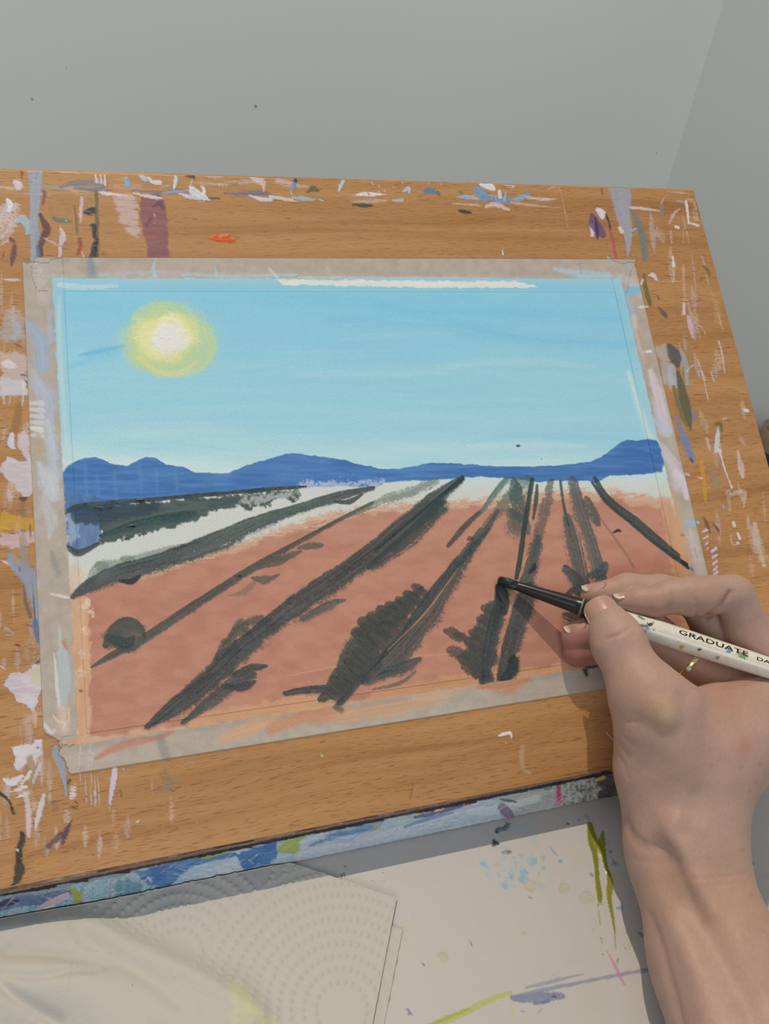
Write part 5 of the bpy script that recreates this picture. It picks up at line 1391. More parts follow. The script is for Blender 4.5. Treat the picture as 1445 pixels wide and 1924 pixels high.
def ops_top(c):
    wash(c, [(60, 500), (110, 500)], 30, (178, 178, 172), 0.4)
    wash(c, [(170, 490), (175, 522)], 26, (120, 136, 148), 0.55, 0.3)
    wash(c, [(190, 516), (300, 512), (420, 518), (560, 516)], [14, 12, 16, 8], (178, 190, 192), 0.55, 0.6)
    c.stroke([(292, 486), (288, 505), (292, 522)], [3, 8, 12], (164, 196, 204), a=0.9, dry=0.3)
    c.stroke([(402, 498), (408, 520)], [4, 10], (168, 196, 200), a=0.7, dry=0.5)
    c.stroke([(505, 504), (522, 524)], [4, 8], (196, 206, 206), a=0.8, dry=0.3)
    wash(c, [(560, 522), (700, 523), (900, 524), (980, 526)], [5, 7, 7, 5], (206, 206, 188), 0.5, 0.4)
    wash(c, [(1040, 505), (1090, 515), (1145, 518)], [8, 24, 20], (166, 200, 212), 0.6, 0.5)
    c.stroke([(1088, 486), (1092, 514)], [2, 3], (120, 130, 130), a=0.6, dry=0.3)
    c.stroke([(300, 520), (330, 508)], [20, 30], (186, 150, 140), a=0.25, dry=0.4)
    under_paper(c)

def ops_bottom(c):
    wash(c, [(128, 1430), (200, 1415)], 40, (190, 178, 160), 0.4, 0.4)
    wash(c, [(180, 1425), (230, 1400), (300, 1385), (330, 1370)], [10, 22, 16, 10], (188, 128, 104), 0.75, 0.45)
    wash(c, [(420, 1388), (470, 1368), (515, 1352)], [20, 40, 20], (206, 160, 118), 0.85, 0.3)
    wash(c, [(515, 1368), (560, 1350), (640, 1338)], [40, 44, 40], (192, 136, 104), 0.9, 0.2)
    wash(c, [(640, 1345), (740, 1330), (830, 1310)], [44, 48, 30], (196, 152, 116), 0.7, 0.4)
    wash(c, [(780, 1310), (840, 1300), (900, 1285)], [30, 30, 16], (200, 168, 134), 0.7, 0.45)
    wash(c, [(900, 1290), (960, 1290), (990, 1276)], [16, 34, 16], (190, 134, 96), 0.85, 0.3)
    wash(c, [(980, 1300), (1060, 1290), (1140, 1278)], 34, (178, 160, 144), 0.5, 0.4)
    wash(c, [(300, 1388), (312, 1420)], [26, 30], (130, 128, 118), 0.5, 0.4)
    wash(c, [(590, 1300), (640, 1335)], [6, 20], (70, 74, 68), 0.6, 0.45)
    wash(c, [(1098, 1255), (1102, 1268)], [18, 10], (44, 52, 48), 0.9, 0.2)
    for x in (148, 166, 172):
        c.stroke([(x + 4, 1396), (x, 1440)], [2, 3], (212, 204, 200), a=0.6, dry=0.3)
    c.specks((900, 1290, 1100, 1320), 8, (214, 196, 176), 1, 2, seed=5)
    under_paper(c)

def ops_left(c):
    wash(c, [(70, 500), (80, 560)], 34, (196, 192, 176), 0.45, 0.4)
    wash(c, [(55, 610), (75, 640), (80, 690)], [20, 46, 40], (150, 178, 196), 0.75, 0.45)
    wash(c, [(90, 560), (96, 640)], [6, 20], (160, 184, 198), 0.6, 0.5)
    wash(c, [(62, 700), (85, 740)], [30, 50], (178, 182, 184), 0.6, 0.4)
    wash(c, [(70, 720), (90, 760), (84, 790)], [30, 56, 40], (170, 186, 198), 0.7, 0.45)
    for k in range(6):
        y = 758 + k * 12
        c.stroke([(56, y), (76, y + 1), (82, y + 3)], [5, 13, 6], (206, 208, 206), a=0.85, dry=0.15, thick=0.05)
    c.stroke([(54, 804), (74, 808), (82, 812)], [6, 12, 4], (214, 218, 206), a=0.95, dry=0.1, thick=0.06)
    wash(c, [(72, 818), (76, 850)], [22, 18], (190, 160, 128), 0.6, 0.3)
    wash(c, [(90, 790), (100, 860), (98, 930)], [30, 46, 40], (178, 196, 200), 0.75, 0.4)
    wash(c, [(72, 870), (90, 905), (100, 930)], [16, 50, 40], (190, 202, 200), 0.8, 0.35)
    wash(c, [(84, 940), (96, 980), (92, 1012)], [36, 40, 8], (186, 190, 182), 0.7, 0.45)
    wash(c, [(96, 1035), (104, 1060), (110, 1080)], [8, 22, 20], (140, 136, 132), 0.55, 0.55)
    c.stroke([(96, 1116), (114, 1120), (132, 1124)], [4, 7, 3], (220, 212, 190), a=0.9, dry=0.2, thick=0.05)
    wash(c, [(88, 1170), (96, 1230)], [20, 26], (168, 152, 132), 0.5, 0.4)
    wash(c, [(112, 1182), (114, 1215), (110, 1228)], [8, 18, 10], (172, 190, 180), 0.8, 0.45)
    wash(c, [(120, 1206), (128, 1228)], [14, 10], (190, 132, 96), 0.7, 0.4)
    c.stroke([(102, 1228), (106, 1270), (112, 1330)], [4, 8, 10], (204, 212, 206), a=0.95, dry=0.15, thick=0.08)
    c.stroke([(118, 1230), (122, 1280), (120, 1320)], [26, 28, 14], (172, 190, 186), a=0.85, dry=0.3, thick=0.05, bristle=6)
    wash(c, [(118, 1330), (120, 1370)], [30, 34], (206, 182, 152), 0.8, 0.4)
    c.stroke([(100, 1345), (108, 1355), (122, 1360), (118, 1372)], [3, 5, 6, 4], (220, 206, 180), a=0.9, dry=0.3, thick=0.1)
    c.stroke([(130, 1330), (130, 1350), (126, 1362)], [3, 4, 3], (216, 200, 172), a=0.8, dry=0.3, thick=0.1)
    wash(c, [(84, 1362), (96, 1376), (104, 1372)], [8, 16, 10], (214, 208, 202), 0.9, 0.2)
    wash(c, [(118, 1395), (140, 1395), (158, 1390)], [20, 22, 20], (200, 150, 110), 0.8, 0.3)
    under_paper(c)
    
def ops_right(c):
    wash(c, [(1165, 520), (1200, 540), (1215, 560)], [20, 40, 20], (196, 196, 186), 0.5, 0.4)
    c.stroke([(1174, 548), (1190, 546), (1204, 543)], [10, 20, 8], (118, 188, 218), a=0.9, dry=0.35)
    wash(c, [(1178, 560), (1188, 590)], [20, 20], (150, 190, 208), 0.6, 0.5)
    c.stroke([(1200, 578), (1214, 576)], [4, 6], (216, 212, 206), a=0.9, dry=0.2)
    wash(c, [(1190, 600), (1200, 640), (1214, 680)], [20, 16, 16], (200, 196, 186), 0.6, 0.4)
    c.stroke([(1208, 662), (1222, 660)], [5, 7], (224, 226, 220), a=0.95, dry=0.1)
    wash(c, [(1198, 620), (1218, 690), (1236, 760)], [10, 14, 20], (178, 140, 100), 0.45, 0.45)
    wash(c, [(1222, 700), (1240, 760), (1250, 810)], [20, 34, 34], (204, 196, 200), 0.75, 0.3)
    wash(c, [(1228, 790), (1256, 810)], [20, 26], (172, 196, 206), 0.6, 0.4)
    wash(c, [(1240, 840), (1262, 870), (1276, 910)], [26, 36, 40], (198, 196, 196), 0.7, 0.35)
    wash(c, [(1268, 885), (1284, 905), (1290, 935)], [20, 24, 14], (210, 200, 204), 0.8, 0.3)
    wash(c, [(1262, 930), (1280, 1000), (1300, 1060)], [20, 20, 16], (200, 160, 120), 0.7, 0.4)
    c.stroke([(1290, 982), (1302, 984), (1313, 982)], [10, 15, 8], (150, 184, 204), a=0.9, dry=0.3)
    c.dab(1281, 1006, 5, 4, (120, 112, 96), a=0.6)
    wash(c, [(1296, 1000), (1310, 1050), (1322, 1100)], [26, 26, 26], (200, 188, 180), 0.6, 0.35)
    wash(c, [(1305, 1030), (1310, 1048)], [4, 6], (150, 156, 150), 0.6, 0.4)
    wash(c, [(1320, 1100), (1345, 1200), (1360, 1250)], 40, (196, 180, 168), 0.5, 0.4)
    c.stroke([(1296, 1067), (1303, 1072)], [6, 3], (36, 48, 44), a=0.6, dry=0.1)
    under_paper(c)

def under_paper(c):
    """where the tape overlaps the sheet the picture was painted on over it"""
    n = len(c.x)
    u, v = np.array([0.0]), np.array([0.0])
    k = Canvas.__new__(Canvas)
    k.x, k.y, k.gain, k.grain, k.seed, k.comp = c.x, c.y, c.gain, c.grain, 0, c.comp
    k.rgb = np.tile(np.array((0.72, 0.76, 0.74)), (n, 1)); k.a = np.ones(n); k.h = np.zeros(n); k.gloss = np.zeros(n)
    paint_landscape(k)
    # on the sheet?  (small ragged overlap of paint beyond its edge)
    uu, vv = [], []
    R = np.stack([(c.x - CX) / FPX, (c.y - CY) / FPX, np.ones(n)], 1)
    q = R * ((T_CAM @ NN) / (R @ NN))[:, None] - T_CAM
    u, v = q @ UU, q @ VV
    u, v = u * math.cos(-ANG) - v * math.sin(-ANG), u * math.sin(-ANG) + v * math.cos(-ANG)
    e = np.minimum.reduce([u, PW - u, v, PH - v]) + (fbm(c.x / 9, c.y / 9, 4) - 0.5) * 0.9
    m = sstep(-0.15, 0.25, e)
    c.rgb = c.rgb * (1 - m[:, None]) + (k.rgb * 0.97) * m[:, None]
    c.a = np.maximum(c.a, m)
    c.sheet = sstep(-1.6, 0.1, e)

tp = lambda x, y: uv_of(x, y)
tape('masking_tape', 'strip of masking tape along the top edge of the painting', ((tp(58, 483.5), tp(60, 547)), (tp(1194, 487), tp(1186, 549))), 0.29, ops_top, [1.6, 0.8, 0.2, 0, 0, 0.4, 1.0, 1.4], [0, 0.2, -0.6, -1.6, -2.2, -2.0, -1.6, -2], 11)
tape('masking_tape', 'strip of masking tape along the bottom edge of the painting', ((tp(117, 1384), tp(128, 1455.5)), (tp(1358, 1205), tp(1372, 1257))), 0.29, ops_bottom, [0, -1.2, -0.5, -1.6, -0.3, 0, 0.2, 0.6], [0, 0.2, 0.5, 0.1], 21)
tape('masking_tape', 'strip of masking tape down the left edge of the painting', ((tp(42, 493), tp(118, 486)), (tp(82, 1386), tp(164, 1386))), 0.325, ops_left, [0, 0.3, 0.1, 0.4, 1.0, 0.9, -0.2, -0.4, -0.3], [-1.6, -0.6, 0.6, 1.8, 2.2, 2.0, 1.0, 0.3], 31)
tape('masking_tape', 'strip of masking tape down the right edge of the painting', ((tp(1140, 484), tp(1192, 494)), (tp(1310, 1250), tp(1371, 1250))), 0.325, ops_right, [-1.6, 0.3, 1.0, 1.4, 1.5, 0.7, 0.0, 0], [0, 0.3, 0, 0.2], 41)


# ------------------------------------------------------------------ kitchen paper on the table
TOWEL, nt, b = mat_new('paper_towel', 0.85, 0.1)
at = N(nt, 'ShaderNodeAttribute', attribute_type='GEOMETRY', attribute_name='paint')
nt.links.new(at.outputs['Color'], b.inputs['Base Color'])
co = coords(nt)
bump(nt, b, math_node(nt, 'ADD', noise(nt, mapping(nt, co, (900, 2600, 900)), 1.0, 3), noise(nt, co, 400, 2)), 0.35, 0.00025)
b.inputs['Subsurface Weight'].default_value = 0.0
towel = thing('paper_towel', 'white embossed kitchen paper lying folded on the table in front of the easel', 'paper towel', tuple(tabw(500, 1760)))
def sheet(corner, left, down, L, D, z0, step, folds, seed):
    A, B, C = tabw(*corner), tabw(*left), tabw(*down)
    e1 = (B - A) / np.linalg.norm(B - A)
    e2 = (C - A) / np.linalg.norm(C - A)
    p, q = np.meshgrid(np.arange(0, L, step), np.arange(0, D, step))
    W_ = A + p[..., None] * e1 + q[..., None] * e2
    X, Y = W_[..., 0].ravel(), W_[..., 1].ravel()
    lim = yA - 0.00005
    over = np.maximum(Y - lim, 0)
    Y = np.minimum(Y, lim)
    pts = np.stack([X, Y, np.full_like(X, z0)], 1)
    px, py = w2px(pts)
    z = np.zeros_like(X)
    flat = np.ones_like(X)
    for poly, w, hgt, damp in folds:                       # soft rises and valleys of the crumpled part
        c = catmull(poly, 5)
        d = np.full(len(X), 1e9)
        for k in range(len(c) - 1):
            e = c[k + 1] - c[k]
            t = np.clip(((px - c[k, 0]) * e[0] + (py - c[k, 1]) * e[1]) / (e @ e + 1e-9), 0, 1)
            d = np.minimum(d, np.hypot(px - c[k, 0] - t * e[0], py - c[k, 1] - t * e[1]))
        f = np.exp(-(d / w) ** 2)
        z += hgt * f
        flat *= 1 - damp * f
    z += 0.0006 * (fbm(X * 45, Y * 45, seed) - 0.5)
    # embossed dots in rings round a centre, and rows of other rings further left
    emb = np.zeros_like(X)
    for cx, cy, rmax in ((640, 1900, 0.0405), (330, 1800, 0.030), (130, 1960, 0.032), (470, 1640, 0.018)):
        c = tabw(cx, cy)
        r = np.hypot(X - c[0], Y - c[1])
        a = np.arctan2(Y - c[1], X - c[0])
        rs = 0.0034
        ring = np.round(r / rs)
        n = np.maximum(np.round(2 * np.pi * ring * rs / 0.0021), 1)
        da = (a * n / (2 * np.pi) + ring * 0.37) % 1.0 - 0.5
        dist = np.hypot(r - ring * rs, da * 2 * np.pi * ring * rs / n)
        f = np.exp(-(dist / 0.00052) ** 2) * (ring > 1) * (r < rmax)
        free = emb == 0
        m = (r < rmax) & free
        emb = np.where(m, f + 1e-6 - 0.16 * np.exp(-((np.abs(r - ring * rs) - rs / 2) / 0.0007) ** 2), emb)
    z += 0.00062 * emb * np.clip(flat, 0, 1)
    z += np.minimum(over, 0.004) * 0.2
    z = np.maximum(z, -0.0001)
    c = Canvas(pts, (0.95, 0.9, 0.85))
    c.rgb[:] = np.array((0.520, 0.500, 0.470)); c.a[:] = 1
    if folds:
        c.fill([(415, 1838), (440, 1800), (490, 1830), (500, 1880), (440, 1880)], (186, 178, 162), 0.35, soft=30, rough=14)
        c.fill([(424, 1866), (442, 1842), (462, 1866), (490, 1904), (540, 1940), (440, 1940)], (214, 208, 156), 0.5, soft=14, rough=9, noise=12)
        c.stroke([(430, 1856), (450, 1874), (500, 1930)], [8, 16, 22], (214, 208, 136), a=0.45, dry=0.45, soft=0.5)
        c.stroke([(142, 1815), (138, 1850), (133, 1880)], [3, 3, 2], (150, 146, 140), a=0.35, dry=0.4, soft=0.6)
        c.dab(251, 1866, 2, 1.2, (90, 86, 80), a=0.8)
    pts[:, 2] = z0 + z
    ny, nx = p.shape
    rim = np.r_[np.arange(nx), np.arange(1, ny) * nx + nx - 1, (ny - 1) * nx + np.arange(nx - 2, -1, -1), np.arange(ny - 2, 0, -1) * nx]
    low = pts[rim].copy()
    low[:, 2] -= 0.00028
    k = np.arange(len(rim)); k2 = (k + 1) % len(rim); nn = len(pts)
    me = mesh_np('sheet', np.r_[pts, low], np.r_[grid_quads(ny, nx)[:, ::-1], np.stack([rim[k], rim[k2], nn + k2, nn + k], 1)])
    c.rgb = np.r_[c.rgb, c.rgb[rim]]; c.a = np.r_[c.a, c.a[rim]]; c.gloss = np.r_[c.gloss, c.gloss[rim]]
    c.put(me)
    return link('sheet', me, TOWEL, towel)
sheet((757, 1746), (560, 1690), (722, 1924), 0.122, 0.060, 0.0004, 0.0006, [], 3)
sheet((745, 1690), (555, 1628), (700, 1924), 0.140, 0.075, 0.0013, 0.00036, [
    ([(-60, 1770), (60, 1752), (170, 1748), (260, 1790), (380, 1846), (480, 1910)], 30, 0.0030, 0.6),
    ([(-60, 1850), (100, 1830), (260, 1870), (400, 1950)], 70, 0.0042, 0.98),
    ([(-60, 1900), (120, 1880), (240, 1960)], 60, 0.0030, 0.98),
    ([(20, 1800), (110, 1806), (200, 1822)], 14, -0.0014, 0.4),
    ([(0, 1846), (80, 1852), (150, 1838), (180, 1836)], 9, -0.0010, 0.3),
    ([(0, 1860), (40, 1890), (110, 1924)], 13, -0.0016, 0.3),
    ([(150, 1756), (200, 1800), (280, 1850), (340, 1900)], 16, -0.0008, 0.3),
], 7)

# a small stained pot behind the right edge of the easel
pc_ = tabw(1458, 866)
pot = thing('paint_pot', 'low tan and dark blue paint-stained pot behind the right edge of the easel', 'pot', tuple(pc_))
def ring_mesh(name, prof, n=36):
    an = np.linspace(0, 2 * np.pi, n, endpoint=False)
    v = np.array([[pc_[0] + r * math.cos(a), pc_[1] + r * math.sin(a), z] for r, z in prof for a in an])
    q = [(i * n + k, i * n + (k + 1) % n, (i + 1) * n + (k + 1) % n, (i + 1) * n + k) for i in range(len(prof) - 1) for k in range(n)]
    return mesh_np(name, v, q)
link('body', ring_mesh('body', [(0.0005, 0.0002), (0.0125, 0.0002), (0.0140, 0.0015), (0.0146, 0.0160), (0.0150, 0.0200), (0.0138, 0.0204), (0.0130, 0.0150), (0.0120, 0.0030), (0.0005, 0.0025)]), plain('stained_clay', (0.42, 0.30, 0.17), 0.6, var=0.3, scale=200), pot)
link('paint_band', ring_mesh('paint_band', [(0.01395, 0.0012), (0.0146, 0.0016), (0.0150, 0.0085), (0.0145, 0.0090)]), plain('dark_blue_paint', (0.035, 0.05, 0.10), 0.5, var=0.4, scale=300), pot)


# ------------------------------------------------------------------ paintbrush
TIP = c2w(Ph(937, 1090, 0.9))
TAIL = c2w(Ph(1420, 1247, 31.0))
BA = TAIL - TIP
BA /= np.linalg.norm(BA)
view = c2w(Ph(1290, 1204, 24)) - np.array([0, 0, CAM_H])
BV = -view / np.linalg.norm(view)
BV = BV - BA * (BV @ BA)
BV /= np.linalg.norm(BV)                                   # faces the viewer
BS = np.cross(BA, BV)                                      # around the handle
def br(s, ang, r):
    s, ang, r = np.broadcast_arrays(np.asarray(s, float), np.asarray(ang, float), np.asarray(r, float))
    return TIP + (s[..., None] * BA + (r * np.cos(ang))[..., None] * BV + (r * np.sin(ang))[..., None] * BS) / 1000.0
def lathe(name, prof, n=40):
    s = np.array([p[0] for p in prof]); r = np.array([p[1] for p in prof])
    an = np.linspace(0, 2 * np.pi, n, endpoint=False)
    S, A = np.meshgrid(s, an, indexing='ij')
    R = np.repeat(r[:, None], n, 1)
    v = br(S, A, R).reshape(-1, 3)
    qs = []
    for i in range(len(s) - 1):
        for k in range(n):
            qs.append((i * n + k, i * n + (k + 1) % n, (i + 1) * n + (k + 1) % n, (i + 1) * n + k))
    return mesh_np(name, v, qs)
def arclen(x, y):
    """distance along the brush at the pixel column x, y"""
    r = RW @ ray(x, y)
    o = np.array([0, 0, CAM_H])
    A = np.stack([BA, -r], 1)
    k = np.linalg.lstsq(A, o - TIP, rcond=None)[0]
    return k[0] * 1000
S_B = arclen(968, 1101)
S_F = arclen(1118, 1150)
S_H = arclen(1255, 1193)
S_T = S_H + 118
brush = thing('paintbrush', 'white-handled paintbrush with black ferrule held in the hand, tip on the painting', 'paintbrush', tuple(TIP))
white = plain('brush_lacquer', (0.74, 0.72, 0.65), 0.22, 0.0, 0.03, 300, 0.5)
BRUSH_PAINT = paint_mat('lacquer_with_paint', 0.20, 500, 0.03, 0.5)
def hr(s):
    """handle radius along the brush"""
    return float(np.interp(s, [S_F - 4, S_F + 3, S_F + 12, S_H - 4, S_H + 6, S_H + 25, S_H + 60, S_T - 6, S_T - 1.5, S_T], [2.75, 3.0, 3.35, 3.72, 3.72, 3.45, 2.7, 1.75, 1.3, 0.25]))
ss_ = np.r_[np.arange(S_F - 4, S_H + 40, 0.33), np.linspace(S_H + 40.5, S_T, 60)]
an = np.linspace(0, 2 * np.pi, 96, endpoint=False)
S2, A2 = np.meshgrid(ss_, an, indexing='ij')
R2 = np.repeat(np.array([hr(s) for s in ss_])[:, None], 96, 1)
hv = br(S2, A2, R2).reshape(-1, 3)
hq = []
i0 = np.arange((len(ss_) - 1) * 96)
ii, kk = i0 // 96, i0 % 96
hq = np.stack([ii * 96 + kk, ii * 96 + (kk + 1) % 96, (ii + 1) * 96 + (kk + 1) % 96, (ii + 1) * 96 + kk], 1)
front = (np.cos(A2) > -0.2).ravel()
hc = Canvas(hv, (0.78, 0.74, 0.66))
hc.rgb[:] = np.array((0.76, 0.735, 0.645)); hc.a[:] = 1; hc.gloss[:] = 0.8
back = ~front
sx, sy = hc.x.copy(), hc.y.copy()
hc.x[back] = -9999
hc.stroke([(1190, 1172), (1200, 1176), (1216, 1176), (1228, 1170)], [10, 9, 6, 3], (92, 94, 82), a=0.92, dry=0.2, rough=0.8)
hc.stroke([(1200, 1158), (1210, 1164)], [5, 4], (90, 96, 84), a=0.9, dry=0.3)
hc.dab(1216, 1181, 6, 4, (104, 122, 150), a=0.9, rough=0.8); hc.dab(1229, 1184, 3, 4, (110, 130, 160), a=0.8); hc.dab(1211, 1187, 5, 2, (100, 108, 110), a=0.8)
hc.stroke([(1238, 1177), (1252, 1182)], [1.5, 1.2], (130, 134, 120), a=0.7, dry=0.3)
hc.dab(1280, 1215, 5, 4, (196, 150, 40), a=0.95, rough=0.7); hc.dab(1277, 1206, 4, 1.5, (206, 170, 90), a=0.6)
hc.dab(1314, 1221, 4.5, 3.5, (92, 66, 56), a=0.95, rough=0.5); hc.dab(1347, 1236, 5, 2.8, (126, 118, 112), a=0.85, rough=0.8)
hc.dab(1305, 1195, 4, 3.5, (72, 96, 136), a=0.8, rough=0.6); hc.dab(1371, 1222, 6, 6, (84, 134, 160), a=0.95, rough=0.6)
hc.dab(1398, 1232, 9, 5, (104, 128, 76), ang=0.3, a=0.9, rough=0.9); hc.dab(1388, 1226, 4, 6, (90, 116, 84), a=0.85, rough=0.9)
hc.dab(1425, 1268, 1.5, 1.5, (176, 150, 110), a=0.9)

hc.x = sx
hm_ = mesh_np('handle', hv, hq)
hc.put(hm_)
link('handle', hm_, BRUSH_PAINT, brush)
black = plain('blackened_ferrule', (0.012, 0.012, 0.014), 0.30, 0.0, 0.5, 900, 0.5)
fer = lathe('ferrule', [(S_B, 1.25), (S_B + 0.2, 1.5), (S_B + 1.2, 1.62), (S_B + 6, 1.95), (S_B + 14, 2.38), (S_B + 20, 2.68), (S_F - 5.2, 2.78), (S_F - 4.9, 2.92), (S_F - 4.4, 2.92), (S_F - 4.1, 2.80), (S_F - 2.6, 2.82), (S_F - 2.3, 2.95), (S_F - 1.8, 2.95), (S_F - 1.5, 2.84), (S_F + 1.4, 2.86), (S_F + 1.6, 2.75)])
link('ferrule', fer, black, brush)
groove = plain('dried_paint_ring', (0.23, 0.22, 0.17), 0.6)
for s in (S_F - 4.65, S_F - 2.05):
    link('crimp_ring', lathe('crimp_ring', [(s - 0.42, 2.80), (s - 0.2, 2.99), (s + 0.0, 3.02), (s + 0.2, 2.99), (s + 0.42, 2.80)]), groove, brush)
# bristles: a bundle of tapered hairs, clumped with dark paint
hairm, nt, b = mat_new('wet_bristle', 0.28, 0.5)
oi = coords(nt)
f = noise(nt, oi, 700, 2)
nt.links.new(ramp(nt, f, [(0.35, (0.010, 0.013, 0.015)), (0.6, (0.020, 0.030, 0.036)), (0.72, (0.10, 0.17, 0.22))]), b.inputs['Base Color'])
rng = random.Random(4)
vs, qs = [], []
for k in range(150):
    a0 = rng.uniform(0, 6.283); r0 = 1.45 * math.sqrt(rng.random())
    ex, ey = r0 * math.cos(a0), r0 * math.sin(a0)
    s_end = rng.uniform(-0.5, 0.7) + 0.25 * r0
    wid = 0.17
    base = len(vs)
    for j, q in enumerate(np.linspace(0, 1, 6)):
        s = S_B + 0.6 + (s_end - S_B - 0.6) * q
        sp = 1 + 0.16 * math.sin(q * 2.4) - 0.22 * q * q
        x, y = ex * sp, ey * sp
        w2 = wid * (1 - 0.55 * q)
        for c in range(4):
            an2 = c * math.pi / 2
            vs.append(TIP + (s * BA + (x + w2 * math.cos(an2)) * BV + (y + w2 * math.sin(an2)) * BS) / 1000)
    for j in range(5):
        for c in range(4):
            qs.append((base + j * 4 + c, base + j * 4 + (c + 1) % 4, base + (j + 1) * 4 + (c + 1) % 4, base + (j + 1) * 4 + c))
    qs.append((base + 20, base + 21, base + 22, base + 23))
o = link('bristles', mesh_np('bristles', vs, qs), hairm, brush)
o['kind'] = 'stuff'

# lettering printed on the handle
ink = plain('black_ink', (0.012, 0.012, 0.014), 0.4)
def letter(txt, s0, ang0, size, name, turn=0.0, spread=1.0):
    cu = bpy.data.curves.new(name, 'FONT')
    cu.body = txt
    cu.size = size
    cu.space_character = 1.06
    cu.resolution_u = 3
    cu.offset = 0.018 * size
    tmp = bpy.data.objects.new(name, cu)
    COL.objects.link(tmp)
    dg = bpy.context.evaluated_depsgraph_get()
    me0 = bpy.data.meshes.new_from_object(tmp.evaluated_get(dg))
    bpy.data.objects.remove(tmp)
    bm = bmesh.new()
    bm.from_mesh(me0)
    bmesh.ops.subdivide_edges(bm, edges=[e for e in bm.edges if e.calc_length() > size * 0.15], cuts=2)
    bmesh.ops.triangulate(bm, faces=bm.faces[:])
    xsl = [v.co.x for v in bm.verts]
    ct, st_ = math.cos(turn), math.sin(turn)
    for v in bm.verts:
        x, y = v.co.x * spread, v.co.y
        x, y = x * ct - y * st_, x * st_ + y * ct
        s = s0 + x
        r = hr(s) + 0.035
        v.co = Vector(br(s, ang0 + UPS * y / r, r))
    me = bm_mesh(name, bm)
    bpy.data.meshes.remove(me0)
    return link('lettering', me, ink, brush)
# which way round the handle is up in the picture
UPS = 1.0 if w2px(br(S_H, 0.6, 3.7))[1] < w2px(br(S_H, 0.0, 3.7))[1] else -1.0
letter('GRADUATE', arclen(1272, 1187), UPS * 0.42, 2.45, 'lettering', spread=1.62)
letter('DAL', arclen(1416, 1238), UPS * 0.36, 1.7, 'lettering', spread=1.7)
letter('6', arclen(1224, 1172), UPS * 0.28, 2.6, 'lettering', turn=math.pi / 2)


# ------------------------------------------------------------------ hand and forearm
def rc_sdf(P, a, b, ra, rb):
    ba = b - a
    L2 = ba @ ba + 1e-9
    t = np.clip(((P - a) @ ba) / L2, 0, 1)
    return np.linalg.norm(P - a - t[:, None] * ba, axis=1) - (ra + (rb - ra) * t)

def smin(a, b, k):
    h = np.clip(0.5 + 0.5 * (b - a) / k, 0, 1)
    return b * (1 - h) + a * h - k * h * (1 - h)

# joints: pixel x, y, height h off the board (mm) or ('d', camera depth), radius (mm)
def J(x, y, h, r):
    return (Pd(x, y, h[1]) if isinstance(h, tuple) else Ph(x, y, h)), r
THUMB = [J(1143, 1167, 22, 5.9), J(1154, 1190, 25, 7.4), J(1164, 1213, 27, 8.2), J(1187, 1260, 30, 7.9), J(1207, 1297, 32.5, 8.9), J(1231, 1334, 32, 10.6)]
INDEX = [J(1170, 1131, 15.5, 2.7), J(1198, 1130, 17.5, 4.2), J(1230, 1131, 19.5, 5.0), J(1259, 1122, 21.5, 5.2), J(1295, 1121, 23.5, 6.2), J(1325, 1120, 25, 6.3), J(1346, 1116, 26, 5.8), J(1378, 1115, 27, 5.9), J(1402, 1185, 22, 8.0), J(1482, 1290, 23, 10.0)]
MIDDLE = [J(1118, 1123, 7.5, 4.9), J(1180, 1109, 11, 5.5), J(1240, 1113, 14, 5.8), J(1310, 1125, 15, 6.4), J(1345, 1190, 14, 7.0), J(1476, 1330, 13, 8.5)]
RING = [J(1084, 1198, 6.6, 5.3), J(1140, 1187, 9.5, 6.3), J(1228, 1196, 13.5, 7.2), J(1293, 1241, 15.0, 7.2), J(1400, 1325, 19, 9.5)]
LITTLE = [J(1085, 1226, 5.3, 4.9), J(1135, 1215, 7, 5.6), J(1215, 1236, 9.0, 6.4), J(1330, 1360, 13, 9.0)]
WR_D = 227.0
PALM = [  # metacarpals and carpus: (joint, joint)
    (J(1231, 1334, 32, 10.4), J(1236, 1440, ('d', 238), 11.2)),
    (J(1236, 1440, ('d', 238), 11.2), J(1258, 1560, ('d', 237), 11.6)),
    (J(1482, 1290, 23, 10.0), J(1360, 1425, ('d', 241), 10.7)),
    (J(1360, 1425, ('d', 241), 10.7), J(1306, 1560, ('d', 230), 11.4)),
    (J(1476, 1330, 13, 8.5), J(1284, 1545, ('d', 236), 10.5)),
    (J(1400, 1325, 19, 9.5), J(1288, 1540, ('d', 242), 10.0)),
    (J(1330, 1360, 13, 9.0), J(1262, 1530, ('d', 245), 10.0)),
    (J(1236, 1400, ('d', 246), 9.5), J(1380, 1385, ('d', 241), 9.5)),
    (J(1250, 1470, ('d', 240), 11.0), J(1330, 1460, ('d', 234), 10.5)),
]
WEB = [(J(1262, 1346, 33, 5.0), J(1350, 1328, 30, 4.6)), (J(1350, 1328, 30, 4.6), J(1475, 1306, 24, 5.5)), (J(1266, 1372, 34, 9.0), J(1440, 1352, 26, 9.0)), (J(1280, 1420, ('d', 234), 10.0), J(1386, 1400, ('d', 238), 10.2))]
ARM = [
    (J(1292, 1560, ('d', 234), 13.0), J(1291, 1625, ('d', 231), 14.1)),
    (J(1291, 1625, ('d', 231), 14.1), J(1348, 1800, ('d', 215), 14.9)),
    (J(1348, 1800, ('d', 215), 14.9), J(1480, 2200, ('d', 181), 17.5)),
    (J(1285, 1570, ('d', 242), 11.2), J(1342, 1800, ('d', 217.5), 13.0)),
    (J(1342, 1800, ('d', 217.5), 13.0), J(1470, 2200, ('d', 182), 16.5)),
]
TENDON = [(J(1272, 1560, ('d', 222), 3.4), J(1300, 1660, ('d', 216), 3.0)), (J(1300, 1660, ('d', 216), 3.0), J(1345, 1735, ('d', 211), 2.2))]
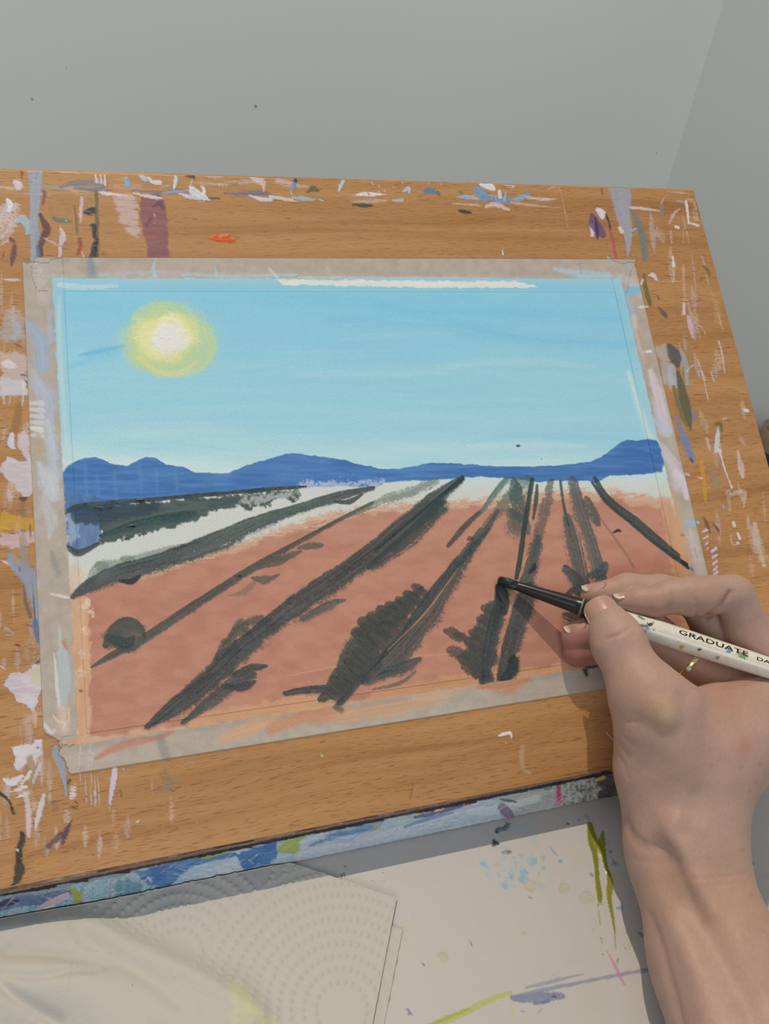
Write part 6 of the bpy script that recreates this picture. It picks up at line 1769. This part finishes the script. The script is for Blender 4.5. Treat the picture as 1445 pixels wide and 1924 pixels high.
BUMP = [(J(1243, 1334, ('d', 231.5), 6.2), J(1247, 1340, ('d', 231.5), 6.2))]

def chain(P, js, k=2.0):
    d = None
    for (a, ra), (b, rb) in zip(js[:-1], js[1:]):
        e = rc_sdf(P, a, b, ra, rb)
        d = e if d is None else smin(d, e, k)
    return d

def hand_sdf(P):
    palm = None
    for (a, ra), (b, rb) in PALM:
        e = rc_sdf(P, a, b, ra, rb)
        palm = e if palm is None else smin(palm, e, 7.0)
    for (a, ra), (b, rb) in WEB:
        palm = smin(palm, rc_sdf(P, a, b, ra, rb), 7.0)
    arm = None
    for (a, ra), (b, rb) in ARM:
        e = rc_sdf(P, a, b, ra, rb)
        arm = e if arm is None else smin(arm, e, 9.0)
    body = smin(palm, arm, 9.0)
    for (a, ra), (b, rb) in TENDON:
        body = smin(body, rc_sdf(P, a, b, ra, rb), 5.0)
    for (a, ra), (b, rb) in BUMP:
        body = smin(body, rc_sdf(P, a, b, ra, rb), 6.0)
    th = chain(P, THUMB)
    body = smin(body, th, 9.0)
    idx, mid, rin, lit = chain(P, INDEX, 1.6), chain(P, MIDDLE), chain(P, RING), chain(P, LITTLE)
    f = smin(smin(idx, mid, 0.5), smin(rin, lit, 0.5), 0.5)
    near = smin(body, f, 3.0)
    # the tips stay apart from the thumb: blend only towards the roots
    tips = np.minimum(body, f)
    root = sstep(0, 1, (P @ AX_R - R0) / 14.0)
    return tips * (1 - root) + near * root

A_TIP, A_ROOT = Ph(1150, 1160, 18), Ph(1440, 1340, 34)
AX_R = (A_ROOT - A_TIP) / np.linalg.norm(A_ROOT - A_TIP)
R0 = A_TIP @ AX_R + 30.0

def surface_nets(vals, lo, step):
    nx, ny, nz = vals.shape
    ins = vals < 0
    c = [ins[i:nx - 1 + i, j:ny - 1 + j, k:nz - 1 + k] for i in (0, 1) for j in (0, 1) for k in (0, 1)]
    s = sum(x.astype(np.int8) for x in c)
    act = (s > 0) & (s < 8)
    idx = np.full(act.shape, -1, np.int64)
    I = np.argwhere(act)
    idx[act] = np.arange(len(I))
    acc = np.zeros((len(I), 3))
    cnt = np.zeros(len(I))
    E = []
    for ax in range(3):
        o1, o2 = [q for q in range(3) if q != ax]
        for p in (0, 1):
            for q in (0, 1):
                a = [0, 0, 0]; a[o1] = p; a[o2] = q
                b = list(a); b[ax] = 1
                E.append((a, b, ax))
    for a, b, ax in E:
        va = vals[I[:, 0] + a[0], I[:, 1] + a[1], I[:, 2] + a[2]]
        vb = vals[I[:, 0] + b[0], I[:, 1] + b[1], I[:, 2] + b[2]]
        cr = (va < 0) != (vb < 0)
        t = np.where(cr, va / np.where(cr, va - vb, 1), 0)
        p = np.array(a, float)[None] + 0
        p = np.repeat(p, len(I), 0)
        p[:, ax] += t
        acc += np.where(cr[:, None], p, 0)
        cnt += cr
    V = lo + (I + acc / cnt[:, None]) * step
    quads = []
    for ax in range(3):
        o1, o2 = (ax + 1) % 3, (ax + 2) % 3
        sl0 = [slice(None)] * 3; sl1 = [slice(None)] * 3
        sl0[ax] = slice(0, -1); sl1[ax] = slice(1, None)
        e0, e1 = ins[tuple(sl0)], ins[tuple(sl1)]
        ch = np.argwhere(e0 != e1)
        keep = (ch[:, o1] > 0) & (ch[:, o2] > 0) & (ch[:, o1] < vals.shape[o1] - 1) & (ch[:, o2] < vals.shape[o2] - 1)
        ch = ch[keep]
        d1 = np.zeros(3, int); d1[o1] = 1
        d2 = np.zeros(3, int); d2[o2] = 1
        g = lambda z: idx[z[:, 0], z[:, 1], z[:, 2]]
        q = np.stack([g(ch - d1 - d2), g(ch - d2), g(ch), g(ch - d1)], 1)
        fl = e0[ch[:, 0], ch[:, 1], ch[:, 2]]
        q[~fl] = q[~fl][:, ::-1]
        quads.append(q)
    return V, np.concatenate(quads)

STEP = 0.72
allj = [p for g in (THUMB, INDEX, MIDDLE, RING, LITTLE) for p, r in g] + [j[0] for g in (PALM, ARM) for seg in g for j in seg]
lo = np.min(allj, 0) - 22
hi = np.max(allj, 0) + 22
hi[1] = min(hi[1], Pd(1400, 2130, 190)[1])
dims = np.ceil((hi - lo) / STEP).astype(int)
vals = np.full(dims, 9.0)
gyz = np.stack(np.meshgrid(np.arange(dims[1]), np.arange(dims[2]), indexing='ij'), -1).reshape(-1, 2)
# coarse pass first, fine only near the surface
CO = 4
cg = np.stack(np.meshgrid(*[np.arange(0, d + CO, CO) for d in dims], indexing='ij'), -1)
cv = hand_sdf(lo + cg.reshape(-1, 3) * STEP).reshape(cg.shape[:3])
need = np.abs(cv) < CO * STEP * 1.9
vals[:] = np.repeat(np.repeat(np.repeat(np.sign(cv), CO, 0), CO, 1), CO, 2)[:dims[0], :dims[1], :dims[2]] * 3.0
blk = np.argwhere(need)
off = np.stack(np.meshgrid(*[np.arange(-CO // 2, CO // 2 + 1)] * 3, indexing='ij'), -1).reshape(-1, 3)
pts = (blk[:, None] * CO + off[None]).reshape(-1, 3)
ok = np.all((pts >= 0) & (pts < dims), 1)
pts = pts[ok]
flat = np.unique(np.ravel_multi_index(pts.T, dims))
pts = np.stack(np.unravel_index(flat, dims), 1)
vals.ravel()[flat] = np.concatenate([hand_sdf(lo + p * STEP) for p in np.array_split(pts, max(1, len(pts) // 200000))])
HV, HQ = surface_nets(vals, lo, STEP)
del vals, cv, cg

def grad(P, e=0.25):
    g = np.stack([hand_sdf(P + e * np.eye(3)[k]) - hand_sdf(P - e * np.eye(3)[k]) for k in range(3)], 1)
    return g / (np.linalg.norm(g, axis=1)[:, None] + 1e-9)
HN = grad(HV)
hx, hy = HV[:, 0] / HV[:, 2] * FPX + CX, HV[:, 1] / HV[:, 2] * FPX + CY
facing = -(HN * (HV / np.linalg.norm(HV, axis=1)[:, None])).sum(1)
def seg_d(P, js):
    return np.min([rc_sdf(P, a[0], b[0], a[1], b[1]) for a, b in zip(js[:-1], js[1:])], 0)
dT, dI, dM, dR, dL = (seg_d(HV, j) for j in (THUMB, INDEX, MIDDLE, RING, LITTLE))
dP = np.min([rc_sdf(HV, a[0], b[0], a[1], b[1]) for a, b in PALM + ARM + WEB + TENDON], 0)
DS = np.stack([dT, dI, dM, dR, dL, dP])
def owned(ks):
    o = [q for q in range(6) if q not in ks]
    if not o:
        return np.ones(len(HV))
    return np.clip(0.5 + (DS[o].min(0) - DS[list(ks)].min(0)) / 3.5, 0, 1)

disp = np.zeros(len(HV))
redness = np.zeros(len(HV))
def crease(pts, width, depth, owners, red=0.0):
    """a fold of the skin: pressed in along a line"""
    p = catmull(pts, 5)
    d = np.full(len(HV), 1e9)
    for k in range(len(p) - 1):
        e = p[k + 1] - p[k]
        t = np.clip(((hx - p[k, 0]) * e[0] + (hy - p[k, 1]) * e[1]) / (e @ e + 1e-9), 0, 1)
        d = np.minimum(d, np.hypot(hx - p[k, 0] - t * e[0], hy - p[k, 1] - t * e[1]))
    m = owned(owners) * (facing > 0.02)
    f = np.exp(-(d / width) ** 2) * m
    disp[:] -= depth * f
    redness[:] += red * f
T_, I_, M_, R_, L_, P_ = range(6)
crease([(1140, 1199), (1158, 1192), (1172, 1186), (1184, 1178)], 3.2, 0.34, [T_], 0.35)      # thumb joint
crease([(1130, 1207), (1150, 1196), (1168, 1194)], 2.6, 0.18, [T_], 0.15)
crease([(1258, 1106), (1262, 1128), (1256, 1148)], 4.0, 0.30, [I_], 0.25)                    # index joints
crease([(1308, 1126), (1311, 1140), (1308, 1158)], 3.5, 0.35, [I_], 0.25)
crease([(1372, 1112), (1358, 1134), (1338, 1152), (1328, 1160)], 4.5, 1.1, [I_, M_, P_], 0.6)
crease([(1362, 1290), (1400, 1284), (1445, 1272)], 5, 0.25, [P_], 0.2)
crease([(1290, 1306), (1330, 1312), (1380, 1308), (1430, 1296)], 6, 0.12, [P_], 0.1)         # web
crease([(1165, 1348), (1180, 1356), (1200, 1358)], 3, 0.25, [P_, T_], 0.15)
crease([(1162, 1368), (1172, 1384), (1190, 1400)], 3, 0.22, [P_], 0.10)
crease([(1161, 1392), (1172, 1408), (1182, 1424)], 3, 0.20, [P_], 0.08)
crease([(1163, 1420), (1174, 1440), (1180, 1460)], 3, 0.18, [P_], 0.08)
crease([(1174, 1532), (1184, 1560), (1204, 1582), (1232, 1592)], 7, 0.6, [P_], 0.2)         # fold at the base of the thumb
crease([(1178, 1560), (1190, 1582), (1214, 1598)], 4, 0.30, [P_], 0.15)
crease([(1180, 1612), (1230, 1622), (1270, 1616)], 5, 0.18, [P_], 0.05)
crease([(1300, 1650), (1350, 1648), (1400, 1640)], 3, 0.22, [P_], 0.18)                       # wrist lines
crease([(1330, 1664), (1370, 1660), (1408, 1662)], 3, 0.12, [P_], 0.05)
for q in range(16):
    y_ = 1560 + q * 8.5
    crease([(1318 + q, y_ + 4), (1352, y_ + 1), (1398, y_ - 3)], 2.2, 0.07, [P_], 0.0)
crease([(1262, 1580), (1282, 1600), (1302, 1640), (1322, 1680), (1340, 1712)], 20, -1.1, [P_])  # tendon ridge
crease([(1246, 1600), (1262, 1630), (1296, 1700), (1345, 1780), (1400, 1880), (1430, 1960)], 34, 2.3, [P_])  # hollow below it
crease([(1262, 1720), (1290, 1780), (1312, 1850), (1330, 1930)], 24, -1.1, [P_])
crease([(1222, 1720), (1240, 1770), (1262, 1850), (1282, 1930)], 9, 0.6, [P_], 0.15)             # narrow groove by the inner tendon
crease([(1310, 1500), (1300, 1540), (1290, 1560)], 22, 0.9, [P_])                              # snuffbox
crease([(1300, 1330), (1330, 1390), (1340, 1440)], 26, 0.9, [P_])
crease([(1240, 1332), (1247, 1342)], 26, -0.8, [0, 5])
crease([(1284, 1308), (1292, 1336), (1286, 1366)], 17, 0.8, [0, 5])
crease([(1196, 1352), (1236, 1378), (1268, 1384)], 18, 0.7, [0, 5])

HVd = HV + HN * disp[:, None]

# skin tones; some spots also carry shade in the colour
tone = np.tile(np.array((0.450, 0.298, 0.248)), (len(HV), 1))
def blush_and_shade(x, y, r, c, a, owners=None):
    w = a * np.exp(-((hx - x) ** 2 + (hy - y) ** 2) / r ** 2)
    if owners is not None:
        w = w * owned(owners)
    tone[:] = tone * (1 - w[:, None]) + np.array(c) * 0.74 * w[:, None]
blush_and_shade(1243, 1336, 26, (0.66, 0.50, 0.27), 0.65, [0, 5])
blush_and_shade(1205, 1330, 36, (0.56, 0.30, 0.22), 0.35, [0, 5])
blush_and_shade(1240, 1385, 40, (0.52, 0.29, 0.24), 0.40, [5])
blush_and_shade(1285, 1450, 70, (0.56, 0.33, 0.25), 0.35, [5])
blush_and_shade(1400, 1400, 17, (0.60, 0.26, 0.20), 0.55, [5])
blush_and_shade(1085, 1215, 60, (0.46, 0.18, 0.14), 0.8, [3, 4])  # natural redness, plus the hand's shade put into the colour
blush_and_shade(1080, 1240, 50, (0.42, 0.14, 0.10), 0.6, [4])  # little finger: redness darkened further with painted-in shade
blush_and_shade(1200, 1140, 40, (0.58, 0.29, 0.23), 0.55, [1])
blush_and_shade(1240, 1148, 30, (0.54, 0.25, 0.22), 0.45, [1])
blush_and_shade(1140, 1118, 50, (0.58, 0.30, 0.22), 0.45, [2])
blush_and_shade(1320, 1140, 50, (0.58, 0.30, 0.23), 0.35, [1])
blush_and_shade(1400, 1220, 50, (0.60, 0.32, 0.24), 0.40, [1, 5])
blush_and_shade(1365, 1300, 50, (0.60, 0.28, 0.19), 0.5, [5])
blush_and_shade(1300, 1250, 70, (0.50, 0.24, 0.16), 0.6, [2, 3, 4])
blush_and_shade(1310, 1565, 30, (0.46, 0.34, 0.27), 0.35, [5])
blush_and_shade(1320, 1500, 40, (0.50, 0.38, 0.29), 0.30, [5])
blush_and_shade(1180, 1260, 60, (0.58, 0.37, 0.28), 0.4, [0])
blush_and_shade(1270, 1660, 40, (0.58, 0.34, 0.20), 0.4, [5])
blush_and_shade(1380, 1700, 90, (0.60, 0.37, 0.25), 0.4, [5])
for x_, y_ in ((1392, 1440), (1428, 1436), (1408, 1486), (1396, 1596), (1412, 1682), (1340, 1440), (1420, 1470)):
    blush_and_shade(x_, y_, 3.2, (0.36, 0.20, 0.12), 0.5, [5])

mott = fbm(hx / 22, hy / 22 + HV[:, 2] * 0.1, 41, 3)[:, None]
tone *= 0.93 + 0.14 * mott
tone = tone * (1 - np.clip(redness, 0, 1)[:, None] * 0.5) + np.array((0.30, 0.12, 0.08)) * np.clip(redness, 0, 1)[:, None] * 0.5

SKIN, nt, b = mat_new('skin', 0.52, 0.32)
at = N(nt, 'ShaderNodeAttribute', attribute_type='GEOMETRY', attribute_name='paint')
co = coords(nt)
fn = noise(nt, mapping(nt, co, (1500, 700, 1500)), 1.0, 3)
nt.links.new(mixc(nt, 1.0, at.outputs['Color'], ramp(nt, fn, [(0.3, (0.95, 0.94, 0.93)), (0.7, (1.04, 1.04, 1.04))]), 'MULTIPLY'), b.inputs['Base Color'])
b.inputs['Subsurface Weight'].default_value = 0.25
b.inputs['Subsurface Radius'].default_value = (0.0022, 0.0009, 0.0005)
b.inputs['Subsurface Scale'].default_value = 1.0
vw = N(nt, 'ShaderNodeTexVoronoi', feature='DISTANCE_TO_EDGE')
vw.inputs['Scale'].default_value = 1.0
nt.links.new(mapping(nt, co, (1100, 1500, 1100)), vw.inputs['Vector'])
hgt = math_node(nt, 'ADD', math_node(nt, 'MULTIPLY', fn, 0.8), math_node(nt, 'MULTIPLY', vw.outputs['Distance'], 0.9))
bump(nt, b, hgt, 0.22, 0.00018)

hm = mesh_np('person', c2w(HVd), HQ)
at = hm.attributes.new('paint', 'FLOAT_COLOR', 'POINT')
at.data.foreach_set('color', np.c_[np.clip(tone, 0, 1), np.ones(len(tone))].astype(np.float32).ravel())
person = tag(link('person', hm, SKIN), 'bare right hand and forearm of a person, gripping the paintbrush over the painting', 'person')

def nail(px, py, h, n_dir, tip_dir, width, length, curve, white, lift=0.04):
    n0 = np.array(n_dir, float); n0 /= np.linalg.norm(n0)
    p = Ph(px, py, h)
    for _ in range(60):                                    # out from the bone to the skin
        p = p + n0 * max(0.02, -0.6 * float(hand_sdf(p[None])[0])) if float(hand_sdf(p[None])[0]) < 0 else p
    t0 = np.array(tip_dir, float)
    t0 -= n0 * (t0 @ n0)
    t0 /= np.linalg.norm(t0)
    s0 = np.cross(n0, t0)
    a, v = np.meshgrid(np.linspace(-1, 1, 15), np.linspace(-0.5, 0.5, 17))
    th = a * np.arcsin(min(0.98, width / 2 / curve))
    shape = np.where(v < -0.3, np.sqrt(np.clip(1 - ((-0.3 - v) / 0.24) ** 2 * 0.75, 0.05, 1)), np.where(v > 0.22, np.sqrt(np.clip(1 - ((v - 0.22) / 0.28) ** 2 * 0.72, 0.05, 1)), 1))
    th = th * shape
    P = p + n0 * 0.0 + (t0 * length) * (v[..., None] + 0.0) + s0 * (curve * np.sin(th))[..., None] + n0 * (curve * (np.cos(th) - 1) - 0.7 * (np.maximum(v, 0) * 1.4) ** 2 * length * 0.10 + lift)[..., None]
    top = P.reshape(-1, 3)
    bot = top - n0 * 0.4
    ny, nx = a.shape
    rim = np.r_[np.arange(nx), np.arange(1, ny) * nx + nx - 1, (ny - 1) * nx + np.arange(nx - 2, -1, -1), np.arange(ny - 2, 0, -1) * nx]
    k = np.arange(len(rim)); k2 = (k + 1) % len(rim); nn = len(top)
    me = mesh_np('fingernail', c2w(np.r_[top, bot[rim]]), np.r_[grid_quads(ny, nx), np.stack([rim[k], nn + k, nn + k2, rim[k2]], 1)])
    wv = sstep(0.5 - white, 0.5 - white + 0.05, v + 0.03 * (a ** 2)).ravel()
    colr = np.array((0.46, 0.27, 0.215)) * (1 - wv[:, None]) + np.array((0.62, 0.54, 0.43)) * wv[:, None]
    colr = np.r_[colr, colr[rim]]
    at = me.attributes.new('paint', 'FLOAT_COLOR', 'POINT')
    at.data.foreach_set('color', np.c_[colr, np.ones(len(colr))].astype(np.float32).ravel())
    o = link('fingernail', me, NAIL, person)
    return o
NAIL, nt, b = mat_new('nail', 0.30, 0.5)
at = N(nt, 'ShaderNodeAttribute', attribute_type='GEOMETRY', attribute_name='paint')
nt.links.new(at.outputs['Color'], b.inputs['Base Color'])
nail(1136, 1160, 22, (-0.40, -0.60, -0.69), (-0.25, -0.66, 0.70), 10.4, 10.0, 6.0, 0.0, 0.30)
nail(1178, 1131, 15.5, (-0.16, -0.95, -0.02), (-1.0, 0.16, 0.1), 6.0, 8.2, 3.6, 0.2, 0.08)
nail(1120, 1122, 7.5, (-0.22, -0.96, 0.02), (-1.0, 0.25, 0.2), 7.6, 8.0, 4.6, 0.22, 0.08)
nail(1088, 1198, 6.6, (-0.38, -0.90, -0.20), (-1.0, 0.30, 0.1), 7.2, 7.2, 4.8, 0.2, 0.08)


# ring on the ring finger
ra, rb = RING[2][0], RING[3][0]
axd = (RING[4][0] - RING[2][0]); axd /= np.linalg.norm(axd)
rcn = RING[3][0] - axd * 0.5
gold = plain('gold', (0.83, 0.62, 0.30), 0.22, 1.0, spec=0.5)
e1 = -rcn / np.linalg.norm(rcn)
e1 = e1 - axd * (e1 @ axd); e1 /= np.linalg.norm(e1)
e2 = np.cross(axd, e1)
def torus(name, R, wd, th, n=56, mm=10):
    vs, qs = [], []
    for i in range(n):
        a = 2 * np.pi * i / n
        er = np.cos(a) * e1 + np.sin(a) * e2
        for j in range(mm):
            b2 = 2 * np.pi * j / mm
            vs.append(rcn + er * (R + th * np.cos(b2)) + axd * wd * np.sin(b2))
    for i in range(n):
        for j in range(mm):
            qs.append((i * mm + j, i * mm + (j + 1) % mm, ((i + 1) % n) * mm + (j + 1) % mm, ((i + 1) % n) * mm + j))
    return mesh_np(name, c2w(np.array(vs)), qs)
fring = thing('finger_ring', 'thin gold finger ring with a pearl and clear stones on the ring finger', 'ring', tuple(c2w(rcn)))
link('band', torus('band', 7.55, 1.05, 0.45), gold, fring)
def gem(name, ang, lift, r, mat, flat=0.8, sub=2, slide=0.0):
    er = np.cos(ang) * e1 + np.sin(ang) * e2
    bm = bmesh.new()
    bmesh.ops.create_icosphere(bm, subdivisions=sub, radius=r)
    ctr = rcn + er * (7.55 + lift) + axd * slide
    for v in bm.verts:
        v.co = Vector(c2w(ctr + np.array(v.co)))
    return link(name, bm_mesh(name, bm, sub > 1), mat, fring)
pearl = plain('pearl', (0.78, 0.78, 0.76), 0.18, 0.0, 0.03, spec=0.7)
dia, nt, b = mat_new('clear_stone', 0.03, 0.8)
b.inputs['Base Color'].default_value = (0.92, 0.92, 0.95, 1)
b.inputs['Metallic'].default_value = 0.85
b.inputs['Roughness'].default_value = 0.08
A0 = 0.0
g0 = c2w(rcn)
gem('pearl', 0.25, 0.55, 0.85, pearl, sub=3)
for k_, a_k in enumerate((-0.10, -0.26, -0.42, -0.58)):
    for sl in (-0.45, 0.45):
        gem('stone', a_k, 0.45, 0.52, dia, sub=1, slide=sl)
